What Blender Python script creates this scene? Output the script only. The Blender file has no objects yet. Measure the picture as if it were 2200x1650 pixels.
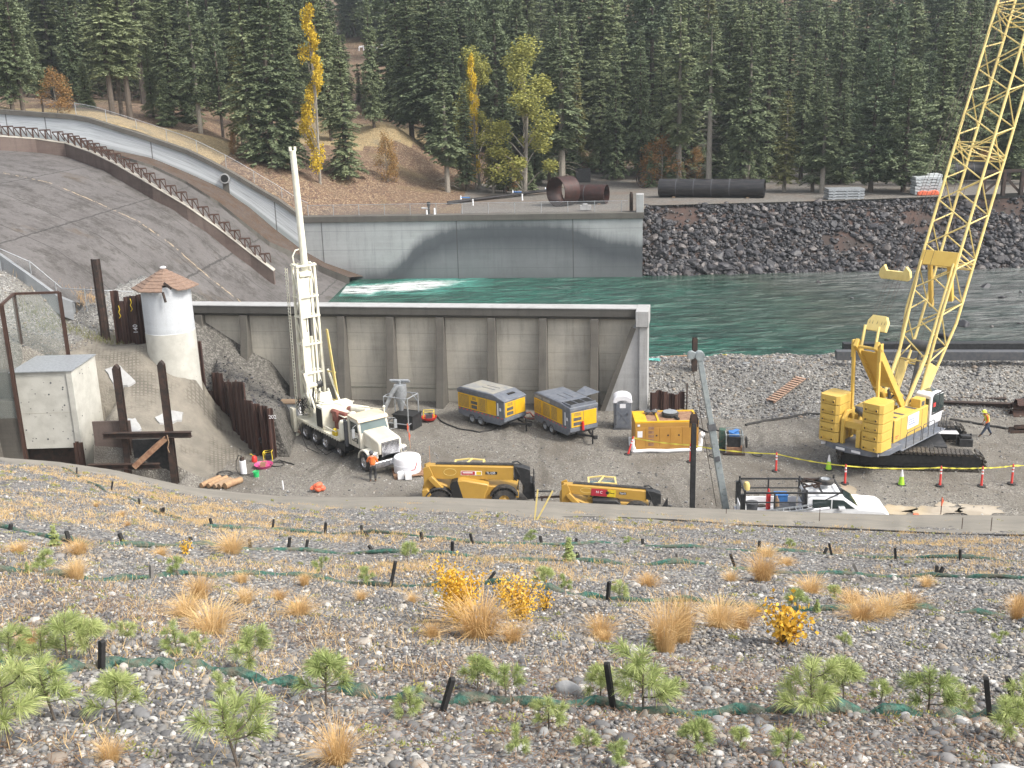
import bpy, math, random
import numpy as np
from mathutils import Vector, Matrix, noise as mnoise
R = math.radians
PI = math.pi
scene = bpy.context.scene
col = scene.collection
random.seed(7)
rng = np.random.default_rng(11)

# ------------------------------------------------------------------ camera
H = 22.3                       # eye height above the work pad
FPX = 2300.0                   # focal length for a 2200 px wide frame
PITCH, ROLL = R(16.01), R(1.65)
FW = np.array([0, math.cos(PITCH), -math.sin(PITCH)])
_r0 = np.array([1.0, 0, 0]); _u0 = np.array([0, math.sin(PITCH), math.cos(PITCH)])
RT = _r0*math.cos(ROLL) - _u0*math.sin(ROLL)
UP = _u0*math.cos(ROLL) + _r0*math.sin(ROLL)
cd = bpy.data.cameras.new('camera'); cam = bpy.data.objects.new('camera', cd); col.objects.link(cam)
cd.sensor_width = 36; cd.lens = 36*FPX/2200; cd.clip_end = 3000; cd.clip_start = 0.2
cam.matrix_world = Matrix(((RT[0], UP[0], -FW[0], 0), (RT[1], UP[1], -FW[1], 0), (RT[2], UP[2], -FW[2], H), (0, 0, 0, 1)))
scene.camera = cam

# ------------------------------------------------------------------ sky, sun, exposure (bright overcast)
w = bpy.data.worlds.new('World'); scene.world = w; w.use_nodes = True
nt = w.node_tree; nt.nodes.clear()
sky = nt.nodes.new('ShaderNodeTexSky'); sky.sky_type = 'NISHITA'; sky.sun_disc = False
sky.sun_elevation = R(48); sky.sun_rotation = R(118); sky.air_density = 1.0; sky.dust_density = 4.0; sky.ozone_density = 1.0
hs = nt.nodes.new('ShaderNodeHueSaturation'); hs.inputs['Saturation'].default_value = 0.3; hs.inputs['Value'].default_value = 1.0
bg = nt.nodes.new('ShaderNodeBackground'); bg.inputs['Strength'].default_value = 0.135
wo = nt.nodes.new('ShaderNodeOutputWorld')
nt.links.new(sky.outputs[0], hs.inputs['Color']); nt.links.new(hs.outputs[0], bg.inputs['Color']); nt.links.new(bg.outputs[0], wo.inputs['Surface'])
sd = bpy.data.lights.new('sun', 'SUN'); sd.energy = 1.5; sd.angle = R(11); sd.color = (1.0, 0.94, 0.84)
so = bpy.data.objects.new('sun', sd); col.objects.link(so)
sdir = Vector((math.sin(R(118))*math.cos(R(48)), math.cos(R(118))*math.cos(R(48)), math.sin(R(48))))
so.rotation_euler = sdir.to_track_quat('Z', 'Y').to_euler(); so.location = (40, -20, 60)
scene.view_settings.view_transform = 'Standard'; scene.view_settings.look = 'None'
scene.view_settings.exposure = 1.15; scene.view_settings.gamma = 1
scene.render.engine = 'CYCLES'
scene.cycles.max_bounces = 5; scene.cycles.diffuse_bounces = 2; scene.cycles.glossy_bounces = 2
scene.cycles.transparent_max_bounces = 8

# ------------------------------------------------------------------ surveying helpers: photo bearings to places on the site
def ray(px, py):
    d = FW + RT*((px-1100)/FPX) - UP*((py-825)/FPX)
    return d
def P(px, py, z):                      # bearing meets a level plane
    d = ray(px, py); t = (z-H)/d[2]
    return (d[0]*t, d[1]*t, z)
def PY(px, py, Y):                     # bearing meets a plane at distance Y
    d = ray(px, py); t = Y/d[1]
    return (d[0]*t, Y, H+d[2]*t)
def PL(px, py, A, B):                  # bearing meets the vertical plane through plan points A, B
    d = ray(px, py); n = (-(B[1]-A[1]), B[0]-A[0])
    t = (n[0]*A[0]+n[1]*A[1])/(n[0]*d[0]+n[1]*d[1])
    return (d[0]*t, d[1]*t, H+d[2]*t)
def PF(px, py, zf, t0=20, t1=260, n=900):   # bearing meets a height field
    d = ray(px, py); pt = t0
    for i in range(n):
        t = t0+(t1-t0)*i/n
        if H+d[2]*t < zf(d[0]*t, d[1]*t): 
            a, b = pt, t
            for _ in range(14):
                m = (a+b)/2
                if H+d[2]*m < zf(d[0]*m, d[1]*m): b = m
                else: a = m
            return (d[0]*b, d[1]*b, H+d[2]*b)
        pt = t
    return (d[0]*t1, d[1]*t1, H+d[2]*t1)
def proj(x, y, z):
    v = np.array([x, y, z-H]); k = v@FW
    return 1100+FPX*(v@RT)/k, 825-FPX*(v@UP)/k
def lerp(a, b, t): return tuple(a[i]+(b[i]-a[i])*t for i in range(len(a)))
def rbf(pts):
    p = np.array([(a[0], a[1]) for a in pts]); z = np.array([a[2] for a in pts]); n = len(pts)
    D = np.linalg.norm(p[:, None]-p[None], axis=2)+np.eye(n)*0.01
    M = np.zeros((n+1, n+1)); M[:n, :n] = D; M[:n, n] = 1; M[n, :n] = 1
    c = np.linalg.solve(M, np.r_[z, 0])
    def f(x, y):
        x = np.asarray(x, float); y = np.asarray(y, float)
        d = np.sqrt((x[..., None]-p[:, 0])**2+(y[..., None]-p[:, 1])**2)
        return d@c[:n]+c[n]
    return f

# ------------------------------------------------------------------ materials
_m = {}
def newmat(name):
    m = bpy.data.materials.new(name); m.use_nodes = True
    n = m.node_tree; b = n.nodes['Principled BSDF']
    return m, n, b
def node(n, t, **k):
    x = n.nodes.new(t)
    for a, v in k.items():
        if a in x.inputs: x.inputs[a].default_value = v
        else: setattr(x, a, v)
    return x
def ramp(n, src, stops):
    r = n.nodes.new('ShaderNodeValToRGB'); e = r.color_ramp.elements
    while len(e) < len(stops): e.new(0.5)
    for i, (p, c) in enumerate(stops):
        e[i].position = p; e[i].color = (c, c, c, 1) if not isinstance(c, tuple) else (*c, 1)
    n.links.new(src, r.inputs[0]); return r.outputs[0]
def mixc(n, fac, a, b, mode='MIX'):
    x = n.nodes.new('ShaderNodeMix'); x.data_type = 'RGBA'; x.blend_type = mode
    for k, v in ((0, fac), (6, a), (7, b)):
        if hasattr(v, 'is_linked') or hasattr(v, 'links'): n.links.new(v, x.inputs[k])
        elif isinstance(v, tuple): x.inputs[k].default_value = (*v, 1)
        else: x.inputs[k].default_value = v
    return x.outputs[2]
def math2(n, op, a, b=None, c=None, clamp=False):
    x = n.nodes.new('ShaderNodeMath'); x.operation = op; x.use_clamp = clamp
    for i, v in enumerate((a, b, c)):
        if v is None: continue
        if hasattr(v, 'links'): n.links.new(v, x.inputs[i])
        else: x.inputs[i].default_value = v
    return x.outputs[0]
def coords(n, kind='Object', scale=(1, 1, 1)):
    t = n.nodes.new('ShaderNodeTexCoord'); mp = n.nodes.new('ShaderNodeMapping'); mp.inputs['Scale'].default_value = scale
    n.links.new(t.outputs[kind], mp.inputs[0]); return mp.outputs[0]
def noise(n, vec, scale, detail=4, rough=0.6, dist=0.0):
    x = node(n, 'ShaderNodeTexNoise', Scale=scale, Detail=detail, Roughness=rough, Distortion=dist); n.links.new(vec, x.inputs['Vector']); return x.outputs['Fac']
def voro(n, vec, scale, feature='F1', out='Distance', rnd=1.0):
    x = node(n, 'ShaderNodeTexVoronoi', Scale=scale, Randomness=rnd); x.feature = feature; n.links.new(vec, x.inputs['Vector']); return x.outputs[out]
def bump(n, b, h, dist=0.02, strength=0.6):
    x = node(n, 'ShaderNodeBump', Strength=strength, Distance=dist); n.links.new(h, x.inputs['Height']); n.links.new(x.outputs[0], b.inputs['Normal'])
def mat(name, c, c2=None, scale=3.0, rough=0.6, metal=0.0, lo=0.4, hi=0.65, bmp=0.0, bsc=30, c3=None, s3=1.0, lo3=.55, hi3=.7, stretch=(1, 1, 1), coat=0, spec=0.5):
    if name in _m: return _m[name]
    m, n, b = newmat(name); v = coords(n, 'Object', stretch)
    out = None
    c2 = c2 or tuple(x*0.72 for x in c)
    out = mixc(n, ramp(n, noise(n, v, scale, 6), [(lo, 0.0), (hi, 1.0)]), c, c2)
    if c3: out = mixc(n, ramp(n, noise(n, v, s3, 8, .7), [(lo3, 0.0), (hi3, 1.0)]), out, c3)
    n.links.new(out, b.inputs['Base Color'])
    b.inputs['Roughness'].default_value = rough; b.inputs['Metallic'].default_value = metal
    b.inputs['Coat Weight'].default_value = coat; b.inputs['Specular IOR Level'].default_value = spec
    if bmp: bump(n, b, noise(n, v, bsc, 4), bmp)
    _m[name] = m; return m
M_ = lambda k: _m[k]
mat('crane_yellow', (.68, .46, .105), (.62, .40, .08), 1.5, .45, 0, .45, .8, c3=(.35, .2, .05), s3=6, lo3=.66, hi3=.8)
mat('boom_yellow', (.74, .59, .23), (.62, .47, .16), 2.5, .5, 0, .4, .8, c3=(.35, .22, .08), s3=8, lo3=.64, hi3=.78)
mat('cat_yellow', (.47, .28, .055), (.40, .235, .045), 1.2, .42, 0, .4, .8, c3=(.33, .22, .08), s3=4, lo3=.62, hi3=.8)
mat('compressor_yellow', (.75, .44, .015), (.66, .37, .012), 1.5, .5, c3=(.4, .27, .1), s3=5, lo3=.66, hi3=.85)
mat('generator_ochre', (.46, .245, .05), (.41, .21, .042), 1.5, .55, c3=(.3, .16, .05), s3=5, lo3=.62, hi3=.85)
mat('truck_white', (.72, .69, .60), (.62, .58, .48), 1.8, .45, c3=(.36, .28, .19), s3=4.5, lo3=.6, hi3=.82)
mat('mast_white', (.80, .78, .66), (.72, .68, .54), 2.0, .5, c3=(.42, .34, .2), s3=7, lo3=.63, hi3=.8)
mat('dusty_tan', (.62, .52, .37), (.68, .6, .46), 1.5, .6)
mat('clean_white', (.83, .84, .85), (.76, .77, .79), 2, .35)
mat('cab_white', (.82, .83, .85), (.74, .75, .78), 2, .3, coat=.3)
mat('dark_grey', (.07, .075, .085), (.11, .11, .115), 4, .6)
mat('slate_grey', (.125, .14, .17), (.18, .19, .21), 3, .55, c3=(.3, .28, .25), s3=3, lo3=.6, hi3=.85)
mat('dusty_roof', (.33, .31, .26), (.22, .23, .24), 1.2, .7)
mat('pole_grey', (.22, .25, .26), (.3, .33, .33), 3, .5, c3=(.13, .14, .14), s3=5)
mat('galvanised', (.45, .47, .49), (.33, .35, .37), 6, .45, .5)
mat('black_paint', (.018, .019, .021), (.04, .04, .042), 5, .5)
mat('black_rubber', (.022, .022, .023), (.06, .055, .05), 5, .85)
mat('tyre', (.03, .03, .031), (.09, .08, .07), 3, .9)
mat('chrome', (.7, .7, .72), (.4, .4, .42), 6, .25, .9)
mat('dark_steel', (.035, .027, .024), (.075, .045, .034), 3, .7, .2, c3=(.15, .07, .04), s3=5, lo3=.58, hi3=.75)
mat('rust_steel', (.075, .038, .027), (.05, .028, .022), 3, .75, .1, c3=(.15, .07, .04), s3=4, stretch=(3, 3, .4))
mat('pile_steel', (.042, .023, .02), (.085, .042, .032), 2, .75, .1, c3=(.14, .075, .05), s3=3, stretch=(4, 4, .25))
mat('light_rust', (.33, .2, .12), (.2, .1, .06), 4, .8)
mat('pipe_black', (.022, .022, .025), (.05, .045, .045), 2, .38, .2, c3=(.18, .16, .14), s3=3, lo3=.6, hi3=.8, stretch=(.4, 3, 3))
mat('pipe_rust', (.055, .022, .018), (.033, .018, .016), 2, .45, .2, c3=(.12, .06, .045), s3=3, lo3=.6, hi3=.8)
mat('red_plastic', (.62, .03, .025), (.52, .03, .03), 4, .45)
mat('delineator_red', (.72, .06, .05), (.6, .05, .05), 4, .5)
mat('orange_vest', (.85, .2, .04), (.75, .17, .04), 4, .7)
mat('lime', (.42, .78, .05), (.36, .7, .05), 4, .5)
mat('lime_vest', (.75, .85, .08), (.65, .75, .08), 4, .7)
mat('orange_tarp', (.80, .17, .08), (.62, .12, .06), 5, .6)
mat('pink_plastic', (.62, .08, .24), (.5, .07, .2), 4, .5)
mat('green_plastic', (.03, .55, .16), (.03, .45, .13), 4, .45)
mat('blue_plastic', (.05, .2, .5), (.05, .15, .4), 4, .45)
mat('yellow_plastic', (.75, .6, .05), (.7, .5, .05), 4, .5)
mat('tape_yellow', (.85, .78, .12), (.8, .7, .1), 2, .5)
mat('wood', (.36, .25, .16), (.26, .17, .1), 4, .8, stretch=(1, 8, 8))
mat('log_wood', (.38, .25, .14), (.28, .16, .09), 4, .8)
mat('pale_wood', (.48, .33, .24), (.4, .25, .18), 4, .8)
mat('denim', (.05, .065, .1), (.035, .045, .07), 6, .9)
mat('dark_cloth', (.025, .025, .028), (.04, .04, .042), 6, .9)
mat('skin', (.48, .28, .2), (.42, .24, .17), 6, .6)
mat('boot', (.09, .06, .04), (.05, .04, .03), 6, .8)
mat('sign_white', (.82, .82, .84), (.76, .76, .8), 4, .4)
mat('sign_blue', (.12, .2, .38), None, 4, .4)
mat('decal_red', (.42, .03, .05), (.38, .03, .05), 4, .45)
mat('decal_black', (.02, .02, .02), None, 4, .5)
mat('paint_yellow', (.75, .55, .03), None, 4, .6)
mat('copper_red', (.24, .07, .05), (.14, .06, .05), 6, .6)
mat('net_green', (.014, .06, .047), (.05, .15, .115), 26, .9, c3=(.15, .135, .10), s3=5, lo3=.42, hi3=.62, bmp=.03, bsc=60, lo=.4, hi=.6)
mat('stake_black', (.012, .012, .013), (.03, .028, .026), 6, .75)
mat('stake_grey', (.2, .19, .18), (.12, .11, .1), 6, .85)
mat('shingle', (.25, .165, .12), (.18, .12, .09), 5, .85, c3=(.34, .25, .19), s3=12)
mat('concrete_pale', (.55, .54, .49), (.45, .44, .395), 1.2, .8, c3=(.24, .23, .2), s3=2.6, lo3=.62, hi3=.74, bmp=.01)
mat('mat_white', (.5, .53, .54), (.4, .42, .43), 3, .7)
mat('bark', (.13, .105, .085), (.075, .06, .05), 4, .9, stretch=(6, 6, 1))
mat('bark_pale', (.30, .27, .23), (.2, .18, .15), 4, .9, stretch=(6, 6, 1))
mat('plastic_white', (.8, .8, .82), (.72, .72, .76), 1.5, .4)
mat('porta_grey', (.17, .18, .205), (.14, .15, .17), 2, .5)
mat('limestone_boulder', (.3, .3, .3), (.2, .2, .2), 5, .85, bmp=.02, bsc=12)
def m_glass():
    m, n, b = newmat('glass_dark'); b.inputs['Base Color'].default_value = (.03, .045, .045, 1); b.inputs['Roughness'].default_value = .06
    b.inputs['Specular IOR Level'].default_value = .9; _m['glass_dark'] = m
    m, n, b = newmat('windscreen'); b.inputs['Base Color'].default_value = (.11, .15, .15, 1); b.inputs['Roughness'].default_value = .08; _m['windscreen'] = m
m_glass()
def m_mesh(name, colr, alpha):
    m, n, b = newmat(name); b.inputs['Base Color'].default_value = (*colr, 1); b.inputs['Roughness'].default_value = .6
    v = coords(n, 'Object'); x = node(n, 'ShaderNodeTexWave', Scale=3.0); b.inputs['Alpha'].default_value = alpha
    _m[name] = m
m_mesh('chain_link', (.4, .41, .42), .16)
m_mesh('grey_netting', (.3, .33, .31), .34)
m_mesh('clear_film', (.5, .55, .55), .3)

# concrete kinds
def m_conc(name, a, b_, streak, vs=(1, 1, 1), joint=None, extra=None):
    m, n, b = newmat(name); v = coords(n, 'Object')
    vz = coords(n, 'Object', (1.2, 1.2, .12)); vh = coords(n, 'Object', (.12, .12, 2.4))
    c = mixc(n, ramp(n, noise(n, v, .35, 7, .65), [(.35, 0.), (.68, 1.)]), a, b_)
    c = mixc(n, ramp(n, noise(n, vz, 1.4, 6, .7), [(.5, 0.), (.78, .75)]), c, streak)
    c = mixc(n, ramp(n, noise(n, vh, 1.0, 5, .7), [(.45, 0.), (.75, .35)]), c, tuple(x*1.25 for x in a))
    c = mixc(n, ramp(n, noise(n, v, 9, 5, .8), [(.4, 0.), (.8, .3)]), c, tuple(x*.5 for x in a))
    if joint:
        sp = n.nodes.new('ShaderNodeSeparateXYZ'); n.links.new(coords(n, 'Object'), sp.inputs[0])
        fr = math2(n, 'FRACT', math2(n, 'DIVIDE', sp.outputs[2], joint))
        ln = math2(n, 'LESS_THAN', fr, .035)
        c = mixc(n, math2(n, 'MULTIPLY', ln, .45), c, tuple(x*.45 for x in a))
    if extra: c = extra(n, c)
    n.links.new(c, b.inputs['Base Color']); b.inputs['Roughness'].default_value = .85
    bump(n, b, noise(n, v, 14, 5), .02, .5); _m[name] = m; return m
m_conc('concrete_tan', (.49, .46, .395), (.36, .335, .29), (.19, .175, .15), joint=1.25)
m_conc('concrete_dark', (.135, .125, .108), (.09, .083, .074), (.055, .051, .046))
m_conc('concrete_light', (.42, .42, .42), (.34, .34, .335), (.2, .195, .185))
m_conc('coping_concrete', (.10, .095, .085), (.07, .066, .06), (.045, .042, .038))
m_conc('concrete_rusty', (.15, .115, .1), (.1, .07, .06), (.055, .035, .03))
m_conc('concrete_cool', (.27, .285, .295), (.2, .21, .22), (.13, .135, .14))
m_conc('concrete_cool_white', (.56, .585, .61), (.48, .5, .53), (.38, .39, .4))
mat('net_teal', (.2, .6, .55), (.15, .5, .45), 5, .8)
m_conc('shotcrete', (.27, .245, .205), (.20, .185, .158), (.15, .137, .115))
# ------------------------------------------------------------------ mesh helpers
class MB:
    def __init__(s, T=None): s.v = []; s.f = []; s.T = T
    def add(s, vs, fs):
        o = len(s.v)
        if s.T is not None: vs = [tuple(s.T @ Vector(p)) for p in vs]
        s.v += [tuple(p) for p in vs]; s.f += [tuple(i+o for i in f) for f in fs]; return s
    def box(s, c, d, rz=0, M=None):
        x, y, z = d[0]/2, d[1]/2, d[2]/2
        vs = [Vector((a*x, b*y, g*z)) for a in (-1, 1) for b in (-1, 1) for g in (-1, 1)]
        if M is None: M = Matrix.Rotation(rz, 3, 'Z')
        vs = [M @ p + Vector(c) for p in vs]
        return s.add(vs, [(0, 1, 3, 2), (4, 6, 7, 5), (0, 4, 5, 1), (2, 3, 7, 6), (0, 2, 6, 4), (1, 5, 7, 3)])
    def bx(s, x0, x1, y0, y1, z0, z1): return s.box(((x0+x1)/2, (y0+y1)/2, (z0+z1)/2), (abs(x1-x0), abs(y1-y0), abs(z1-z0)))
    def bar(s, a, b, w_, h=None, up=(0, 0, 1)):
        a, b = Vector(a), Vector(b); d = (b-a); L = d.length
        if L < 1e-6: return s
        d.normalize(); u = Vector(up)
        if abs(d.dot(u)) > .98: u = Vector((1, 0, 0))
        sd = d.cross(u).normalized(); u = sd.cross(d); h = h or w_
        M = Matrix((d, sd, u)).transposed()
        return s.box((a+b)/2, (L, w_, h), M=M)
    def tube(s, pts, r, n=8, caps=True):
        pts = [Vector(p) for p in pts]; k = len(pts)
        rs = r if isinstance(r, (list, tuple)) else [r]*k
        vs = []; prev = None
        for i, p in enumerate(pts):
            d = (pts[min(i+1, k-1)]-pts[max(i-1, 0)]).normalized()
            u = prev if prev is not None else (Vector((0, 0, 1)) if abs(d.z) < .9 else Vector((1, 0, 0)))
            a = d.cross(u)
            if a.length < 1e-4: a = d.cross(Vector((0, 1, 0)))
            a.normalize(); b = a.cross(d).normalized(); prev = b
            for j in range(n):
                t = 2*PI*j/n; vs.append(p+a*math.cos(t)*rs[i]+b*math.sin(t)*rs[i])
        fs = [(i*n+j, i*n+(j+1) % n, (i+1)*n+(j+1) % n, (i+1)*n+j) for i in range(k-1) for j in range(n)]
        if caps: fs += [tuple(range(n))[::-1], tuple((k-1)*n+j for j in range(n))]
        return s.add(vs, fs)
    def cyl(s, a, b, r, r2=None, n=16): return s.tube([a, b], [r, r if r2 is None else r2], n)
    def lathe(s, prof, c=(0, 0, 0), n=24, M=None):
        vs = []; k = len(prof)
        for (r, z) in prof:
            for j in range(n):
                t = 2*PI*j/n; p = Vector((r*math.cos(t), r*math.sin(t), z))
                vs.append((M @ p if M else p)+Vector(c))
        return s.add(vs, [(i*n+j, i*n+(j+1) % n, (i+1)*n+(j+1) % n, (i+1)*n+j) for i in range(k-1) for j in range(n)])
    def prism(s, poly, a, b, axis='Y'):
        f = {'Y': lambda p, t: (p[0], t, p[1]), 'X': lambda p, t: (t, p[0], p[1]), 'Z': lambda p, t: (p[0], p[1], t)}[axis]
        n = len(poly); vs = [f(p, a) for p in poly]+[f(p, b) for p in poly]
        return s.add(vs, [tuple(range(n)), tuple(range(2*n-1, n-1, -1))]+[(i, i+n, (i+1) % n+n, (i+1) % n) for i in range(n)])
    def grid(s, rows):
        k = len(rows[0]); vs = [p for r in rows for p in r]
        return s.add(vs, [(i*k+j, i*k+j+1, (i+1)*k+j+1, (i+1)*k+j) for i in range(len(rows)-1) for j in range(k-1)])
    def ball(s, c, r, n=10, sz=(1, 1, 1)):
        return s.lathe([(max(1e-4, r*math.sin(PI*i/n))*sz[0], -r*math.cos(PI*i/n)*sz[2]) for i in range(n+1)], c, 2*n)
    def build(s, name, m, parent=None, bevel=0, smooth=True, angle=35):
        me = bpy.data.meshes.new(name); me.from_pydata([tuple(v) for v in s.v], [], s.f)
        o = bpy.data.objects.new(name, me); col.objects.link(o); o.parent = parent
        me.materials.append(M_(m) if isinstance(m, str) else m)
        if smooth:
            me.polygons.foreach_set('use_smooth', [True]*len(me.polygons)); me.set_sharp_from_angle(angle=R(angle))
        if bevel:
            b = o.modifiers.new('bevel', 'BEVEL'); b.width = bevel; b.segments = 2; b.limit_method = 'ANGLE'; b.angle_limit = R(40)
        return o
def npmesh(name, V, F, m, parent=None, attrs=None, smooth=False):
    V = np.asarray(V, np.float32); F = np.asarray(F, np.int32); k = F.shape[1]
    me = bpy.data.meshes.new(name); me.vertices.add(len(V)); me.vertices.foreach_set('co', V.ravel())
    me.loops.add(F.size); me.loops.foreach_set('vertex_index', F.ravel())
    me.polygons.add(len(F)); me.polygons.foreach_set('loop_start', np.arange(0, F.size, k, dtype=np.int32))
    me.polygons.foreach_set('use_smooth', np.full(len(F), smooth))
    me.update(calc_edges=True); me.validate(clean_customdata=False)
    for a, val in (attrs or {}).items():
        at = me.attributes.new(a, 'FLOAT', 'POINT'); at.data.foreach_set('value', np.asarray(val, np.float32))
    me.materials.append(M_(m) if isinstance(m, str) else m)
    o = bpy.data.objects.new(name, me); col.objects.link(o); o.parent = parent
    return o
def tag(o, label, cat, group=None, kind=None):
    if label: o['label'] = label
    if cat: o['category'] = cat
    if group: o['group'] = group
    if kind: o['kind'] = kind
    return o
def struct(o): o['kind'] = 'structure'; return o
def thing(name, label, cat, loc=(0, 0, 0), rz=0, group=None):
    o = bpy.data.objects.new(name, None); col.objects.link(o); o.location = loc; o.rotation_euler = (0, 0, rz)
    o.empty_display_size = .3
    return tag(o, label, cat, group)
def kids(o): return [c for c in col.objects if c.parent == o]
def dup(root, loc=None, rz=None, label=None, scale=None, chs=None):
    r = root.copy(); col.objects.link(r)
    if loc is not None: r.location = loc
    if rz is not None: r.rotation_euler = (r.rotation_euler[0], r.rotation_euler[1], rz)
    if scale is not None: r.scale = scale
    if label: r['label'] = label
    for ch in (root.children if chs is None else chs):
        c = ch.copy(); col.objects.link(c); c.parent = r
        for g in ch.children:
            d = g.copy(); col.objects.link(d); d.parent = c
    return r
def text(name, s, size, m, parent, loc, rot, ext=.004, align='CENTER', sx=1):
    c = bpy.data.curves.new(name, 'FONT'); c.body = s; c.size = size; c.extrude = ext; c.align_x = align; c.align_y = 'CENTER'
    t = bpy.data.objects.new(name, c); col.objects.link(t)
    bpy.context.view_layer.update()
    me = bpy.data.meshes.new_from_object(t.evaluated_get(bpy.context.evaluated_depsgraph_get()))
    bpy.data.objects.remove(t)
    me.materials.clear(); me.materials.append(M_(m))
    o = bpy.data.objects.new(name, me); col.objects.link(o); o.parent = parent; o.location = loc; o.rotation_euler = rot; o.scale = (sx, 1, 1)
    return o
ORD = ['first', 'second', 'third', 'fourth', 'fifth', 'sixth', 'seventh', 'eighth', 'ninth', 'tenth', 'eleventh', 'twelfth', 'thirteenth', 'fourteenth', 'fifteenth', 'sixteenth', 'seventeenth', 'eighteenth', 'nineteenth', 'twentieth', 'twenty-first', 'twenty-second', 'twenty-third', 'twenty-fourth', 'twenty-fifth', 'twenty-sixth', 'twenty-seventh', 'twenty-eighth']
# icosphere data for stones
def ico(sub):
    t = (1+5**.5)/2
    v = [(-1, t, 0), (1, t, 0), (-1, -t, 0), (1, -t, 0), (0, -1, t), (0, 1, t), (0, -1, -t), (0, 1, -t), (t, 0, -1), (t, 0, 1), (-t, 0, -1), (-t, 0, 1)]
    f = [(0, 11, 5), (0, 5, 1), (0, 1, 7), (0, 7, 10), (0, 10, 11), (1, 5, 9), (5, 11, 4), (11, 10, 2), (10, 7, 6), (7, 1, 8), (3, 9, 4), (3, 4, 2), (3, 2, 6), (3, 6, 8), (3, 8, 9), (4, 9, 5), (2, 4, 11), (6, 2, 10), (8, 6, 7), (9, 8, 1)]
    v = [np.array(p)/np.linalg.norm(p) for p in v]
    for _ in range(sub):
        mid = {}; nf = []
        def mp(a, b):
            k = (min(a, b), max(a, b))
            if k not in mid: p = v[a]+v[b]; v.append(p/np.linalg.norm(p)); mid[k] = len(v)-1
            return mid[k]
        for a, b, c in f:
            x, y, z = mp(a, b), mp(b, c), mp(c, a); nf += [(a, x, z), (b, y, x), (c, z, y), (x, y, z)]
        f = nf
    return np.array(v), np.array(f)
ICO0, ICO1, ICO2 = ico(0), ico(1), ico(2)
def stones(name, pts, size, base, m, flat=.6, rough=.25, smooth=True, group=None, nvar=40, angular=False):
    bv, bf = base; n = len(pts); k = len(bv)
    var = []
    for i in range(nvar):
        if angular:
            q = bv.copy()
            for _ in range(7):
                d = rng.normal(size=3); d /= np.linalg.norm(d); t = rng.uniform(.45, .85)
                h = q@d; q = q-np.outer(np.maximum(h-t, 0), d)
            q *= 1+rng.uniform(-.04, .04, (k, 1))
        else:
            nz = rng.normal(size=(4, 3)); q = bv*(1+rough*.5*np.sin(bv@nz.T*1.6+rng.uniform(0, 6, 4)).mean(1, keepdims=True)*1.5)
        var.append(q*np.array([rng.uniform(.75, 1.25), rng.uniform(.75, 1.1), rng.uniform(.75, 1.1)*flat]))
    var = np.array(var); idx = rng.integers(0, nvar, n)
    V = var[idx]*np.asarray(size).reshape(-1, 1, 1)
    a = rng.uniform(0, 2*PI, n); tl = rng.normal(0, .3, n)
    ca, sa, ct, st = np.cos(a)[:, None], np.sin(a)[:, None], np.cos(tl)[:, None], np.sin(tl)[:, None]
    x, y, z = V[..., 0], V[..., 1], V[..., 2]
    x, z = x*ct-z*st, x*st+z*ct
    x, y = x*ca-y*sa, x*sa+y*ca
    V = np.stack([x, y, z], 2)+np.asarray(pts)[:, None, :]
    F = bf[None]+(np.arange(n)*k)[:, None, None]
    t = np.repeat(rng.uniform(0, 1, n), k)
    return npmesh(name, V.reshape(-1, 3), F.reshape(-1, 3), m, None, {'tint': t}, smooth)

# ground materials
def m_ground(name, cell, cols, dirt, patch=None, psc=.12, plo=.5, phi=.65, bsc=1.0, rough=.9, cell2=None, dirtamt=.5, patch2=None, psc2=.05):
    m, n, b = newmat(name); v = coords(n, 'Object')
    x = node(n, 'ShaderNodeTexVoronoi', Scale=cell); n.links.new(v, x.inputs['Vector'])
    sp = n.nodes.new('ShaderNodeSeparateColor'); n.links.new(x.outputs['Color'], sp.inputs[0])
    k = len(cols); stops = [((i+.0)/k, c) for i, c in enumerate(cols)]
    c = ramp(n, sp.outputs[0], stops)
    n.nodes[-1].color_ramp.interpolation = 'CONSTANT'
    if cell2:
        y = node(n, 'ShaderNodeTexVoronoi', Scale=cell2); n.links.new(v, y.inputs['Vector'])
        s2 = n.nodes.new('ShaderNodeSeparateColor'); n.links.new(y.outputs['Color'], s2.inputs[0])
        c2 = ramp(n, s2.outputs[1], stops); n.nodes[-1].color_ramp.interpolation = 'CONSTANT'
        c = mixc(n, ramp(n, s2.outputs[2], [(.45, 0.), (.5, 1.)]), c, c2)
    gap = ramp(n, x.outputs['Distance'], [(.0, 0.), (.55, .25), (.85, 1.)])
    c = mixc(n, math2(n, 'MULTIPLY', gap, dirtamt), c, dirt)
    if patch: c = mixc(n, ramp(n, noise(n, v, psc, 6, .65, .5), [(plo, 0.), (phi, .8)]), c, patch)
    if name == 'pad_gravel':
        wv = node(n, 'ShaderNodeTexWave', Scale=.55, Distortion=5.0, Detail=3.0); wv.inputs['Detail Scale'].default_value = .6; n.links.new(coords(n, 'Object', (.5, 1.0, 1)), wv.inputs['Vector'])
        c = mixc(n, math2(n, 'MULTIPLY', ramp(n, wv.outputs['Fac'], [(.62, 0.), (.85, .5)]), ramp(n, noise(n, v, .16, 3), [(.45, 0.), (.6, 1.)])), c, (.075, .066, .054))
    if patch2: c = mixc(n, ramp(n, noise(n, v, psc2, 5, .7, 1.), [(.5, 0.), (.7, .75)]), c, patch2)
    n.links.new(c, b.inputs['Base Color']); b.inputs['Roughness'].default_value = rough
    h = math2(n, 'SUBTRACT', 1.0, x.outputs['Distance'])
    bump(n, b, h, .05*bsc, .8); _m[name] = m; return m
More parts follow.
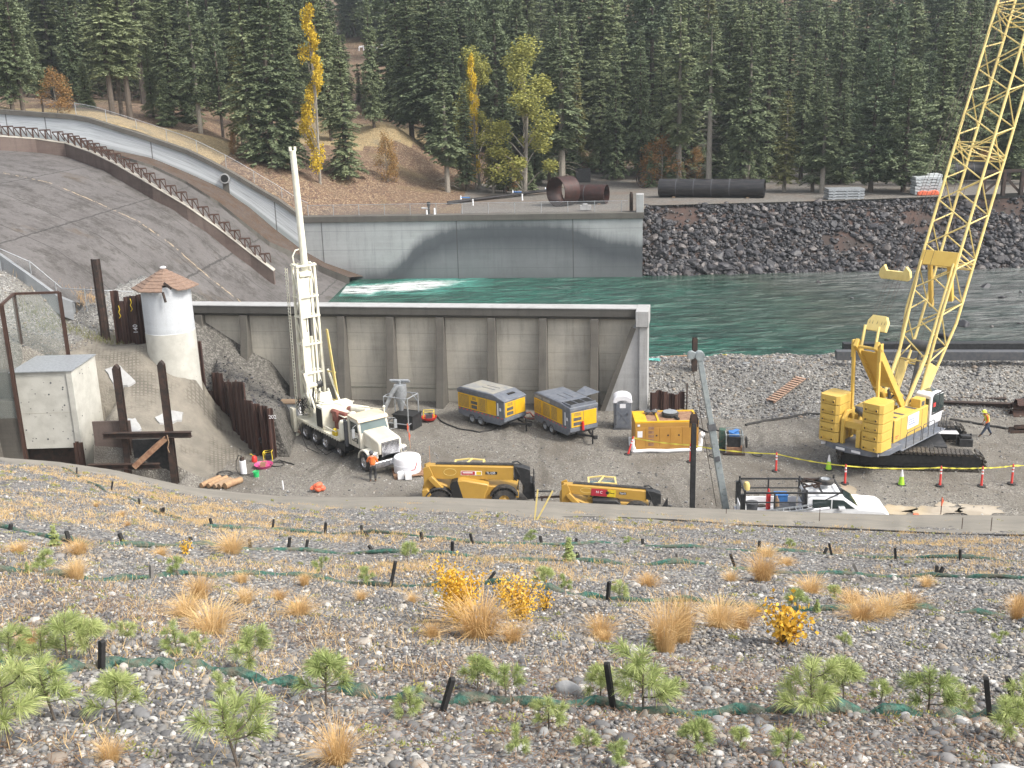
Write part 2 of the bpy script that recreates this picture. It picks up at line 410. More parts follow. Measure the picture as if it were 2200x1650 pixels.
gcols = [(.09, .09, .094), (.17, .167, .165), (.27, .262, .25), (.135, .135, .14), (.36, .34, .31), (.2, .198, .2), (.46, .445, .41), (.11, .107, .108)]
m_ground('heap_gravel', 6, [(.10, .094, .083), (.145, .136, .12), (.075, .07, .063), (.2, .19, .17)], (.045, .04, .035), (.085, .078, .068), .3, .5, .68, 1.4, cell2=11)
m_ground('slope_gravel', 13, gcols, (.05, .045, .04), (.12, .095, .07), .35, .52, .72, 1, cell2=24)
m_ground('pad_gravel', 11, [(.145, .133, .115), (.215, .20, .175), (.175, .162, .14), (.33, .31, .275), (.125, .115, .10), (.195, .18, .158)], (.08, .072, .06), (.12, .104, .084), .22, .46, .62, .9, cell2=20, patch2=(.22, .205, .18), psc2=.09)
m_ground('berm_gravel', 7, [(.17, .165, .155), (.24, .235, .22), (.13, .127, .12), (.34, .33, .31), (.2, .195, .185)], (.075, .07, .063), (.16, .15, .13), .3, .5, .68, 1.2, cell2=13)
m_ground('forest_floor', 5, [(.17, .1, .06), (.11, .06, .045), (.22, .15, .09), (.09, .055, .04), (.32, .24, .15)], (.07, .045, .033), (.16, .125, .06), .09, .52, .66, 1, cell2=9, patch2=(.075, .06, .045), psc2=.06)
m_ground('road_dirt', 6, [(.15, .138, .122), (.19, .175, .155), (.12, .11, .1)], (.11, .1, .09), (.15, .115, .09), .15, .5, .65, .5)
m_ground('dry_grass_ground', 8, [(.36, .27, .14), (.28, .2, .1), (.42, .33, .19), (.22, .17, .09)], (.16, .12, .07), (.14, .13, .1), .2, .55, .7, 1)
def m_tint(name, stops, rough=.85, bmp=0):
    m, n, b = newmat(name); a = n.nodes.new('ShaderNodeAttribute'); a.attribute_name = 'tint'
    c = ramp(n, a.outputs['Fac'], stops)
    v = coords(n, 'Object'); c = mixc(n, ramp(n, noise(n, v, 25, 4), [(.35, 0.), (.75, .45)]), c, (.07, .065, .06), 'MIX')
    n.links.new(c, b.inputs['Base Color']); b.inputs['Roughness'].default_value = rough
    if bmp: bump(n, b, noise(n, v, 8, 4), bmp)
    _m[name] = m; return m
m_tint('stone', [(0.0, (0.071, 0.07, 0.075)), (0.15, (0.19, 0.191, 0.196)), (0.3, (0.101, 0.098, 0.099)), (0.42, (0.285, 0.278, 0.265)), (0.54, (0.154, 0.14, 0.124)), (0.66, (0.356, 0.31, 0.248)), (0.76, (0.202, 0.204, 0.212)), (0.84, (0.285, 0.222, 0.161)), (0.92, (0.498, 0.48, 0.449)), (1.0, (0.496, 0.491, 0.475))])
m_tint('riprap', [(0., (.012, .012, .016)), (.4, (.032, .032, .04)), (.7, (.055, .054, .062)), (.86, (.09, .078, .075)), (1., (.19, .17, .165))], .55)
# ================================================================== THE SETTING
# ---- embankment we stand on, ruled from the crest to its toe rim
YR = 46.0
rim_px = [(-700, 960), (-300, 972), (0, 985), (120, 994), (250, 1012), (400, 1046), (500, 1058), (600, 1067), (750, 1070), (900, 1068), (1100, 1075), (1300, 1084), (1500, 1093), (1700, 1100), (1900, 1107), (2200, 1109), (2600, 1112)]
rim = [PY(a, b, YR) for a, b in rim_px]
rk = np.array([p[0]/YR for p in rim]); rg = np.array([(20.7-p[2])/YR for p in rim])
def grade(k): return np.interp(k, rk, rg)
def relief(x, y):
    return .05*np.sin(x*1.3+1.7*np.sin(y*.7))*np.cos(y*1.1+x*.4)+.03*np.sin(x*3.1+y*2.3)
def ZS(x, y):
    x = np.asarray(x, float); y = np.asarray(y, float)
    k = x/np.maximum(np.abs(y), 2.5)
    return 20.7-grade(k)*y*np.where(y < 0, .3, 1)+relief(x, y)*np.clip((YR-np.abs(y))/6, 0, 1)
def PS(px, py):                          # point on the embankment seen along a bearing
    d = ray(px, py); k = d[0]/d[1]; t = 1.6/(-d[2]-float(grade(k))*d[1])
    x, y = d[0]*t, d[1]*t
    return (x, y, float(ZS(x, y)))
xs = np.r_[np.linspace(-75, -30, 30), np.linspace(-29, 29, 200), np.linspace(30, 75, 30)]
ts = np.r_[np.linspace(-6, 3, 12), np.linspace(3.2, YR, 210)]
X, Y = np.meshgrid(xs, ts); Z = ZS(X, Y)
V = np.stack([X, Y, Z], 2).reshape(-1, 3); nx = len(xs)
I = np.arange((len(ts)-1)*nx).reshape(len(ts)-1, nx)[:, :-1].ravel()
V_slope = V
F = np.stack([I, I+1, I+nx+1, I+nx], 1)
struct(npmesh('gravel_slope', V, F, 'slope_gravel', smooth=True))
# shotcrete lip along the toe and its steep back
lip_px = [(-700, 965), (-300, 978), (0, 991), (120, 1002), (250, 1029), (400, 1062), (500, 1079), (600, 1092), (750, 1096), (900, 1099), (1050, 1108), (1150, 1118), (1300, 1120), (1500, 1127), (1700, 1136), (1900, 1145), (2200, 1152), (2600, 1160)]
lx = np.array([a for a, b in lip_px]); ly = np.array([b for a, b in lip_px])
rx = np.array([a for a, b in rim_px]); ry = np.array([b for a, b in rim_px])
rows = [[] for _ in range(26)]
for px in np.linspace(-650, 2550, 260):
    a = PS(px, float(np.interp(px, lx, ly))+2.2*math.sin(px*.05)+1.5*math.sin(px*.021))
    b = PY(px, float(np.interp(px, rx, ry)), YR); a = (a[0], min(a[1], YR-.6), a[2])
    for j in range(12):
        t = j/11; p = lerp(a, b, t); q = p[2]+.03+.10*math.sin(PI*t)+.04*mnoise.noise(Vector((p[0]*.9, p[1]*.9, 0)))*math.sin(PI*t)
        rows[j].append((p[0], p[1], q-(.06 if j == 0 else 0)))
    for j in range(14):
        t = (j+1)/14; zz = b[2]*(1-t)**1.2-.25*t; wob = .12*mnoise.noise(Vector((b[0]*.7, j*.4, 5)))
        rows[12+j].append((b[0]*(1+.004*j), b[1]+.12+1.5*t+wob, zz))
mb = MB(); mb.grid(rows[::-1]); lip = struct(mb.build('shotcrete_lip', 'shotcrete', angle=80))

# ---- level pad, river berm and the left side slope as one ground sheet
NA, NB = P(420, 655, 7.0), P(1392, 663, 7.0)          # near basin wall line
FA, FB = P(650, 466, 8.0), P(1381, 456, 8.0)          # far basin wall line
def YN(x): return NA[1]+(x-NA[0])*(NB[1]-NA[1])/(NB[0]-NA[0])
def YFx(x): return FA[1]+(x-FA[0])*(FB[1]-FA[1])/(FB[0]-FA[0])
fd = Vector((FB[0]-FA[0], FB[1]-FA[1], 0)); FLEN = fd.length; fd.normalize(); fn = Vector((fd.y, -fd.x, 0))
SH = 2.2
top_px = [(-260, 228), (-100, 229), (0, 235), (80, 241), (150, 246), (190, 253), (300, 287), (400, 321), (450, 345), (500, 371), (560, 407), (600, 430), (650, 466)]
bot_px = [(-260, 262), (-100, 270), (0, 286), (80, 297), (200, 319), (330, 346), (410, 380), (480, 412), (540, 455), (590, 500), (650, 548), (700, 578), (765, 603), (800, 616)]
FA2 = (FA[0]-60*fd.x, FA[1]-60*fd.y)
ftop = [PL(a, b, FA2, FA) for a, b in top_px]; fbot = [PL(a, b, FA2, FB) for a, b in bot_px]
fx_ = np.array([p[0] for p in fbot]); fz_ = np.array([p[2] for p in fbot])
tx_ = np.array([p[0] for p in ftop]); tz_ = np.array([p[2] for p in ftop])
def CZ(x, y):        # chute floor height at plan position
    t = (YFx(x)-y)/45.0
    return float(np.interp(x+SH*t, fx_, fz_))
nk = []
for px, py in ((-600, 250), (-260, 385), (-100, 478), (0, 545), (60, 587), (130, 638), (160, 650), (240, 654), (330, 658)): nk.append(PF(px, py, CZ))
nkx = np.array([p[0] for p in nk]); nky = np.array([p[1] for p in nk])
toeA, toeB = P(1395, 892, 0), P(2200, 886, 0)
crA, crB = P(1395, 790, 1.9), P(2200, 786, 1.9)
shA, shB = P(1395, 768, 1.0), P(2200, 752, 1.0)
left_pts = [(480, 1000, 0), (560, 985, 0), (430, 1045, 0), (600, 985, 0), (590, 955, .1), (250, 742, 5.6), (300, 700, 6.2), (150, 700, 6.6), (100, 640, 8.6), (200, 655, 7.9), (300, 660, 7.6), (0, 600, 10.3), (0, 700, 7.8), (40, 750, 7.0), (110, 740, 6.7), (200, 740, 6.2),
            (250, 830, 4.3), (300, 940, 2.7), (330, 880, 3.2), (372, 915, 2.3), (400, 975, .8), (220, 935, 3.0), (100, 935, 3.2), (0, 860, 4.4), (-100, 620, 11.5), (-100, 760, 8.2), (-100, 900, 5), (-300, 640, 13), (-300, 800, 9), (440, 880, 1.5), (470, 920, .8), (530, 970, .1), (-500, 700, 13)]
lp = [P(a, b, z) for a, b, z in left_pts]
lp += [(x, YN(x)+2, z) for x, z in ((-24, 7.4), (-28, 8.6), (-33, 10), (-40, 12))]
lp += [PY(316, 737, 68.4), PY(330, 760, 67.6), PY(345, 780, 67.0), PY(370, 806, 66.65), PY(400, 814, 66.9), PY(424, 812, 67.8), PY(432, 806, 68.8), P(425, 838, 2.2), P(440, 853, 1.8), P(434, 826, 2.5), P(455, 868, 1.5), P(478, 886, 1.2)]
lp += [(-17.5, 59.5, 0), (-16, 62, 0), (-16, 70, 0), (-15, 55, 0), (-15, 48, 0), (-19, 57, .0)]
GL = rbf(lp)
def GZ(x, y):
    x = np.asarray(x, float); y = np.asarray(y, float)
    t = np.clip((x-toeA[0])/(toeB[0]-toeA[0]), -.3, 6)
    yt = toeA[1]+(toeB[1]-toeA[1])*t; yc = crA[1]+(crB[1]-crA[1])*t; ys = shA[1]+(shB[1]-shA[1])*t
    zb = np.interp(0, [0], [0])+1.9*np.clip((y-yt)/(yc-yt), 0, 1)
    zb = np.where(y > yc, 1.9-.9*np.clip((y-yc)/(ys-yc), 0, 3)**1.5, zb)
    zb = zb*np.clip((x-8.2)/.6, 0, 1)
    zb = zb+np.clip(y-yt, 0, 1)*np.clip((x-9), 0, 1)*(.12*np.sin(x*1.1+y*.8)*np.cos(y*1.7-x*.3))
    zl = np.clip(GL(x, y), -.05, 30)
    zl = np.where((y < 59.0) & (x < -19.4), 0, zl); zl = np.where((y < 64.8) & (x < -24.6) & (x > -31), 0, zl)
    m = np.clip((-x-15.5)/2, 0, 1)
    z = zb*(1-m)+zl*m
    return z+.025*np.sin(x*.9+y*.5)*np.cos(y*.8-x*.3)
xs = np.linspace(-70, 95, 420); ys = np.linspace(44, 86, 170)
X, Y = np.meshgrid(xs, ys); Z = GZ(X, Y)
Z = np.where(Y > YN(X)+3.2, np.where(X < 9, np.minimum(Z, -1.5), Z), Z)   # basin side stays below water
CZa = np.interp(X+SH*np.clip((YFx(X)-Y)/45.0, 0, 1.2), fx_, fz_)
Z = np.where((X < nkx[-1]) & (Y > np.interp(X, nkx, nky)+.1), np.minimum(Z, CZa-1.0), Z)
V = np.stack([X, Y, Z], 2).reshape(-1, 3); nx = len(xs)
I = np.arange((len(ys)-1)*nx).reshape(len(ys)-1, nx)[:, :-1].ravel(); F = np.stack([I, I+1, I+nx+1, I+nx], 1)
cx = X.ravel()[F[:, 0]]; cy = Y.ravel()[F[:, 0]]; 
yb = np.interp((cx-toeA[0])/(toeB[0]-toeA[0]), [0, 1], [toeA[1], toeB[1]])
isb = (cy > yb-1.0) & (cx > 8.5)
isl = (cx < -16.2) & (cy > 59.0) & (GL(cx, cy) < 6.4) & (cx > -37) & (GL(cx, cy) > .05) & ((cy < 69.5) | (cx < -25))
def sub(F, mask, name, m):
    f = F[mask]; u, inv = np.unique(f, return_inverse=True)
    return struct(npmesh(name, V[u], inv.reshape(f.shape), m, smooth=True))
isb = isb | ((~isl) & (cx < -13) & (cy > 67.5))
lh = (~isl) & (cx < -13) & (cy > 67.5) & (cx > -24.5); isb = isb & ~lh; isp = ~(isb | isl | lh)
sub(F, lh, 'dark_gravel_bank', 'heap_gravel'); sub(F, isb, 'gravel_berm', 'berm_gravel'); sub(F, isp, 'gravel_pad', 'pad_gravel'); 
# wire mesh bound into the sprayed slope
def m_shotslope():
    m, n, b = newmat('shotslope'); v = coords(n, 'Object')
    c = mixc(n, ramp(n, noise(n, v, .5, 7, .7), [(.35, 0.), (.65, 1.)]), (.25, .225, .185), (.16, .145, .12))
    area = ramp(n, noise(n, v, .22, 4, .6), [(.47, 0.), (.54, 1.)])
    sp = n.nodes.new('ShaderNodeSeparateXYZ'); n.links.new(v, sp.inputs[0])
    g = math2(n, 'MAXIMUM', math2(n, 'GREATER_THAN', math2(n, 'FRACT', math2(n, 'MULTIPLY', math2(n, 'ADD', sp.outputs[0], math2(n, 'MULTIPLY', sp.outputs[1], .25)), 4.2)), .62),
              math2(n, 'GREATER_THAN', math2(n, 'FRACT', math2(n, 'MULTIPLY', math2(n, 'SUBTRACT', sp.outputs[1], math2(n, 'MULTIPLY', sp.outputs[0], .25)), 4.2)), .62))
    gm = math2(n, 'MULTIPLY', g, area)
    c = mixc(n, math2(n, 'MULTIPLY', gm, .6), c, (.085, .075, .06))
    st = ramp(n, noise(n, v, 7, 5, .7), [(.5, 0.), (.7, .5)])
    c = mixc(n, math2(n, 'MULTIPLY', st, area), c, (.07, .065, .055))
    n.links.new(c, b.inputs['Base Color']); b.inputs['Roughness'].default_value = .9
    bump(n, b, math2(n, 'ADD', noise(n, v, 6, 6), math2(n, 'MULTIPLY', gm, -.4)), .12, .6); _m['shotslope'] = m
m_shotslope()
sub(F, isl, 'shotcrete_slope', 'shotslope')
# pale patches of grout on the slope
for i, pp in enumerate([[(226, 800), (262, 790), (292, 830), (285, 836), (240, 812), (232, 822)], [(228, 796), (258, 788), (290, 825), (270, 833), (245, 826)], [(272, 905), (290, 902), (305, 925), (282, 932)], [(335, 900), (365, 885), (392, 890), (390, 905), (360, 912), (342, 910)]]):
    if i == 0: continue
    cxp = sum(a for a, b in pp)/len(pp); cyp = sum(b for a, b in pp)/len(pp); mb = MB(); vs = []
    c0 = PF(cxp, cyp, lambda x, y: float(GZ(x, y))); rng2 = random.Random(i); outl = []
    for k in range(len(pp)):
        a, b = pp[k], pp[(k+1) % len(pp)]
        for t in (0, .33, .66): outl.append((a[0]+(b[0]-a[0])*t+rng2.uniform(-3, 3), a[1]+(b[1]-a[1])*t+rng2.uniform(-2, 2)))
    ring = [PF(a, b, lambda x, y: float(GZ(x, y))) for a, b in outl]
    vs = [(c0[0], c0[1], c0[2]+.16)]+[(p[0], p[1], p[2]+.12) for p in ring]+[(p[0], p[1], p[2]-.3) for p in ring]; n_ = len(ring)
    mb.add(vs, [(0, 1+k, 1+(k+1) % n_) for k in range(n_)]+[(1+k, 1+n_+k, 1+n_+(k+1) % n_, 1+(k+1) % n_) for k in range(n_)])
    struct(mb.build('grout_patch', 'concrete_light'))
# puddles in the yard
def m_puddle():
    m, n, b = newmat('puddle_water'); v = coords(n, 'Object')
    c = mixc(n, ramp(n, noise(n, v, .8, 3), [(.4, 0.), (.6, 1.)]), (.33, .275, .20), (.42, .36, .275))
    n.links.new(c, b.inputs['Base Color']); b.inputs['Roughness'].default_value = .12; _m['puddle_water'] = m
m_puddle()
for i, (px, py, rx_, ry_) in enumerate([(2105, 1097, 1.35, .75), (2010, 1098, 1.35, .6), (1825, 1057, .45, 1.1), (2030, 1085, .45, .35), (1930, 1096, .8, .7)]):
    c = P(px, py, .0); rr = random.Random(i); n_ = 48; ph = [rr.uniform(0, 6) for _ in range(4)]
    ring = [(c[0]+math.cos(t)*rx_*(1+.18*math.sin(2*t+ph[0])+.14*math.sin(5*t+ph[1])+.08*math.sin(9*t+ph[2])), c[1]+math.sin(t)*ry_*(1+.2*math.sin(3*t+ph[3])+.12*math.sin(7*t)), .035) for t in [2*PI*k/n_ for k in range(n_)]]
    mb = MB(); mb.add(ring, [tuple(range(n_))]); struct(mb.build('puddle', 'puddle_water', smooth=False))

# ---- river
def m_water():
    m, n, b = newmat('river_water'); v = coords(n, 'Object')
    sp = n.nodes.new('ShaderNodeSeparateXYZ'); n.links.new(v, sp.inputs[0]); x, y = sp.outputs[0], sp.outputs[1]
    wob = math2(n, 'MULTIPLY', math2(n, 'SUBTRACT', noise(n, v, .06, 4), .5), 26)
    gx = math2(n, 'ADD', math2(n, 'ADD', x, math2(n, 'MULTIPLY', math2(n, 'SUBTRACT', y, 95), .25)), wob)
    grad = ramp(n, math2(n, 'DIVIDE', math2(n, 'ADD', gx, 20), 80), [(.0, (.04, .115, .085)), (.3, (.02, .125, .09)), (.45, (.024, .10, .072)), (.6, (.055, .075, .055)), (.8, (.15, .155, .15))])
    dk = noise(n, coords(n, 'Object', (.10, .28, 1)), 1.0, 5, .65)
    c = mixc(n, ramp(n, dk, [(.45, 0.), (.7, .65)]), grad, (.014, .042, .034))
    # foam tongue where the outlet jet enters
    fx = math2(n, 'DIVIDE', math2(n, 'SUBTRACT', x, FOAM[0]), FOAM[2]); 
    cur = math2(n, 'ADD', FOAM[1], math2(n, 'MULTIPLY', math2(n, 'MULTIPLY', fx, fx), 4.2))
    dy = math2(n, 'ABSOLUTE', math2(n, 'SUBTRACT', math2(n, 'SUBTRACT', y, cur), math2(n, 'MULTIPLY', math2(n, 'SUBTRACT', noise(n, v, .25, 5), .5), 6)))
    wd = math2(n, 'ADD', 3.6, math2(n, 'MULTIPLY', fx, 5.5))
    f1 = math2(n, 'SUBTRACT', 1.0, math2(n, 'DIVIDE', dy, wd), clamp=True)
    ends = math2(n, 'MULTIPLY', math2(n, 'MULTIPLY', math2(n, 'GREATER_THAN', fx, 0.0), math2(n, 'LESS_THAN', fx, 1.0)), ramp(n, fx, [(0., 1.), (.45, .85), (1., .12)]))
    f = math2(n, 'MULTIPLY', math2(n, 'MULTIPLY', f1, ends), math2(n, 'ADD', .25, math2(n, 'MULTIPLY', noise(n, coords(n, 'Object', (.6, 1.6, 1)), 1.4, 8, .8), 2.0)))
    c = mixc(n, ramp(n, f, [(.05, 0.), (.35, .5), (.85, 1.)]), c, (.12, .45, .37))
    c = mixc(n, ramp(n, f, [(.45, 0.), (.72, 1.)]), c, (.85, .9, .88))
    # streaks painted into the colour: loose foam, sky reflected on ripples, dark ripples
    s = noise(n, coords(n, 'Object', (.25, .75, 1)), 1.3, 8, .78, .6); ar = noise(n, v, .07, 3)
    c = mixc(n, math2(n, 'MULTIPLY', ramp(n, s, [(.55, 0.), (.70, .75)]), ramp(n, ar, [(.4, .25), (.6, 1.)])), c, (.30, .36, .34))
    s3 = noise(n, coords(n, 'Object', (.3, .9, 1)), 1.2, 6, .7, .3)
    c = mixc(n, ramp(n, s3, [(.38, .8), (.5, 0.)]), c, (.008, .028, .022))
    n.links.new(c, b.inputs['Base Color']); b.inputs['Roughness'].default_value = .16; b.inputs['IOR'].default_value = 1.45
    h = math2(n, 'ADD', noise(n, coords(n, 'Object', (.35, .8, 1)), .8, 6, .6, .5), math2(n, 'MULTIPLY', noise(n, coords(n, 'Object', (.5, 1.0, 1)), .25, 3), 1.0))
    bump(n, b, h, 1.5, 1.0); _m['river_water'] = m
fs = P(738, 622, 1.0); fe = P(1060, 612, 1.0)
FOAM = (fs[0], fs[1], fe[0]-fs[0])
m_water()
pc = [(NA[0]-4, YN(NA[0]-4)+.2), (NB[0], YN(NB[0])+.2), (NB[0]+.3, (crA[1]+shA[1])/2+1), ((crB[0]+crA[0])/2, (crA[1]+shA[1]+crB[1]+shB[1])/4+1), (crB[0], (crB[1]+shB[1])/2+1), (130, (crB[1]+shB[1])/2+1), (130, 135), (crB[0], 135), (FB[0], 135), (FB[0], YFx(FB[0])+1), (FA[0]-10, YFx(FA[0]-10)+1)]
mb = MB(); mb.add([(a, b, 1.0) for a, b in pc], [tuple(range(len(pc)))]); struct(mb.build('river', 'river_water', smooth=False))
RB = sorted([(2075, 618, .8), (2118, 617, .9), (2152, 640, .7), (2073, 700, 1.1), (2030, 726, 1.3), (1940, 690, .5), (2195, 628, .5), (1760, 607, .7), (2130, 702, .35), (2190, 695, .5), (1830, 640, .35), (1905, 730, .4)])
for i, (px, py, s_) in enumerate(RB):
    p = P(px, py, 1.0)
    o = stones('river_boulder', [(0, 0, 0)], [s_*.62], ICO2, 'riprap', .62, nvar=1, angular=True); o.location = (p[0], p[1], 1.0)
    tag(o, ORD[i]+' from the left of the dark wet boulders breaking the river surface', 'boulder', 'boulders breaking the river surface')

# ---- counterforted near basin wall
wd_ = Vector((NB[0]-NA[0], NB[1]-NA[1], 0)); Lw = wd_.length; wd_.normalize(); wn = Vector((wd_.y, -wd_.x, 0))   # wn points to the yard
T = Matrix(((wd_.x, -wn.x, 0, NA[0]), (wd_.y, -wn.y, 0, NA[1]), (0, 0, 1, 0), (0, 0, 0, 1)))  # local: x along, y away from yard
def wl(px, py):                                    # local distance along the wall for a bearing
    p = PL(px, py, NA, NB); return (Vector((p[0], p[1], 0))-Vector((NA[0], NA[1], 0))).dot(wd_)
wall = thing('retaining_wall', 'long tan concrete retaining wall with tapering counterforts between the yard and the river', 'retaining wall', NA[:2]+(0,))
Tl = Matrix(((wd_.x, -wn.x, 0, 0), (wd_.y, -wn.y, 0, 0), (0, 0, 1, 0), (0, 0, 0, 1)))
mb = MB(Tl); mb.bx(-5, Lw-.1, .25, .9, -1.5, 6.45); mb.build('wall_panel', 'concrete_tan', wall)
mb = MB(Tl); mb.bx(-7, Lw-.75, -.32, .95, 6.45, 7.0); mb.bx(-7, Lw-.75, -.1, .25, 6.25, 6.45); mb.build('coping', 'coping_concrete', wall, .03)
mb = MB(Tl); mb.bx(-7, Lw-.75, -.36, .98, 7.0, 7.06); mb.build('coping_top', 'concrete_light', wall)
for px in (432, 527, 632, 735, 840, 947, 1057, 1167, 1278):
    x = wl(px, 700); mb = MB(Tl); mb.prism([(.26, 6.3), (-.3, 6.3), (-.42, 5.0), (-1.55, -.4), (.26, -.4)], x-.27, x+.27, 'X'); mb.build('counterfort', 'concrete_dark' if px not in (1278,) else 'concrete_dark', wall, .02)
xe = Lw
mb = MB(Tl); mb.bx(xe-.75, xe+.12, -1.35, .98, 6.0, 7.08); mb.build('end_block', 'concrete_light', wall, .03)
mb = MB(Tl); mb.bx(xe-.5, xe+.05, -1.2, .9, -1, 6.0); mb.build('end_pillar', 'concrete_light', wall, .02)
mb = MB(Tl); mb.prism([(xe-.5, 5.9), (xe-.9, 5.9), (xe-3.1, -.4), (xe-.5, -.4)], -1.0, .26, 'Y'); mb.build('end_buttress', 'concrete_light', wall, .02)
mb = MB(Tl); mb.bar((xe-.9, -1.02, 5.9), (xe-3.15, -1.02, -.4), .35, .06, up=(0, 1, 0)); mb.build('buttress_edge', 'concrete_dark', wall)

# ---- far basin wall
def m_farwall():
    def extra(n, c):
        v = coords(n, 'Object'); sp = n.nodes.new('ShaderNodeSeparateXYZ'); n.links.new(v, sp.inputs[0]); x, z = sp.outputs[0], sp.outputs[2]
        Lf = FLEN; u = math2(n, 'DIVIDE', x, Lf)
        fc = n.nodes.new('ShaderNodeFloatCurve'); cu = fc.mapping.curves[0]
        pts = [(0, .0), (.14, .0), (.24, .10), (.36, .62), (.47, .82), (.6, .86), (.75, .83), (.9, .60), (1, .52)]
        cu.points[0].location = pts[0]; cu.points[1].location = pts[-1]
        for p in pts[1:-1]: cu.points.new(*p)
        fc.mapping.update(); n.links.new(u, fc.inputs['Value'])
        hh = math2(n, 'ADD', math2(n, 'MULTIPLY', fc.outputs[0], 7.0), math2(n, 'MULTIPLY', math2(n, 'SUBTRACT', noise(n, coords(n, 'Object', (1, 1, .15)), 1.2, 6, .7), .5), 1.3))
        d = math2(n, 'SUBTRACT', hh, math2(n, 'SUBTRACT', z, 1.0))
        band = ramp(n, math2(n, 'DIVIDE', math2(n, 'ADD', d, 1.0), 6), [(.02, 0.), (.13, .35), (.24, .85), (.42, .9), (.75, .62), (1., .5)])
        c = mixc(n, band, c, (.045, .052, .062))
        low = ramp(n, math2(n, 'ADD', math2(n, 'DIVIDE', z, 8), math2(n, 'MULTIPLY', noise(n, v, .5, 4), .1)), [(.16, 1.), (.42, 0.)])
        c = mixc(n, math2(n, 'MULTIPLY', low, .6), c, (.10, .11, .115))
        for gx in (.055, .46, .80):
            ln = math2(n, 'LESS_THAN', math2(n, 'ABSOLUTE', math2(n, 'SUBTRACT', u, gx)), .0014); c = mixc(n, math2(n, 'MULTIPLY', ln, .8), c, (.06, .06, .06))
        return c
    m_conc('far_wall_concrete', (.40, .415, .415), (.32, .33, .33), (.19, .2, .2), joint=2.1, extra=extra)
fd = Vector((FB[0]-FA[0], FB[1]-FA[1], 0)); FLEN = fd.length; fd.normalize(); fn = Vector((fd.y, -fd.x, 0))
Tf = Matrix(((fd.x, -fn.x, 0, 0), (fd.y, -fn.y, 0, 0), (0, 0, 1, 0), (0, 0, 0, 1)))
m_farwall()
fw = thing('basin_wall', 'far grey concrete river wall with a dark arched water stain', 'retaining wall', FA[:2]+(0,), math.atan2(fd.y, fd.x))
mb = MB(); mb.bx(0, FLEN, 0, 1.2, -1.5, 7.35); mb.build('wall_panel', 'far_wall_concrete', fw)
mb = MB(); mb.bx(-.3, FLEN+.1, -.18, 1.4, 7.35, 8.0); mb.build('coping', 'concrete_dark', fw, .03)
mb = MB(); mb.bx(FLEN-.7, FLEN+.1, -.1, 1.2, 8.0, 9.9); mb.build('end_pillar', 'concrete_light', fw, .03)
# return wall behind the end
mb = MB(); mb.bx(FLEN-.7, FLEN, 1.2, 9, -1, 7.9); mb.build('return_wall', 'concrete_dark', fw)

# ---- spillway chute on the left
cxs = np.linspace(-66, fx_[-1], 110); rows = []
for j in range(31):
    t = j/30
    rows.append([(lambda y_: (x, y_, CZ(x, y_)))((YFx(x)+.1)*(1-t)+(min(YN(x)+2.0, float(np.interp(x, nkx, nky))+.02) if x < nkx[-1] else YN(x)+2.0)*t) for x in cxs])
def m_chute():
    m, n, b = newmat('chute_floor'); v = coords(n, 'Object')
    c = mixc(n, ramp(n, noise(n, v, .18, 7, .7, .4), [(.35, 0.), (.65, 1.)]), (.082, .074, .071), (.13, .12, .116))
    c = mixc(n, ramp(n, noise(n, v, .5, 9, .78), [(.48, 0.), (.6, .8)]), c, (.042, .037, .032))
    c = mixc(n, ramp(n, noise(n, v, 3.2, 6, .8), [(.45, 0.), (.8, .5)]), c, (.19, .18, .17))
    c = mixc(n, ramp(n, noise(n, coords(n, 'Object', (.25, .4, .4)), .4, 6, .7), [(.6, 0.), (.75, .8)]), c, (.09, .06, .03))
    sp = n.nodes.new('ShaderNodeSeparateXYZ'); n.links.new(v, sp.inputs[0])
    for ax, per, off in ((0, 7.5, .3), (1, 7.6, .1)):
        q = math2(n, 'ADD', sp.outputs[ax], math2(n, 'MULTIPLY', math2(n, 'SUBTRACT', noise(n, v, 1.1, 4), .5), .35))
        if ax == 0: q = math2(n, 'ADD', q, math2(n, 'MULTIPLY', sp.outputs[1], -.05))
        if ax == 1: q = math2(n, 'ADD', q, math2(n, 'MULTIPLY', sp.outputs[0], .12))
        fr = math2(n, 'FRACT', math2(n, 'ADD', math2(n, 'DIVIDE', q, per), off))
        c = mixc(n, math2(n, 'MULTIPLY', math2(n, 'LESS_THAN', fr, .017), .75), c, (.035, .033, .03))
    # one pale weathered seam
    q = math2(n, 'ADD', math2(n, 'ADD', sp.outputs[1], math2(n, 'MULTIPLY', sp.outputs[0], .12)), math2(n, 'MULTIPLY', noise(n, v, 2, 4), .5))
    c = mixc(n, math2(n, 'MULTIPLY', math2(n, 'LESS_THAN', math2(n, 'ABSOLUTE', math2(n, 'SUBTRACT', q, SEAM)), .12), math2(n, 'GREATER_THAN', noise(n, v, 2.5, 3), .5)), c, (.33, .26, .17))
    n.links.new(c, b.inputs['Base Color']); b.inputs['Roughness'].default_value = .8
    bump(n, b, noise(n, v, 5, 6), .05, .5); _m['chute_floor'] = m
SEAM = 0
sm = [PF(a, b, CZ) for a, b in ((345, 525), (545, 650))]
SEAM = sum(p[1]+.12*p[0]+.25 for p in sm)/2
m_chute()
mb = MB(); mb.grid(rows); struct(mb.build('spillway_floor', 'chute_floor', angle=60))
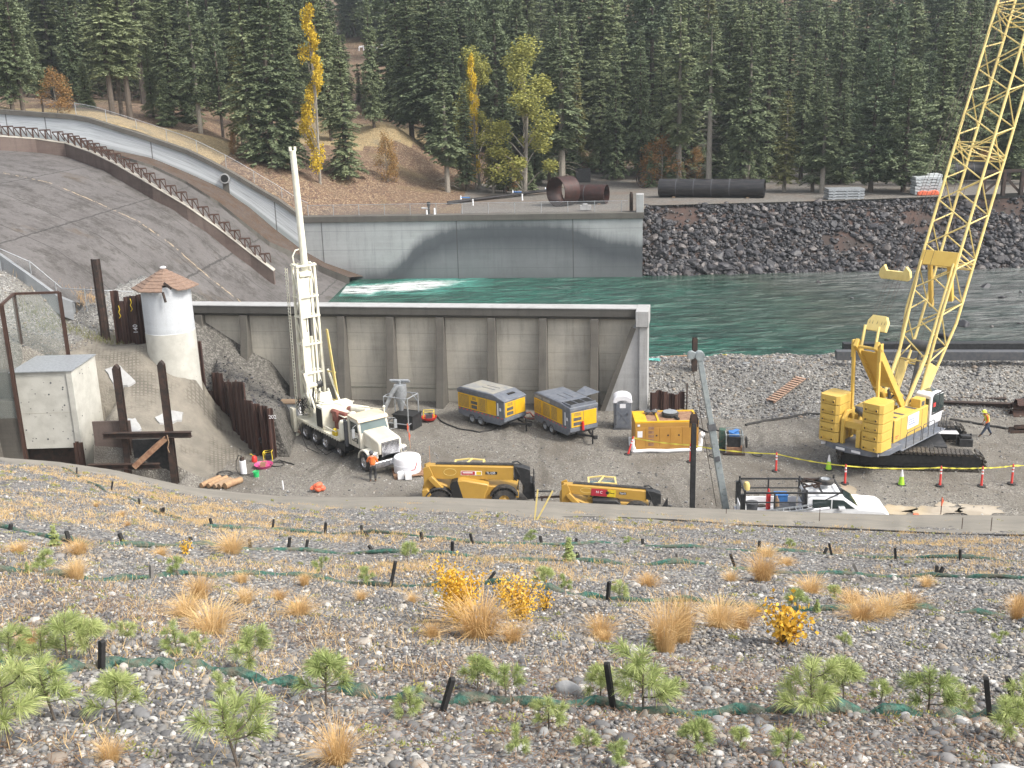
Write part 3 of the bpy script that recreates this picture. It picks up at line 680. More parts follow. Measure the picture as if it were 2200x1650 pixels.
def m_flow():
    m, n, b = newmat('chute_wall'); v = coords(n, 'Object')
    sp = n.nodes.new('ShaderNodeSeparateXYZ'); n.links.new(v, sp.inputs[0])
    # height above the sloping floor comes from the wall's own uv
    uv = n.nodes.new('ShaderNodeUVMap'); su = n.nodes.new('ShaderNodeSeparateXYZ'); n.links.new(uv.outputs[0], su.inputs[0]); u, h = su.outputs[0], su.outputs[1]
    mp = n.nodes.new('ShaderNodeMapping'); mp.inputs['Scale'].default_value = (3, 14, 1); n.links.new(uv.outputs[0], mp.inputs[0])
    c = mixc(n, ramp(n, noise(n, mp.outputs[0], 2.2, 8, .75, .3), [(.35, 0.), (.68, 1.)]), (.66, .69, .71), (.34, .365, .385))
    mp2 = n.nodes.new('ShaderNodeMapping'); mp2.inputs['Scale'].default_value = (12, 50, 1); n.links.new(uv.outputs[0], mp2.inputs[0])
    c = mixc(n, ramp(n, noise(n, mp2.outputs[0], 1.0, 5, .6), [(.52, 0.), (.66, .7)]), c, (.17, .18, .19))
    lo = ramp(n, math2(n, 'ADD', h, math2(n, 'MULTIPLY', noise(n, mp.outputs[0], .8, 3), .35)), [(.42, 1.), (.62, 0.)])
    c = mixc(n, math2(n, 'MULTIPLY', lo, .8), c, (.27, .30, .30))
    wh = ramp(n, math2(n, 'ABSOLUTE', math2(n, 'SUBTRACT', math2(n, 'ADD', h, math2(n, 'MULTIPLY', noise(n, mp.outputs[0], .8, 3), .35)), .6)), [(.0, 1.), (.1, 0.)])
    c = mixc(n, math2(n, 'MULTIPLY', wh, .65), c, (.68, .71, .73))
    for gx in (.24, .345, .62, .93):
        c = mixc(n, math2(n, 'MULTIPLY', math2(n, 'LESS_THAN', math2(n, 'ABSOLUTE', math2(n, 'SUBTRACT', u, gx)), .0016), .8), c, (.1, .1, .1))
    n.links.new(c, b.inputs['Base Color']); b.inputs['Roughness'].default_value = .8; _m['chute_wall'] = m
m_flow()
cw = thing('spillway_wall', 'pale blue-grey concrete wall sweeping down the far side of the spillway chute', 'retaining wall', (0, 0, 0))
n_ = 120; wx = np.linspace(-66, FA[0]-.02, n_); bot = np.interp(wx, fx_, fz_)-.4; tp = np.interp(wx, tx_, tz_)
vs = []; fs_ = []; uvs = []
for i in range(n_):
    y = float(YFx(wx[i])); 
    for z in (bot[i], tp[i]-.45): vs.append((wx[i], y, z)); uvs.append((i/(n_-1), 0 if z == bot[i] else 1))
for i in range(n_-1): fs_.append((2*i, 2*i+2, 2*i+3, 2*i+1))
mb = MB(); mb.add(vs, fs_); o = mb.build('wall_face', 'chute_wall', cw)
ul = o.data.uv_layers.new(name='uv')
for l in o.data.loops: ul.data[l.index].uv = uvs[l.vertex_index]
mb = MB()
for i in range(n_-1):
    a = (wx[i], float(YFx(wx[i])), tp[i]); b = (wx[i+1], float(YFx(wx[i+1])), tp[i+1])
    o_ = len(mb.v); vv = []
    for p in (a, b): vv += [(p[0], p[1]-.2, p[2]-.5), (p[0], p[1]-.2, p[2]), (p[0], p[1]+1.0, p[2]), (p[0], p[1]+1.0, p[2]-1.2)]
    mb.add(vv, [(0, 4, 5, 1), (1, 5, 6, 2), (2, 6, 7, 3)])
mb.build('coping', 'concrete_dark', cw)
# drain pipe mouth
dp = PL(484, 383, FA2, FA)
mb = MB(); mb.cyl((dp[0], dp[1]+.4, dp[2]), (dp[0], dp[1]-.35, dp[2]), .55, n=20); mb.build('drain_ring', 'concrete_light', cw)
mb = MB(); mb.cyl((dp[0], dp[1]-.3, dp[2]), (dp[0], dp[1]-.37, dp[2]), .42, n=20); mb.build('drain_mouth', 'decal_black', cw)
mb = MB(); mb.bx(dp[0]-.35, dp[0]+.35, dp[1]-.05, dp[1]+.2, dp[2]-3.2, dp[2]-.5); mb.build('drain_stain_slab', 'concrete_dark', cw)
# mossy bench along the wall
bench_px = [(180, 318), (260, 340), (330, 362), (400, 395), (470, 440), (530, 490), (580, 530), (640, 558), (700, 590), (752, 612)]
q = [PF(*lerp(bench_px[i], bench_px[i+1], t), CZ) for i in range(len(bench_px)-1) for t in (0, .25, .5, .75)]+[PF(*bench_px[-1], CZ)]

mb = MB(); r1 = []; r2 = []; r3 = []
for i, p in enumerate(q):
    k = i/(len(q)-1); hgt = .3+.9*max(0, k-.4)
    r1.append((p[0]+1.2, float(YFx(p[0]+1.2))+.05, CZ(p[0]+1.2, float(YFx(p[0]+1.2)))+hgt)); r2.append((p[0], p[1], p[2]+hgt)); r3.append((p[0]-.1, p[1]-.1, p[2]-.5))
def m_moss():
    m, n, b = newmat('moss_litter'); v = coords(n, 'Object')
    c = mixc(n, ramp(n, noise(n, v, .7, 8, .8), [(.4, 0.), (.62, 1.)]), (.065, .038, .022), (.085, .07, .063))
    c = mixc(n, ramp(n, noise(n, v, 5, 5, .8), [(.55, 0.), (.7, .8)]), c, (.22, .12, .05)); n.links.new(c, b.inputs['Base Color']); b.inputs['Roughness'].default_value = .95; _m['moss_litter'] = m
m_moss()
mb.grid([r2, r1]); struct(mb.build('mossy_bench', 'moss_litter')); mb = MB(); mb.grid([r3, r2]); struct(mb.build('bench_face', 'concrete_dark', smooth=False))
# divider wall with rusty brackets
div_px = [(-260, 316), (-100, 318), (0, 323), (80, 328), (143, 337), (200, 358), (252, 384), (330, 430), (404, 474), (470, 520), (540, 574), (590, 612)]
dv = [PF(a, b, CZ) for a, b in div_px]
divider = thing('divider_wall', 'low rusty stained divider wall with steel brackets curving down the spillway chute', 'divider wall')
mb = MB(); mt = MB(); cum = [0]
for i in range(len(dv)-1):
    a, b = dv[i], dv[i+1]
    for M__, z0, z1, w0, w1 in ((mb, -.3, 1.35, 0, .55), (mt, 1.35, 1.43, -.05, .95)):
        vv = []
        for p in (a, b): vv += [(p[0], p[1]+w0, p[2]+z0), (p[0], p[1]+w0, p[2]+z1), (p[0], p[1]+w1, p[2]+z1), (p[0], p[1]+w1, p[2]+z0)]
        M__.add(vv, [(0, 4, 5, 1), (1, 5, 6, 2), (2, 6, 7, 3), (0, 1, 2, 3), (4, 7, 6, 5)])
    cum.append(cum[-1]+math.dist(a, b))
mb.build('wall_body', 'concrete_rusty', divider, smooth=False); mt.build('wall_top', 'concrete_tan', divider, smooth=False)
mb = MB(); h_ = .95
mb.bar((-.05, 0, 0), (-.05, 0, h_), .13); mb.bar((-.6, 0, h_), (.45, 0, h_), .2, .13); mb.bar((-.05, 0, .05), (-.6, 0, h_), .09); mb.bar((.5, .0, .0), (.45, 0, h_), .08); mb.bar((.45, 0, .1), (.0, 0, h_), .09)
s0 = cum[2]-1.5; s1 = cum[-1]-.3; s_ = s0; first = None
while s_ < s1:
    i = max(k for k in range(len(cum)) if cum[k] <= s_); t = (s_-cum[i])/(cum[i+1]-cum[i]); p = lerp(dv[i], dv[i+1], t)
    if first is None: first = br = mb.build('bracket', 'rust_steel', divider)
    else: br = first.copy(); col.objects.link(br); br.parent = divider
    br.location = (p[0], p[1]+.45, p[2]+1.43); br.rotation_euler = (0, 0, R(14)); s_ += 1.22
# near side kerb wall of the chute
mb = MB()
for i in range(len(nk)-3):
    vv = []
    for p in (nk[i], nk[i+1]): vv += [(p[0], p[1]-.4, p[2]-1.2), (p[0], p[1]-.4, p[2]+.1), (p[0], p[1], p[2]+.1), (p[0], p[1], p[2]-1)]
    mb.add(vv, [(0, 4, 5, 1), (1, 5, 6, 2), (2, 6, 7, 3)])
o = mb.build('chute_kerb', 'concrete_cool', smooth=False); tag(o, 'grey concrete kerb along the near edge of the spillway, above the dry grass bank at far left', 'kerb')

# ---- far bank: terrain from bearings at known distances
cp = []
for x in np.linspace(-64, FA[0], 9): cp.append((x, float(YFx(x))+1.0, float(np.interp(x, tx_, tz_))-.25))
for x in np.linspace(FA[0]+1, FB[0]+1, 5): cp.append((x, float(YFx(x))+1.2, 7.85))
for a, b, z in [(800, 448, 7.9), (1000, 446, 7.9), (1350, 445, 7.9), (1150, 420, 7.9), (1300, 380, 8.1), (1500, 425, 7.9), (1500, 400, 8), (1800, 428, 7.9), (1900, 400, 8), (2200, 428, 8.2), (2200, 400, 8.3), (2500, 420, 9)]: cp.append(P(a, b, z))
for a, b, Y_ in [(650, 385, 126), (720, 380, 132), (700, 330, 140), (830, 264, 152), (900, 300, 155), (770, 290, 150), (850, 350, 140), (930, 395, 138), (1000, 395, 146), (960, 340, 155), (600, 320, 145), (500, 290, 145), (400, 250, 148), (250, 232, 148), (100, 222, 145), (0, 218, 145),
                 (400, 300, 128), (500, 350, 126), (800, 130, 270), (800, 108, 285), (780, 96, 300), (1100, 300, 178), (1300, 345, 170), (1500, 350, 172), (1800, 350, 175), (2100, 355, 175), (500, 200, 230), (100, 175, 230), (1200, 190, 250), (1700, 200, 250), (2200, 200, 250), (2900, 200, 250)]: cp.append(PY(a, b, Y_))
cp += [(-120, 330, 34), (-40, 340, 42), (40, 340, 55), (120, 340, 60), (-120, 430, 38), (0, 450, 80), (150, 450, 95), (200, 250, 30), (-150, 150, 22), (-90, 120, 21)]
FZ_ = rbf(cp)
def FZ(x, y): return FZ_(x, y)
bankx = [(PL(1384, 0, FA, FB)[0])]
rows = []; ysf = np.r_[np.linspace(0, 1, 90)**1.6]
xsf = np.linspace(-130, 190, 260)
def ystart(x): return np.where(x <= FB[0]+.3, YFx(x)+.9, 122.0-.035*(x-15))
V = []
for t in ysf:
    y0 = ystart(xsf); y = y0+(460-y0)*t; z = FZ(xsf, y); z = z+.35*np.sin(xsf*.4+y*.3)*np.clip((z-9)/4, 0, 1)
    V.append(np.stack([xsf, y, z], 1))
V = np.concatenate(V); nx = len(xsf)
I = np.arange((len(ysf)-1)*nx).reshape(len(ysf)-1, nx)[:, :-1].ravel(); F = np.stack([I, I+1, I+nx+1, I+nx], 1)
cx = V[F[:, 0], 0]; cy = V[F[:, 0], 1]; cz = V[F[:, 0], 2]
road = (cz < 8.6) & (cx > -6); grass = (~road) & (((cx < -33) & (cy < 135)) | ((cy > 143) & (cy < 168) & (cx > -30) & (cx < -6) & (cz > 13.5)))
def sub2(mask, name, m):
    f = F[mask]; u, inv = np.unique(f, return_inverse=True); return struct(npmesh(name, V[u], inv.reshape(f.shape), m, smooth=True))
sub2(road, 'dirt_road', 'road_dirt'); sub2(grass, 'dry_grass_bank', 'dry_grass_ground'); sub2(~(road | grass), 'forest_hillside', 'forest_floor')
# riprap slope under the road
def RZ(x, y):
    y1 = ystart(x)+.3; y0 = y1-7.5
    return .2+7.6*np.clip((y-y0)/(y1-y0), 0, 1)
xr = np.linspace(FB[0]-.2, 110, 160); yr = np.linspace(0, 1, 12); V2 = []
for t in yr:
    y1 = ystart(xr+1)+.4; y = y1-7.9+7.9*t; V2.append(np.stack([xr, y, np.minimum(RZ(xr+1, y), 7.75)-.1], 1))
V2 = np.concatenate(V2); nx = len(xr); I = np.arange((len(yr)-1)*nx).reshape(len(yr)-1, nx)[:, :-1].ravel()
m_tint('riprap_base', [(0., (.03, .028, .03)), (1., (.04, .035, .035))])
mat('dark_earth', (.05, .04, .036), (.09, .055, .045), .5, .95)
struct(npmesh('river_bank', V2, np.stack([I, I+1, I+nx+1, I+nx], 1), 'dark_earth', smooth=True))
n_ = 15000; x = rng.uniform(FB[0]+.2, 80, n_); t = rng.uniform(0, 1, n_)**.9; y1 = ystart(x+1)+.6; y = y1-8.1+8.1*t; z = np.minimum(RZ(x+1, y), 7.6)+rng.uniform(-.12, .12, n_)
sz = np.clip(rng.lognormal(-1.62, .5, n_), .1, .8)*(1.25-.5*t)
keep = ~((np.sin(x*.35+1)*np.cos(y*.9+x*.2) > .55) & (t > .35) & (rng.uniform(0, 1, n_) < .85))
tag(stones('riprap_rocks', np.stack([x, y, z], 1)[keep], sz[keep], ICO1, 'riprap', .8, smooth=False, angular=True, nvar=60), 'black angular riprap rocks piled on the far river bank', 'rocks', kind='stuff')
# distant wooded ridge that closes the valley
# ================================================================== VEGETATION
def m_leaf(name, c1, c2, c3=None, rnd=.5, rough=.75, trans=.0):
    m, n, b = newmat(name); a = n.nodes.new('ShaderNodeAttribute'); a.attribute_name = 'tint'
    oi = n.nodes.new('ShaderNodeObjectInfo')
    f = math2(n, 'ADD', math2(n, 'MULTIPLY', a.outputs['Fac'], 1-rnd), math2(n, 'MULTIPLY', oi.outputs['Random'], rnd))
    c = ramp(n, f, [(.1, c1), (.6, c2), (1., c3 or c2)])
    n.links.new(c, b.inputs['Base Color']); b.inputs['Roughness'].default_value = rough; b.inputs['Specular IOR Level'].default_value = .25
    if trans:
        t = n.nodes.new('ShaderNodeBsdfTranslucent'); n.links.new(c, t.inputs[0]); x = n.nodes.new('ShaderNodeMixShader'); x.inputs[0].default_value = trans
        n.links.new(b.outputs[0], x.inputs[1]); n.links.new(t.outputs[0], x.inputs[2]); n.links.new(x.outputs[0], n.nodes['Material Output'].inputs[0])
    _m[name] = m; return m
m_leaf('fir_needles', (.085, .115, .065), (.20, .24, .13), (.35, .38, .20))
m_leaf('pine_needles', (.11, .15, .095), (.20, .245, .145), (.29, .33, .19))
m_leaf('olive_needles', (.12, .135, .06), (.20, .20, .085), (.28, .25, .1))
m_leaf('gold_leaves', (.48, .33, .03), (.78, .57, .06), (.85, .68, .14), trans=.2)
m_leaf('pale_leaves', (.26, .27, .08), (.46, .43, .12), (.62, .55, .17), trans=.2)
m_leaf('russet_leaves', (.20, .10, .05), (.32, .19, .08), (.42, .28, .1), trans=.2)
m_leaf('sapling_needles', (.22, .29, .10), (.42, .48, .19), (.60, .62, .30), rnd=.35, trans=.25)
m_leaf('yellow_leaves', (.62, .34, .04), (.78, .48, .06), (.85, .62, .16), rnd=.15, trans=.25)
m_leaf('dry_grass', (.46, .28, .12), (.66, .45, .21), (.78, .60, .35), rnd=.45, trans=.25)
m_leaf('forb_leaves', (.18, .21, .06), (.36, .36, .11), (.52, .45, .15), rnd=.1, trans=.2)
def quads(P0, D, S, L, W):
    """long thin leaf quads: P0 start, D unit direction, S side vector"""
    L = L[:, None]; W = W[:, None]
    a = P0-S*W*.3; b = P0+D*L*.5-S*W; c = P0+D*L; d = P0+D*L*.5+S*W
    V = np.stack([a, b, c, d], 1).reshape(-1, 3); return V, np.arange(len(V)).reshape(-1, 4)
def unit(v): return v/np.maximum(np.linalg.norm(v, axis=-1, keepdims=True), 1e-6)
def conifer(name, seed, hgt=24., rad=3.2, base=.1, levels=60, per=7, tw=15, droop=.35, mt='fir_needles', bark='bark', shape=.8, dead=0, clump=False, dens=1.0, tl=.55):
    g = np.random.default_rng(seed); Ps, Ds, Ss, Ls, Ws, Ts = [], [], [], [], [], []
    br = MB(); z0 = hgt*base
    for i in range(levels):
        f = (i+g.uniform(-.4, .4))/levels; f = min(max(f, 0), 1); z = z0+(hgt-z0)*f
        lm = rad*(1-f)**shape*(.82+.3*math.sin(f*17+seed)+.0)+.25
        if f < .12: lm *= .65+f*3
        for j in range(per):
            if g.uniform() > dens: continue
            a = g.uniform(0, 2*PI); L = lm*g.uniform(.65, 1.12); up = .55*f-.1+g.uniform(-.1, .1)
            n_ = max(3, int(tw*L/rad*1.3)+2); t = np.sort(g.uniform(.15, 1, n_))
            bx_ = np.cos(a)*t*L; by_ = np.sin(a)*t*L; bz = z+up*t*L-droop*(t**2)*L*(1-.6*f)
            pos = np.stack([bx_, by_, bz], 1)
            for sgn in (-1, 1):
                for rep in range(2):
                    th = a+sgn*g.uniform(.35, 1.25, n_); dz = g.uniform(-.55, .1, n_)*(.4 if clump else 1)+(.35 if clump else -.1)
                    d = unit(np.stack([np.cos(th), np.sin(th), dz], 1)); s_ = unit(np.cross(d, np.stack([np.zeros(n_), np.zeros(n_), np.ones(n_)], 1)+g.normal(0, .45, (n_, 3))))
                    Ps.append(pos+g.normal(0, .05, (n_, 3))); Ds.append(d); Ss.append(s_)
                    Ls.append(g.uniform(.6, 1.2, n_)*tl*(1.15-.5*t)*(1.1-.5*f)+.12); Ws.append(g.uniform(.05, .11, n_)*(1.6 if clump else 1)); Ts.append(np.clip(g.normal(.45, .22, n_)+.15*(t-.5), 0, 1))
            if clump:
                k = 14; c = pos[-1]; d = unit(g.normal(size=(k, 3))+np.array([0, 0, .5])); s_ = unit(np.cross(d, g.normal(size=(k, 3))))
                Ps.append(np.repeat(c[None], k, 0)); Ds.append(d); Ss.append(s_); Ls.append(g.uniform(.35, .6, k)); Ws.append(g.uniform(.06, .1, k)); Ts.append(g.uniform(.4, .9, k))
            if f < .5 and j % 2 == 0: br.tube([(0, 0, z), (math.cos(a)*L*.5, math.sin(a)*L*.5, z+up*.5*L-droop*.25*L), (math.cos(a)*L*.9, math.sin(a)*L*.9, z+up*.9*L-droop*.81*L)], [.05, .035, .012], 3, False)
    for i in range(dead):
        z = g.uniform(.12, .95)*z0+.5; a = g.uniform(0, 2*PI); L = g.uniform(.5, 1)*rad*.8
        br.tube([(0, 0, z), (math.cos(a)*L*.5, math.sin(a)*L*.5, z-.02*L), (math.cos(a)*L, math.sin(a)*L, z-.35*L)], [.035, .025, .01], 3, False)
    V, F = quads(np.concatenate(Ps), np.concatenate(Ds), np.concatenate(Ss), np.concatenate(Ls), np.concatenate(Ws))
    root = bpy.data.objects.new(name, None); col.objects.link(root)
    npmesh('crown', V, F, mt, root, {'tint': np.repeat(np.concatenate(Ts), 4)})
    r0 = hgt*.0115+.05; lean = g.uniform(-.012, .012)*hgt
    br.tube([(0, 0, -.6), (0, 0, .2), (lean*.3, 0, hgt*.3), (lean*.6, 0, hgt*.6), (lean*.2, 0, hgt*.98)], [r0*1.35, r0*1.05, r0*.85, r0*.55, .02], 8, False)
    br.build('trunk', bark, root); root['h'] = hgt
    return root
def broadleaf(name, seed, hgt=10., rad=2.5, mt='gold_leaves', n_=5200, base=.12, lsz=.2, bark='bark_pale', tall=1.0, gaps=.5):
    g = np.random.default_rng(seed); root = bpy.data.objects.new(name, None); col.objects.link(root); br = MB()
    cs = []
    K = 26
    for i in range(K):
        f = base+(1-base)*(i+.5)/K; r = rad*math.sin(min(1, (1-f)*1.4+.12)*PI*.5)*g.uniform(.35, 1)
        a = g.uniform(0, 2*PI); c = np.array([math.cos(a)*r*.75, math.sin(a)*r*.75, f*hgt]); cs.append((c, g.uniform(.16, .34)*rad+.12))
        br.tube([(0, 0, max(.1, f*hgt-.25*hgt*.6)), (c[0]*.5, c[1]*.5, c[2]-.1*hgt*.5), tuple(c)], [.03*hgt/10+.01, .02*hgt/10+.008, .008], 4, False)
    idx = g.integers(0, K, n_); C = np.array([cs[i][0] for i in idx]); Rr = np.array([cs[i][1] for i in idx])
    p = C+unit(g.normal(size=(n_, 3)))*(g.uniform(0, 1, n_)**.45*Rr)[:, None]*np.array([1, 1, 1.25])
    d = unit(g.normal(size=(n_, 3))); s_ = unit(np.cross(d, g.normal(size=(n_, 3))))
    V, F = quads(p, d, s_, g.uniform(.7, 1.3, n_)*lsz, g.uniform(.3, .5, n_)*lsz)
    npmesh('crown', V, F, mt, root, {'tint': np.repeat(np.clip(g.normal(.5, .25, n_), 0, 1), 4)})
    r0 = hgt*.009+.02; br.tube([(0, 0, -.4), (0, 0, .1), (.02*hgt, 0, hgt*.5), (0, 0, hgt*.95)], [r0*1.3, r0, r0*.6, .01], 7, False)
    br.build('trunk', bark, root); root['h'] = hgt; return root
PR = {
 'firA': conifer('fir_tree', 1, 26, 3.3, .06, 62, 7), 'firB': conifer('fir_tree', 2, 24, 2.7, .12, 56, 7, droop=.5, dead=14), 'firC': conifer('fir_tree', 3, 26, 3.9, .11, 54, 7, droop=.4, shape=.7, dead=24),
 'firD': conifer('fir_tree', 4, 22, 2.3, .24, 40, 6, droop=.55, dead=26, bark='bark_pale', dens=.8), 'firE': conifer('fir_tree', 9, 30, 3.6, .25, 54, 7, droop=.3, shape=.62, dead=22),
 'pine': conifer('pine_tree', 5, 24, 4.6, .08, 44, 8, tw=11, droop=.12, mt='pine_needles', shape=.55, clump=True, tl=.5), 'pineB': conifer('pine_tree', 6, 28, 3.6, .2, 44, 7, tw=11, droop=.12, mt='pine_needles', shape=.55, clump=True, tl=.5, dead=14),
 'olive': conifer('larch_tree', 7, 20, 2.6, .14, 46, 6, droop=.45, mt='olive_needles', bark='bark_pale', dens=.85, dead=10), 'snag': conifer('dying_fir_tree', 8, 22, 3.0, .52, 26, 5, droop=.6, dens=.7, dead=60, bark='bark_pale'),
 'gold': broadleaf('cottonwood_tree', 21, 16, 2.0, 'gold_leaves', 5200, .1, .22), 'birch': broadleaf('birch_tree', 22, 16, 2.8, 'pale_leaves', 9000, .12, .2), 'bush': broadleaf('maple_shrub', 23, 5.5, 2.3, 'russet_leaves', 3600, .1, .16), 'young': conifer('young_fir_tree', 31, 8, 1.7, .03, 34, 7, tw=11, tl=.4, droop=.2)}
BW = {'firA': 'dark dense fir', 'firB': 'dark narrow fir with drooping boughs', 'firC': 'broad dark fir with bare lower trunk', 'firD': 'thin fir with pale bare trunk', 'firE': 'tall dark conifer with bare lower trunk', 'pine': 'broad bushy grey-green pine', 'pineB': 'tall clumpy pine', 'olive': 'olive-yellow sparse conifer', 'snag': 'half-dead fir with pale bare drooping branches', 'gold': 'bright yellow autumn cottonwood', 'birch': 'pale yellow-green birch', 'bush': 'russet and gold leafy shrub', 'young': 'small young fir'}
used = set()
ZC = {}
def zone(x, y, z):
    px = proj(x, y, z)[0]; a = 'above the spillway at left' if px < 620 else 'behind the grassy knoll' if px < 900 else 'behind the birches and rusty ring' if px < 1330 else 'above the long black pipe' if px < 1720 else 'at the right above the rock bank'
    return a
def put(kind, x, y, z, h, w, label, group, rz=None):
    if label.startswith('dark conifer in the dense'):
        zn = zone(x, y, z); dp_ = 'just' if y < 185 else 'deep' if y < 250 else 'high'; label = f"dark conifer {dp_ + (' back' if dp_ != 'high' else '')} in the forest {zn}"; group = f'conifers {dp_} back in the forest {zn}'
    elif label.startswith('low young'):
        zn = zone(x, y, z); k_ = ZC.get(zn, 0); ZC[zn] = k_+1; label = f"{'low young fir' if kind == 'young' else 'low russet bush'} under the far woods {zn}"
        group = f'low growth under the far woods {zn}'
    pr = PR[kind]; s_ = h/pr['h']; hs = s_*w*(1.0 if s_ > .7 else 1.1)
    if kind not in used: o = pr; used.add(kind)
    else: o = dup(pr)
    o.location = (x, y, z); o.scale = (hs, hs, s_); o.rotation_euler = (0, 0, rng.uniform(0, 6.28) if rz is None else rz)
    return tag(o, label, 'shrub' if kind == 'bush' else 'tree', group)
front = [  # base px, base py, top py, kind, width factor
 (15, 240, -40, 'firC', 1.2), (50, 238, -90, 'pineB', 1.1), (92, 236, 60, 'firE', .8), (124, 240, 152, 'bush', 1.2), (188, 236, 130, 'young', 1.0), (165, 226, -20, 'firB', 1.1),
 (243, 252, -140, 'firE', 1.2), (262, 250, -100, 'firE', .95), (280, 256, -150, 'firE', 1.25), (330, 250, 60, 'firA', 1.0), (372, 262, -70, 'firB', 1.2), (410, 268, 120, 'young', 1.0), (432, 290, -40, 'firD', 1.2), (360, 268, 165, 'young', 1.1),
 (480, 300, 10, 'pineB', .8), (523, 318, 60, 'olive', 1.1), (545, 352, -60, 'firC', 1.1), (588, 362, -90, 'firA', 1.35), (620, 345, 140, 'firB', 1.1), (628, 366, -60, 'firA', .9), (688, 392, 12, 'gold', .85), (745, 384, 70, 'firA', 1.2), (712, 300, -30, 'firB', 1.0),
 (600, 300, -120, 'pineB', 1.0), (505, 334, 300, 'bush', .7), (833, 390, 292, 'bush', .8), (812, 250, 152, 'young', 1.0), (872, 246, 100, 'firB', 1.0), (786, 240, 140, 'firA', .8),
 (935, 330, -70, 'firC', 1.45), (962, 412, 145, 'firD', 1.5), (1003, 410, 190, 'firB', 1.3), (1030, 405, 112, 'birch', 1.25), (1022, 408, 118, 'gold', .6), (1085, 415, 190, 'firB', 1.1), (1128, 420, 92, 'birch', 1.6), (1095, 410, 330, 'bush', .9), (1060, 415, 250, 'olive', 1.0),
 (1070, 350, -60, 'pineB', 1.1), (1180, 400, 120, 'firB', 1.0), (1207, 402, 28, 'firD', 1.6), (1240, 372, 130, 'olive', .9), (1150, 395, 240, 'firA', 1.0),
 (1290, 372, 90, 'firA', 1.1), (1335, 372, 50, 'firB', 1.25), (1375, 395, 60, 'firC', .95), (1398, 402, 322, 'young', .7), (1420, 385, 110, 'firA', 1.0), (1457, 398, -10, 'firD', 1.2), (1480, 380, 60, 'firA', 1.0),
 (1522, 402, 40, 'snag', 1.3), (1560, 380, 20, 'firC', 1.1), (1592, 404, 100, 'firB', 1.2), (1604, 404, 20, 'firD', 1.3), (1645, 385, -10, 'firA', 1.1), (1684, 412, 190, 'olive', 1.25), (1720, 385, 80, 'firB', 1.1), (1745, 412, 185, 'firB', 1.2), (1765, 414, 165, 'firD', 1.5), (1805, 395, 175, 'firA', 1.2),
 (1795, 380, 0, 'firC', 1.0), (1870, 412, 85, 'pine', 1.25), (1940, 412, 125, 'pine', 1.35), (1905, 385, 10, 'pine', 1.1), (2010, 398, 20, 'firA', 1.2), (2060, 385, -20, 'firC', 1.1), (2110, 380, 30, 'firA', 1.1), (2165, 390, 40, 'firB', 1.3), (2230, 395, 10, 'firC', 1.2), (1980, 372, 110, 'pine', 1.0), (2150, 500, 455, 'young', 1.1), (2195, 540, 492, 'young', .9), (2190, 385, 300, 'birch', .8)]
cnt = {}
front.sort(key=lambda a: a[0])
for bx_, by_, ty_, kd, w_ in front:
    if by_ > 430: p = PY(bx_, by_, 119.5)
    else: p = PF(bx_, by_, lambda x, y: float(FZ(x, y)), 112, 330, 260)
    if p[1] < YFx(p[0])+1.5 and by_ < 430: p = (p[0], float(YFx(p[0]))+2.5, float(FZ(p[0], YFx(p[0])+2.5)))
    top = PY(bx_, ty_, p[1]); h = max(2.5, top[2]-p[2])
    k = cnt.get(kd, 0); cnt[kd] = k+1
    put(kd, p[0], p[1], p[2]-.1, h, w_, f'{BW[kd]}, far bank front row, {ORD[k]} such from left', 'front trees of the far bank woods')
# deeper rows
nb = 0
for px, by, ty in ((712, 262, 90), (742, 262, 130), (728, 240, 40), (748, 245, 70), (700, 250, 20), (722, 225, -20)):
    p = PF(px, by, lambda x, y: float(FZ(x, y)), 112, 330, 260); top = PY(px, ty, p[1])
    put('firA' if px % 4 else 'firB', p[0], p[1], p[2]-.2, max(4, top[2]-p[2]), 1.15, 'dark conifer in the dense forest behind the front trees of the far bank', 'conifers of the dense forest behind')
for i in range(26):
    px = rng.uniform(735, 890); p = PF(px, rng.uniform(66, 88), lambda x, y: float(FZ(x, y)), 112, 430, 400); put(['firA', 'firC', 'pineB'][i % 3], p[0], p[1], p[2]-.2, rng.uniform(14, 22), 1.4, 'dark conifer in the dense forest behind the front trees of the far bank', 'conifers of the dense forest behind')
for i in range(60):      # low young firs and brush along the edge of the woods
    px = 1010+rng.uniform(0, 1190); Y_ = rng.uniform(141, 158); d = ray(px, 300); x = d[0]/d[1]*Y_; z = float(FZ(x, Y_))
    if 1235 < px < 1385 or z > 16: continue
    put('young' if rng.uniform() < .8 else 'bush', x, Y_, z-.1, rng.uniform(2.2, 6.5), rng.uniform(1, 1.6), 'low young growth in the shade at the edge of the far woods', 'low young growth under the far woods')
for Y_, step, hlo, hhi in ((158, 64, 17, 25), (172, 56, 20, 29), (190, 52, 22, 31), (212, 54, 24, 34), (240, 54, 24, 34), (275, 50, 24, 34), (315, 48, 26, 34)):
    px = -40+rng.uniform(0, 20)
    while px < 2260:
        d = ray(px, 300); yy = Y_+rng.uniform(-9, 9); x = d[0]/d[1]*yy; z = float(FZ(x, yy)); h = rng.uniform(hlo, hhi)*(1 if px > 600 else 1.0)
        px += step*rng.uniform(.6, 1.4)
        if 752 < px < 874 and Y_ < 300:
            if Y_ < 175: continue
            top = PY(px, rng.uniform(128, 170), yy)[2]; h = min(h, top-z)
            if h < 5: continue
        if Y_ < 165 and px < 760: continue
        if z < 8.6 and yy < 152: continue
        kd = rng.choice(['firA', 'firB', 'firC', 'firE', 'pineB', 'firA', 'firB', 'pine', 'olive'], p=[.2, .18, .14, .1, .09, .11, .1, .05, .03])
        put(kd, x, yy, z-.2, h, rng.uniform(.85, 1.55), 'dark conifer in the dense forest behind the front trees of the far bank', 'conifers of the dense forest behind', None); nb += 1
print('back trees', nb)

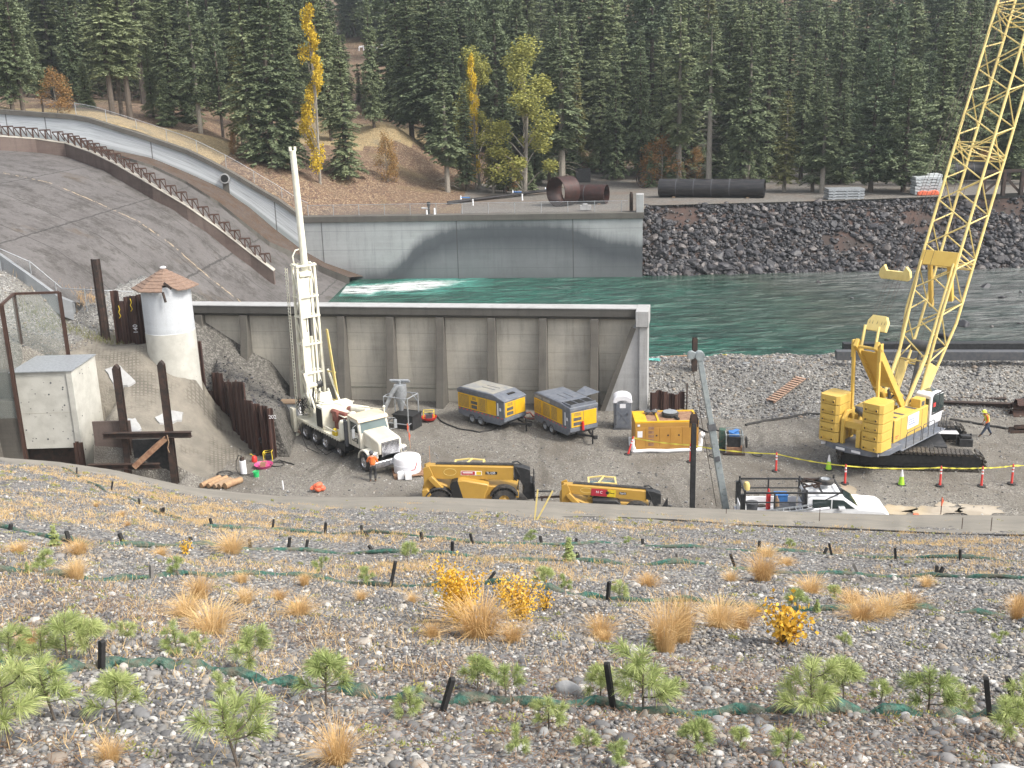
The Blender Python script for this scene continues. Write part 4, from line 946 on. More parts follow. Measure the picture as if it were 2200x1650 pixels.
# ---- embankment planting
from math import hypot
def place_scale(px, py, hpx):       # real height from the apparent one at that place
    p = PS(px, py); k = (np.array(p)-np.array([0, 0, H]))@FW
    return p, hpx*k/FPX
def sapling(name, seed, h=.5, nb_=9, n_=2200):
    g = np.random.default_rng(seed); root = bpy.data.objects.new(name, None); col.objects.link(root); st = MB()
    bend = g.uniform(-.05, .05); stem = [(0, 0, -.03), (bend*.3, 0, h*.3), (bend*.5, bend*.4, h*.6), (bend*.3, bend*.5, h*.88)]
    st.tube(stem, [.009, .008, .006, .004], 6, False)
    tips = [(np.array(stem[1]), np.array(stem[3]), 1.0)]
    for i in range(nb_):
        f = g.uniform(.22, .75); a = g.uniform(0, 6.28); L = h*g.uniform(.28, .48)*(1.15-f*.7)
        b0 = np.array([bend*.4*f, 0, h*f]); b1 = b0+np.array([math.cos(a)*L*.9, math.sin(a)*L*.9, L*g.uniform(.25, .7)]); mid = (b0+b1)/2-np.array([0, 0, L*.12])
        st.tube([b0, mid, b1], [.005, .004, .0028], 5, False); tips.append((mid, b1, .6))
    P_, D_, L_ = [], [], []
    tot = sum(t[2] for t in tips)
    for a, b, wgt in tips:
        k = int(n_*wgt/tot); t = g.uniform(0, 1.02, k)**.75; p = a+(b-a)*t[:, None]; ax = unit((b-a)[None])[0]
        rad_ = unit(np.cross(np.repeat(ax[None], k, 0), g.normal(size=(k, 3)))); d = unit(ax*g.uniform(.35, 1.3, (k, 1))+rad_*g.uniform(.6, 1.0, (k, 1)))
        P_.append(p); D_.append(d); L_.append(g.uniform(.65, 1.05, k)*h*.26)
    p = np.concatenate(P_); d = np.concatenate(D_); L = np.concatenate(L_); s_ = unit(np.cross(d, g.normal(size=d.shape)))
    W = .0019; mid = p+d*L[:, None]*.55; tip = p+d*L[:, None]-np.array([0, 0, 1])*(L*.18)[:, None]
    V = np.stack([p-s_*W*.6, p+s_*W*.6, mid+s_*W, mid-s_*W, tip], 1); n2 = len(p)
    o = np.arange(n2)[:, None]*5; F = np.concatenate([o+np.array([0, 1, 2]), o+np.array([0, 2, 3]), o+np.array([3, 2, 4])])
    npmesh('needles', V.reshape(-1, 3), F, 'sapling_needles', root, {'tint': np.repeat(np.clip(g.normal(.5, .25, n2), 0, 1), 5)})
    st.build('stem', 'bark', root); root['h'] = h; return root
SP = [sapling('pine_sapling', 41+i, .5, 5+i*2, 1250+220*i) for i in range(4)]
FP = conifer('fir_sapling', 55, 8, 1.9, .04, 26, 6, tw=7, mt='sapling_needles', droop=-.1, tl=.5)
sap = [(150, 1432, 135, 0), (90, 1425, 92, 1), (22, 1432, 100, 2), (198, 1425, 108, 3), (268, 1402, 62, 0), (118, 1540, 140, 1), (22, 1618, 175, 2), (255, 1545, 115, 3), (515, 1655, 175, 0), (540, 1455, 118, 1), (385, 1428, 74, 2), (702, 1512, 118, 3), (478, 1522, 64, 0), (430, 1424, 60, 1), (880, 1522, 66, 2), (1025, 1482, 78, 3), (1090, 1502, 84, 0), (1178, 1560, 80, 1), (1382, 1520, 142, 2), (1290, 1492, 82, 3), (1112, 1608, 66, 0), (1266, 1618, 60, 1), (1742, 1560, 132, 2), (1812, 1512, 98, 3), (1892, 1520, 62, 0), (1992, 1548, 116, 1), (2062, 1522, 62, 2), (1500, 1645, 84, 3), (1450, 1500, 60, 0), (2158, 1606, 96, 1), (2196, 1548, 96, 2), (1690, 1650, 70, 0), (1330, 1655, 66, 1), (1590, 1628, 52, 3),
       (876, 1203, 54, 0), (785, 1248, 48, 1), (1140, 1162, 32, 2), (1172, 1272, 56, 3), (1213, 1274, 42, 0), (1330, 1288, 52, 1), (1405, 1385, 46, 2), (1712, 1308, 58, 3), (692, 1232, 42, 0), (382, 1243, 50, 1), (95, 1228, 56, 2), (1792, 1292, 40, 3), (2145, 1382, 38, 0), (1350, 1172, 24, 1), (1695, 1178, 26, 2), (1815, 1390, 40, 1)]
sap.sort(); rowname = lambda py: 'nearest the camera' if py > 1470 else 'just beyond the nearest netting' if py > 1360 else 'on the middle of the slope' if py > 1215 else 'on the lower slope'
cnt = {}; us = set()
for px, py, hp, k in sap:
    p, h = place_scale(px, py, hp); pr = SP[k]; o = pr if k not in us else dup(pr); us.add(k)
    s_ = h*(1.12 if py > 1470 else 1.0)/.5; o.location = (p[0], p[1], p[2]-.01); o.scale = (s_*1.05, s_*1.05, s_); o.rotation_euler = (rng.uniform(-.08, .08), rng.uniform(-.12, .12), rng.uniform(0, 6.28))
    r = rowname(py); i = cnt.get(r, 0); cnt[r] = i+1
    tag(o, f'green pine sapling {r}, {ORD[i]} from left', 'sapling', 'pine saplings on the gravel slope')
for i, (px, py, hp) in enumerate([(118, 1165, 52), (1222, 1208, 58), (60, 1232, 30), (1755, 1312, 34)]):
    p, h = place_scale(px, py, hp); o = FP if i == 0 else dup(FP); o.location = p; o.scale = (h/8*1.2,)*2+(h/8,); o.rotation_euler = (0, 0, i)
    tag(o, f'small fir sapling with short needles on the slope, {ORD[[1, 2, 0, 3][i]]} of its kind from the left', 'sapling', 'fir saplings on the gravel slope')
def grass(name, seed, h=.6, r=.28, n_=900):
    g = np.random.default_rng(seed); a = g.uniform(0, 6.28, n_); rr = g.uniform(0, 1, n_)**.6*r*.62
    p = np.stack([np.cos(a)*rr, np.sin(a)*rr, np.zeros(n_)-.01], 1); out = np.stack([np.cos(a), np.sin(a), np.zeros(n_)], 1)+g.normal(0, .35, (n_, 3))*[1, 1, 0]
    L = h*g.uniform(.45, 1.08, n_); sp = g.uniform(.08, 1.05, n_); s_ = unit(np.cross(out, [0, 0, 1.])+g.normal(0, .2, (n_, 3))); W = .0028
    q1 = p+out*(L*sp*.35)[:, None]+np.array([0, 0, 1])*(L*.55)[:, None]; q2 = p+out*(L*sp)[:, None]+np.array([0, 0, 1])*(L*(1-.35*sp))[:, None]
    V = np.stack([p-s_*W, p+s_*W, q1+s_*W*.8, q1-s_*W*.8, q2+s_*W*.9, q2-s_*W*.9], 1).reshape(-1, 3)
    o = np.arange(n_)[:, None]*6; F = np.concatenate([o+np.array([0, 1, 2, 3]), o+np.array([3, 2, 4, 5])])
    ob = npmesh(name, V, F, 'dry_grass', None, {'tint': np.repeat(np.clip(g.normal(.5, .25, n_), 0, 1), 6)}); ob['h'] = h; return ob
GP = [grass('grass_clump', 61+i, .6, .3, 620) for i in range(3)]
gr = [(1030, 1372, 150, 92), (1428, 1388, 95, 135), (1465, 1372, 80, 120), (1545, 1352, 100, 66), (1590, 1350, 70, 50), (432, 1290, 70, 60), (400, 1318, 90, 55), (455, 1352, 130, 62), (530, 1308, 50, 40), (500, 1195, 80, 44), (655, 1256, 35, 32), (600, 1292, 42, 26), (645, 1332, 78, 34), (170, 1188, 60, 34), (165, 1238, 60, 52), (886, 1302, 32, 24), (1638, 1248, 76, 62), (1292, 1360, 72, 54), (1850, 1328, 90, 44), (1900, 1326, 80, 48), (2182, 1345, 50, 54), (240, 1642, 70, 58), (728, 1655, 110, 90), (1392, 1252, 60, 28), (60, 1384, 62, 40), (776, 1292, 34, 24), (1102, 1385, 60, 40), (1950, 1316, 66, 44), (1742, 1276, 66, 36), (1648, 1196, 46, 22), (262, 1112, 22, 14), (208, 1092, 16, 10), (275, 1130, 20, 12), (1300, 1380, 40, 30), (1990, 1262, 40, 24), (1570, 1246, 40, 24), (930, 1372, 50, 30), (1690, 1215, 40, 18), (2190, 1310, 40, 34), (520, 1248, 40, 26), (345, 1190, 40, 20), (40, 1190, 50, 22), (1830, 1300, 60, 30), (1620, 1320, 50, 30)]
gr.sort(); cnt = {}; us = set()
for i, (px, py, wp, hp) in enumerate(gr):
    p, h = place_scale(px, py, hp); _, w_ = place_scale(px, py, wp); k = i % 3; o = GP[k] if k not in us else dup(GP[k], chs=()); us.add(k)
    o.location = p; o.scale = (w_/.88, w_/.88, h*1.05/.6); o.rotation_euler = (0, 0, rng.uniform(0, 6.28)); r = rowname(py); j = cnt.get(r, 0); cnt[r] = j+1
    tag(o, f'dry golden grass clump {r}, {ORD[j]} from left', 'grass clump', 'dry grass clumps on the gravel slope')
def shrub(name, seed, h, r, n_, ls, m):
    g = np.random.default_rng(seed); root = bpy.data.objects.new(name, None); col.objects.link(root); br = MB(); P_ = []
    for i in range(13):
        a = g.uniform(0, 6.28); t = g.uniform(.25, 1); e = np.array([math.cos(a)*r*t*.8, math.sin(a)*r*t*.8, h*g.uniform(.6, 1.0)*(1.1-.5*t)]); mid = e*.5*np.array([.8, .8, 1.1])
        br.tube([(0, 0, -.02), mid, e], [.007, .005, .0025], 4, False); k = n_//13; q = g.uniform(.25, 1.03, k)[:, None]
        P_.append(np.where(q < .5, mid*q*2, mid+(e-mid)*(q-.5)*2)+g.normal(0, .045*h/.6, (k, 3)))
    p = np.concatenate(P_); d = unit(g.normal(size=p.shape)); s_ = unit(np.cross(d, g.normal(size=p.shape))); k = len(p)
    V, F = quads(p, d, s_, g.uniform(.7, 1.3, k)*ls, g.uniform(.25, .4, k)*ls); npmesh('leaves', V, F, m, root, {'tint': np.repeat(np.clip(g.normal(.5, .25, k), 0, 1), 4)}); br.build('stem', 'bark', root); root['h'] = h; return root
for nm, px, py, wp, hp, nl, ls, m_, lb in [('golden_shrub', 985, 1345, 185, 165, 2200, .034, 'yellow_leaves', 'large bright yellow-leaved shrub beside the biggest dry grass clump on the slope'), ('golden_shrub', 1118, 1330, 150, 120, 1700, .030, 'yellow_leaves', 'yellow-leaved shrub just right of the largest golden shrub'), ('golden_seedling', 1680, 1385, 140, 130, 420, .055, 'yellow_leaves', 'young yellow tree with large broad leaves standing right of the tall grass'), ('russet_seedling', 1172, 1312, 56, 60, 200, .03, 'yellow_leaves', 'small russet-yellow seedling at the right end of the golden shrubs'), ('golden_seedling', 402, 1190, 34, 44, 160, .04, 'yellow_leaves', 'small golden seedling on the lower left of the slope')]:
    p, h = place_scale(px, py, hp); _, w_ = place_scale(px, py, wp); o = shrub(nm, px, h, w_/2, nl, ls, m_); o.location = p; tag(o, lb, 'shrub')
# netting rolls (wattles) pinned along the contours
wat = [([(-40, 1436), (30, 1446), (110, 1452), (180, 1440), (250, 1440), (330, 1448), (380, 1454), (450, 1462), (550, 1478), (620, 1480), (740, 1482), (850, 1492), (960, 1502), (1060, 1500), (1160, 1514), (1280, 1508), (1400, 1526), (1500, 1532), (1620, 1530), (1700, 1538), (1800, 1545), (1900, 1552), (2010, 1555), (2090, 1536), (2160, 1532), (2260, 1545)], 'nearest'),
       ([(-40, 1226), (80, 1231), (190, 1236), (300, 1238), (400, 1241), (500, 1236), (600, 1241), (730, 1246), (840, 1251), (950, 1260), (1060, 1266), (1150, 1276), (1240, 1283), (1300, 1284), (1360, 1288), (1470, 1292), (1560, 1300), (1700, 1306), (1820, 1311), (1990, 1318), (2100, 1323), (2240, 1332)], 'second nearest'),
       ([(-40, 1133), (60, 1144), (200, 1165), (350, 1173), (480, 1181), (620, 1186), (740, 1188), (880, 1190), (1000, 1195), (1120, 1203), (1250, 1207), (1400, 1217), (1550, 1222), (1700, 1228), (1850, 1234), (2000, 1240), (2100, 1247), (2240, 1254)], 'third nearest'),
       ([(440, 1132), (560, 1139), (700, 1143), (850, 1155), (1000, 1163), (1150, 1168), (1350, 1173), (1550, 1182), (1700, 1188), (1850, 1193), (2000, 1200), (2240, 1210)], 'farthest'),
       ([(135, 1006), (180, 1030), (230, 1055), (300, 1085), (350, 1108), (388, 1120)], 'short diagonal')]
for pl, nm in wat:
    pts = []
    for i in range(len(pl)-1):
        for t in (0, .34, .67): pts.append(PS(*lerp(pl[i], pl[i+1], t)))
    pts.append(PS(*pl[-1])); pts = [(a, b, c+.012+.03*math.sin(i*1.7)) for i, (a, b, c) in enumerate(pts)]
    rr = [.042+.014*math.sin(i*1.9)+.010*math.sin(i*4.1) for i in range(len(pts))]; mb = MB(); mb.tube(pts, rr, 10)
    o = mb.build('netting_roll', 'net_green'); d_ = o.modifiers.new('lumps', 'DISPLACE'); tx = bpy.data.textures.new('lump', 'CLOUDS'); tx.noise_scale = .12; d_.texture = tx; d_.strength = .03; d_.texture_coords = 'GLOBAL'
    tag(o, f'{nm} roll of green netting pinned across the gravel slope' if nm != 'short diagonal' else 'short green netting roll running diagonally up the far left of the slope', 'erosion roll', 'green netting rolls across the slope')
stk = [[(219, 1443, 219, 1375), (950, 1512, 973, 1455), (1318, 1518, 1303, 1422), (2128, 1550, 2118, 1454), (2182, 1533, 2165, 1453)],
 [(325, 1240, 325, 1212), (838, 1253, 850, 1205), (1047, 1260, 1064, 1228), (1305, 1290, 1309, 1249), (1896, 1302, 1890, 1270), (2098, 1320, 2098, 1302)],
 [(22, 1141, 24, 1125), (150, 1160, 142, 1140), (263, 1162, 256, 1145), (412, 1170, 408, 1153), (538, 1182, 536, 1158), (620, 1183, 623, 1154), (657, 1184, 661, 1159), (798, 1184, 792, 1171), (972, 1190, 972, 1163), (1243, 1205, 1240, 1186), (1457, 1216, 1454, 1187), (1581, 1220, 1569, 1190), (1845, 1232, 1832, 1208), (2012, 1240, 2013, 1215), (2018, 1238, 2027, 1218), (2138, 1247, 2142, 1222)],
 [(456, 1132, 451, 1113), (586, 1139, 588, 1115), (698, 1144, 700, 1122), (778, 1148, 776, 1128), (789, 1155, 785, 1141), (907, 1162, 904, 1143), (1016, 1165, 1010, 1146), (1163, 1165, 1161, 1151), (1239, 1169, 1238, 1156), (1382, 1177, 1380, 1157), (1630, 1187, 1632, 1162), (1770, 1193, 1777, 1176), (1787, 1192, 1781, 1167), (1925, 1200, 1923, 1177), (2063, 1205, 2063, 1180)],
 [(165, 1020, 165, 1004), (239, 1052, 242, 1034), (300, 1087, 298, 1070), (347, 1108, 345, 1092), (352, 1109, 351, 1090)]]
for ri, rw in enumerate(stk):
    for i, (a, b, c, d_) in enumerate(rw):
        p = PS(a, b); q = PY(c, d_, p[1]+.02); wv = .036 if ri < 1 else .04 if ri < 2 else .05
        mb = MB(); L = math.dist(p, q); v = Vector(q)-Vector(p); mb.prism([(-wv/2, -.1), (wv/2, -.1), (wv/2, L-.01), (wv*.2, L), (-wv*.3, L-.004), (-wv/2, L-.012)], -wv*.45, wv*.45, 'Y')
        grey = (ri, i) in ((1, 0), (1, 4), (1, 5), (2, 10), (2, 12), (2, 15)); o = mb.build('wooden_stake', 'stake_grey' if grey else 'stake_black', None, .002, smooth=False); o.location = p; o.rotation_euler = v.to_track_quat('Z', 'Y').to_euler(); o.rotation_euler.rotate_axis('Z', rng.uniform(-.3, .3))
        tag(o, f"{'weathered grey' if grey else 'black'} wooden stake, {ORD[i]} from the left along the {['nearest', 'second nearest', 'third nearest', 'farthest', 'short diagonal'][ri]} green netting roll", 'stake', 'wooden stakes pinning the netting rolls')
# loose stones on the embankment
def slope_pts(n, ylo, yhi, pw=1.0):
    y = ylo+(yhi-ylo)*rng.uniform(0, 1, n)**pw; x = rng.uniform(-1, 1, n)*(y*.52+1.2); return x, y
x, y = slope_pts(115000, 3.2, 13.5, .85); s_ = np.clip(rng.lognormal(-4.5, .42, len(x)), .006, .03)
o = stones('loose_stones', np.stack([x, y, ZS(x, y)+s_*.3], 1), s_, ICO0, 'stone', .7, nvar=60, angular=True); tag(o, 'fine loose grey and tan stones covering the near gravel slope', 'stones', kind='stuff')
x, y = slope_pts(7000, 3.2, 14, .95); s_ = np.clip(rng.lognormal(-3.75, .38, len(x)), .016, .065)
o = stones('cobbles', np.stack([x, y, ZS(x, y)+s_*.1], 1), s_, ICO1, 'stone', .62, nvar=50, rough=.45); tag(o, 'scattered rounded grey and tan cobbles on the near gravel slope', 'stones', kind='stuff')
x, y = slope_pts(100000, 12.5, 44, .8); s_ = np.clip(rng.lognormal(-3.95, .42, len(x)), .012, .10); zz = ZS(x, y)+s_*.2
o = stones('loose_stones', np.stack([x, y, zz], 1), s_, ICO0, 'stone', .65, nvar=50, angular=True); tag(o, 'small loose pale stones over the lower gravel slope', 'stones', kind='stuff')
m_leaf('litter', (.10, .06, .04), (.20, .12, .07), (.33, .21, .12), rnd=.1)
x, y = slope_pts(90000, 3.4, 14, .9); q = np.sin(x*1.1+np.sin(y*1.3)*1.5)+np.cos(y*.9+x*.4)+rng.normal(0, .6, len(x))+(8.5-y)*.42; x, y = x[q > .75], y[q > .75]; N = len(x)
p = np.stack([x, y, ZS(x, y)+rng.uniform(.004, .03, N)], 1); d = unit(rng.normal(size=(N, 3))*[1, 1, .25]); s2 = unit(np.cross(d, rng.normal(0, .3, (N, 3))+[0, 0, 1])); V, F = quads(p, d, s2, rng.uniform(.03, .10, N), np.full(N, .0022))
tag(npmesh('needle_litter', V, F, 'litter', None, {'tint': np.repeat(rng.uniform(0, 1, N), 4)}), 'brown needle litter between the near stones', 'litter', kind='stuff')
for i, (px, py, s1) in enumerate([(1222, 1480, .15), (1545, 1548, .09), (1650, 1580, .09), (932, 1548, .055), (1168, 1568, .07), (1940, 1562, .07), (1600, 1575, .10), (870, 1405, .05)]):
    p = PS(px, py); o = stones('cobble', [(0, 0, 0)], [s1*.6], ICO2, 'limestone_boulder', .7, nvar=1); o.location = (p[0], p[1], p[2]+s1*.15)
    tag(o, ['large grey boulder half behind the nearest netting roll, left of the tall black stake', 'rounded grey cobble just below the nearest netting roll', 'flat brown-grey cobble at lower right beside a round one', 'small pale cobble in the low centre foreground', 'pale round cobble at low centre below a sapling', 'tan cobble against the nearest netting roll at right', 'dark flat cobble left of the flat brown-grey one', 'pale round stone left of the golden shrub, mid slope'][i], 'boulder')
# low forbs and dry litter
def forbs(name, n, m, lab, ylo, yhi, cl, hl, ls):
    x, y = slope_pts(n, ylo, yhi); P_ = []
    k = rng.integers(8, cl, n); idx = np.repeat(np.arange(n), k); N = len(idx); r = rng.uniform(.03, .12, n)[idx]
    p = np.stack([x[idx]+rng.normal(0, 1, N)*r*.6, y[idx]+rng.normal(0, 1, N)*r*.6, np.zeros(N)], 1); p[:, 2] = ZS(p[:, 0], p[:, 1])+rng.uniform(0, hl, N)*.6
    d = unit(rng.normal(size=(N, 3))+np.array([0, 0, 1.2])); s2 = unit(np.cross(d, rng.normal(size=(N, 3)))); V, F = quads(p, d, s2, rng.uniform(.6, 1.3, N)*ls, rng.uniform(.12, .3, N)*ls)
    o = npmesh(name, V, F, m, None, {'tint': np.repeat(np.clip(rng.normal(.5, .2, n)[idx]+rng.normal(0, .15, N), 0, 1), 4)}); tag(o, lab, 'ground cover', kind='stuff')
forbs('low_weeds', 900, 'forb_leaves', 'low yellow-green weeds sprinkled over the gravel slope', 4, 30, 60, .06, .024)
forbs('low_weeds', 240, 'forb_leaves', 'yellow-green weeds along the foot of the gravel slope', 26, 43, 40, .10, .06)
def wisps(n, ylo, yhi, lab, cl, hh, m='dry_grass', patchy=True):
    x, y = slope_pts(n*3, ylo, yhi)
    if patchy: q = np.sin(x*.5+1+np.sin(y*.6)*1.5)*np.cos(y*.45+x*.13); kk = q > rng.uniform(-.25, 1.0, len(x))+np.clip(x*.02, -.2, .3); x, y = x[kk][:n], y[kk][:n]
    n = len(x); k = rng.integers(4, cl, n); idx = np.repeat(np.arange(n), k); N = len(idx)
    p = np.stack([x[idx]+rng.normal(0, .075, N), y[idx]+rng.normal(0, .075, N), np.zeros(N)], 1); p[:, 2] = ZS(p[:, 0], p[:, 1])-.01
    d = unit(rng.normal(0, .75, size=(N, 3))+np.array([0, 0, 1.])); s2 = unit(np.cross(d, rng.normal(size=(N, 3)))); V, F = quads(p, d, s2, rng.uniform(.4, 1.3, N)*hh, np.full(N, .0016)+.00010*y[idx])
    o = npmesh('dry_grass_wisps', V, F, m, None, {'tint': np.repeat(np.clip(rng.normal(.5, .2, N), 0, 1), 4)}); tag(o, lab, 'grass', kind='stuff')
wisps(900, 4, 14, 'thin dry grass wisps among the near stones', 26, .10)
wisps(3600, 13, 38, 'patchy dry orange grass over the middle slope', 30, .13)
# ================================================================== MACHINES
def wheel(parent, c, r, w_, rimm='chrome', axis=(0, 1, 0), lugs=0, name='wheel', dual=False, hub=.55):
    ax = Vector(axis).normalized(); M = ax.to_track_quat('Z', 'Y').to_matrix(); c = Vector(c)
    mb = MB(); mb.lathe([(r*hub, -w_/2), (r*.9, -w_/2), (r*.985, -w_*.36), (r, -w_*.2), (r, w_*.2), (r*.985, w_*.36), (r*.9, w_/2), (r*hub, w_/2)], c, 28, M)
    if lugs:
        for i in range(lugs):
            a = 2*PI*i/lugs
            for s_ in (-1, 1):
                p = M @ Vector((math.cos(a+s_*.08)*r, math.sin(a+s_*.08)*r, s_*w_*.25)); q = M @ Vector((math.cos(a)*r, math.sin(a)*r, 0))
                mb.bar(c+q*.99, c+p*1.0+M @ Vector((0, 0, s_*w_*.2)), .07, .09, up=tuple(q.normalized()))
    t = mb.build(name, 'tyre', parent)
    mb = MB(); s_ = -1
    mb.lathe([(r*hub, -w_*.5), (r*hub*.95, -w_*.38), (r*hub*.5, -w_*.30), (r*hub*.3, -w_*.42), (.001, -w_*.42)], c, 24, M)
    mb.lathe([(r*hub, w_*.5), (r*hub*.95, w_*.38), (r*hub*.5, w_*.30), (r*hub*.3, w_*.42), (.001, w_*.42)], c, 24, M)
    for i in range(8):
        a = 2*PI*i/8
        for z in (-w_*.36, w_*.36): p = c+M @ Vector((math.cos(a)*r*hub*.42, math.sin(a)*r*hub*.42, z)); mb.ball(p, .022, 4)
    mb.build('rim', rimm, t); return t
def rail(mb, pts, r=.02, n=6): mb.tube(pts, r, n)

# ---------------- crawler crane
cr = thing('crawler_crane', 'large yellow lattice boom crawler crane with stacked counterweights and a white cab', 'crane', (23.25, 60.4, 0), R(-11))
CA = R(54)
for sy in (-1, 1):
    y0 = sy*2.6; mb = MB(); L = 4.0; r = .52
    mb.prism([(-L+.5, .18), (L-.5, .18), (L-.15, .45), (L-.25, .8), (L-.8, .98), (-L+.8, .98), (-L+.25, .8), (-L+.15, .45)], y0-.3, y0+.3)
    mb.bx(-L+1.2, L-1.2, y0-.36*1, y0+.36, .42, .9)
    fr = mb.build('track_frame', 'black_paint', None, .02); mb = MB(); per = []
    zc = .56
    n1 = 30
    for i in range(n1): per.append((-L+.52+(2*L-1.04)*i/n1, 1.08-.05*abs(i/n1-.5)*2, 0))
    for i in range(6): a = PI/2-PI*(i+.5)/6; per.append((L-.52+.52*math.cos(a), zc+.5*math.sin(a), -(PI/2-a)))
    for i in range(n1): per.append((L-.52-(2*L-1.04)*i/n1, .07, PI))
    for i in range(6): a = -PI/2-PI*(i+.5)/6; per.append((-L+.52+.52*math.cos(a), zc+.5*math.sin(a), -(PI/2-a)))
    for i, (x, z, a) in enumerate(per):
        M = Matrix.Rotation(-a, 3, 'Y')
        for q in (-1, 1):
            mb.box((x+q*.03, y0+q*.26, z), (.185, .5, .08), M=M)
        mb.box((x, y0-.44, z-.02), (.12, .14, .14), M=M); mb.box((x, y0+.44, z-.02), (.12, .14, .14), M=M)
    tr = mb.build('crawler_track', 'black_rubber', cr, smooth=False); fr.parent = tr
    if sy < 0: _m['shoe'] = _m['black_rubber']
mat('shoe_metal', (.13, .115, .1), (.06, .055, .05), 3, .5, .4)
for c_ in cr.children: c_.data.materials[0] = M_('shoe_metal')
mb = MB(); mb.bx(-1.5, 1.5, -2.4, 2.4, .45, .95); mb.bx(-2.3, 2.3, -1.2, 1.2, .4, .9); mb.cyl((0, 0, .9), (0, 0, 1.28), 1.15, n=32); mb.build('car_body', 'black_paint', cr, .03)
TC = Matrix.Translation((-.93, -.18, 0)) @ Matrix.Rotation(CA, 4, 'Z')
def cb(): return MB(TC)
mb = cb(); mb.prism([(-4.5, -1.45), (-4.75, -.5), (-4.8, 0), (-4.75, .5), (-4.5, 1.45), (-3.6, 2.02), (-2.2, 2.02), (-2.2, 1.6), (3.1, 1.6), (3.1, -1.6), (-2.2, -1.6), (-2.2, -2.02), (-3.6, -2.02)], 1.28, 1.62, 'Z')
mb.bx(-2.4, 3.0, -2.15, -1.6, 1.22, 1.3); mb.prism([(-2.3, 1.62), (3.1, 1.62), (3.1, 1.3), (1.9, 1.0), (-1.5, 1.0)], -1.62, 1.62, 'Y'); dk = mb.build('deck', 'slate_grey', cr, .03)
mb = cb(); 
for (x, y) in ((-4.79, .35), (-4.76, -.6), (-4.3, -1.66), (-4.4, 1.5)): mb.box((x, y, 1.46), (.03, .55, .14), rz=0 if abs(y) < 1 else math.copysign(.9, y)*1.0)
mb.build('reflector_strip', 'sign_white', dk)
hs = cb(); hs.bx(-2.5, 1.55, -1.66, -.62, 1.62, 3.0); hs.bx(-2.5, .9, .62, 1.66, 1.62, 2.9); ho = hs.build('engine_house', 'crane_yellow', cr, .04)
mb = cb()
for x in (-2.0, -1.2, .3): mb.bx(x-.14, x+.14, -1.5, -.8, 3.0, 3.006)
for x in (-2.1, -1.3, -.4): mb.bx(x-.14, x+.14, .8, 1.5, 2.9, 2.906)
mb.bx(-2.53, -2.5, -1.6, -.7, 1.7, 2.9); mb.build('vent', 'dark_grey', ho)
mb = cb(); mb.bx(.6, 1.25, -1.6, -1.0, 3.0, 3.5); bo = mb.build('air_box', 'crane_yellow', ho, .03); mb = cb(); mb.bx(.75, 1.1, -1.61, -1.6, 3.08, 3.36); mb.build('grille', 'dark_grey', bo)
mb = cb()
for x in (-1.75, -.9, .0, .8): mb.bx(x-.008, x+.008, -1.668, -1.66, 1.66, 2.95)
mb.build('panel_seam', 'dark_grey', ho)
mb = cb(); mb.bx(-1.0, .35, -1.69, -1.665, 2.1, 2.9); sg = mb.build('sign_panel', 'sign_white', ho)
ps = TC @ Vector((-.62, -1.70, 2.5)); 
mb = cb()
for z, l in ((2.62, .62), (2.48, .66), (2.34, .8)): mb.bx(-.9, -.9+l, -1.696, -1.692, z-.025, z+.025)
mb.tube([(.0, -1.695, 2.75), (.08, -1.695, 2.6), (.02, -1.695, 2.5), (.16, -1.695, 2.42)], .012, 5); mb.tube([(.08, -1.695, 2.6), (.2, -1.695, 2.55)], .01, 5); mb.build('lettering', 'sign_blue', sg)
mb = cb(); mb.bx(-2.35, -1.95, -1.672, -1.668, 1.95, 2.0); mb.bx(-2.35, -2.05, -1.672, -1.668, 1.84, 1.88); mb.build('decal', 'delineator_red', ho)
# cab
mb = cb(); mb.prism([(1.7, 1.62), (3.15, 1.62), (3.42, 2.35), (3.42, 2.75), (3.25, 3.45), (2.85, 3.62), (1.9, 3.62), (1.7, 3.5)], -1.72, -.72); cab = mb.build('cab', 'cab_white', cr, .06)
mb = cb(); mb.prism([(1.95, 2.42), (2.72, 2.38), (2.72, 3.42), (2.1, 3.45), (1.95, 3.3)], -1.735, -1.72); mb.prism([(2.78, 2.38), (3.38, 2.4), (3.38, 2.75), (3.22, 3.38), (2.78, 3.42)], -1.735, -1.72)
mb.prism([(-1.66, 2.45), (-.78, 2.45), (-.78, 3.3), (-1.66, 3.3)], 3.30, 3.44, 'X'); mb.prism([(-1.6, 2.6), (-.8, 2.6), (-.8, 3.3), (-1.6, 3.3)], 1.68, 1.7, 'X'); mb.bx(2.2, 2.9, -1.5, -.95, 3.62, 3.635); mb.build('window', 'glass_dark', cab)
mb = cb(); mb.prism([(1.88, 2.28), (3.44, 2.28), (3.44, 2.38), (1.88, 2.38)], -1.738, -1.722); mb.bx(2.71, 2.79, -1.742, -1.72, 2.28, 3.5); mb.prism([(1.88, 2.3), (1.96, 2.3), (1.96, 3.3), (2.12, 3.46), (3.2, 3.46), (3.2, 3.54), (2.06, 3.54), (1.88, 3.36)], -1.738, -1.722); mb.build('window_frame', 'black_paint', cab)
mb = cb(); mb.bx(2.02, 2.3, -1.742, -1.736, 2.75, 3.0); mb.build('seat_back', 'delineator_red', cab)
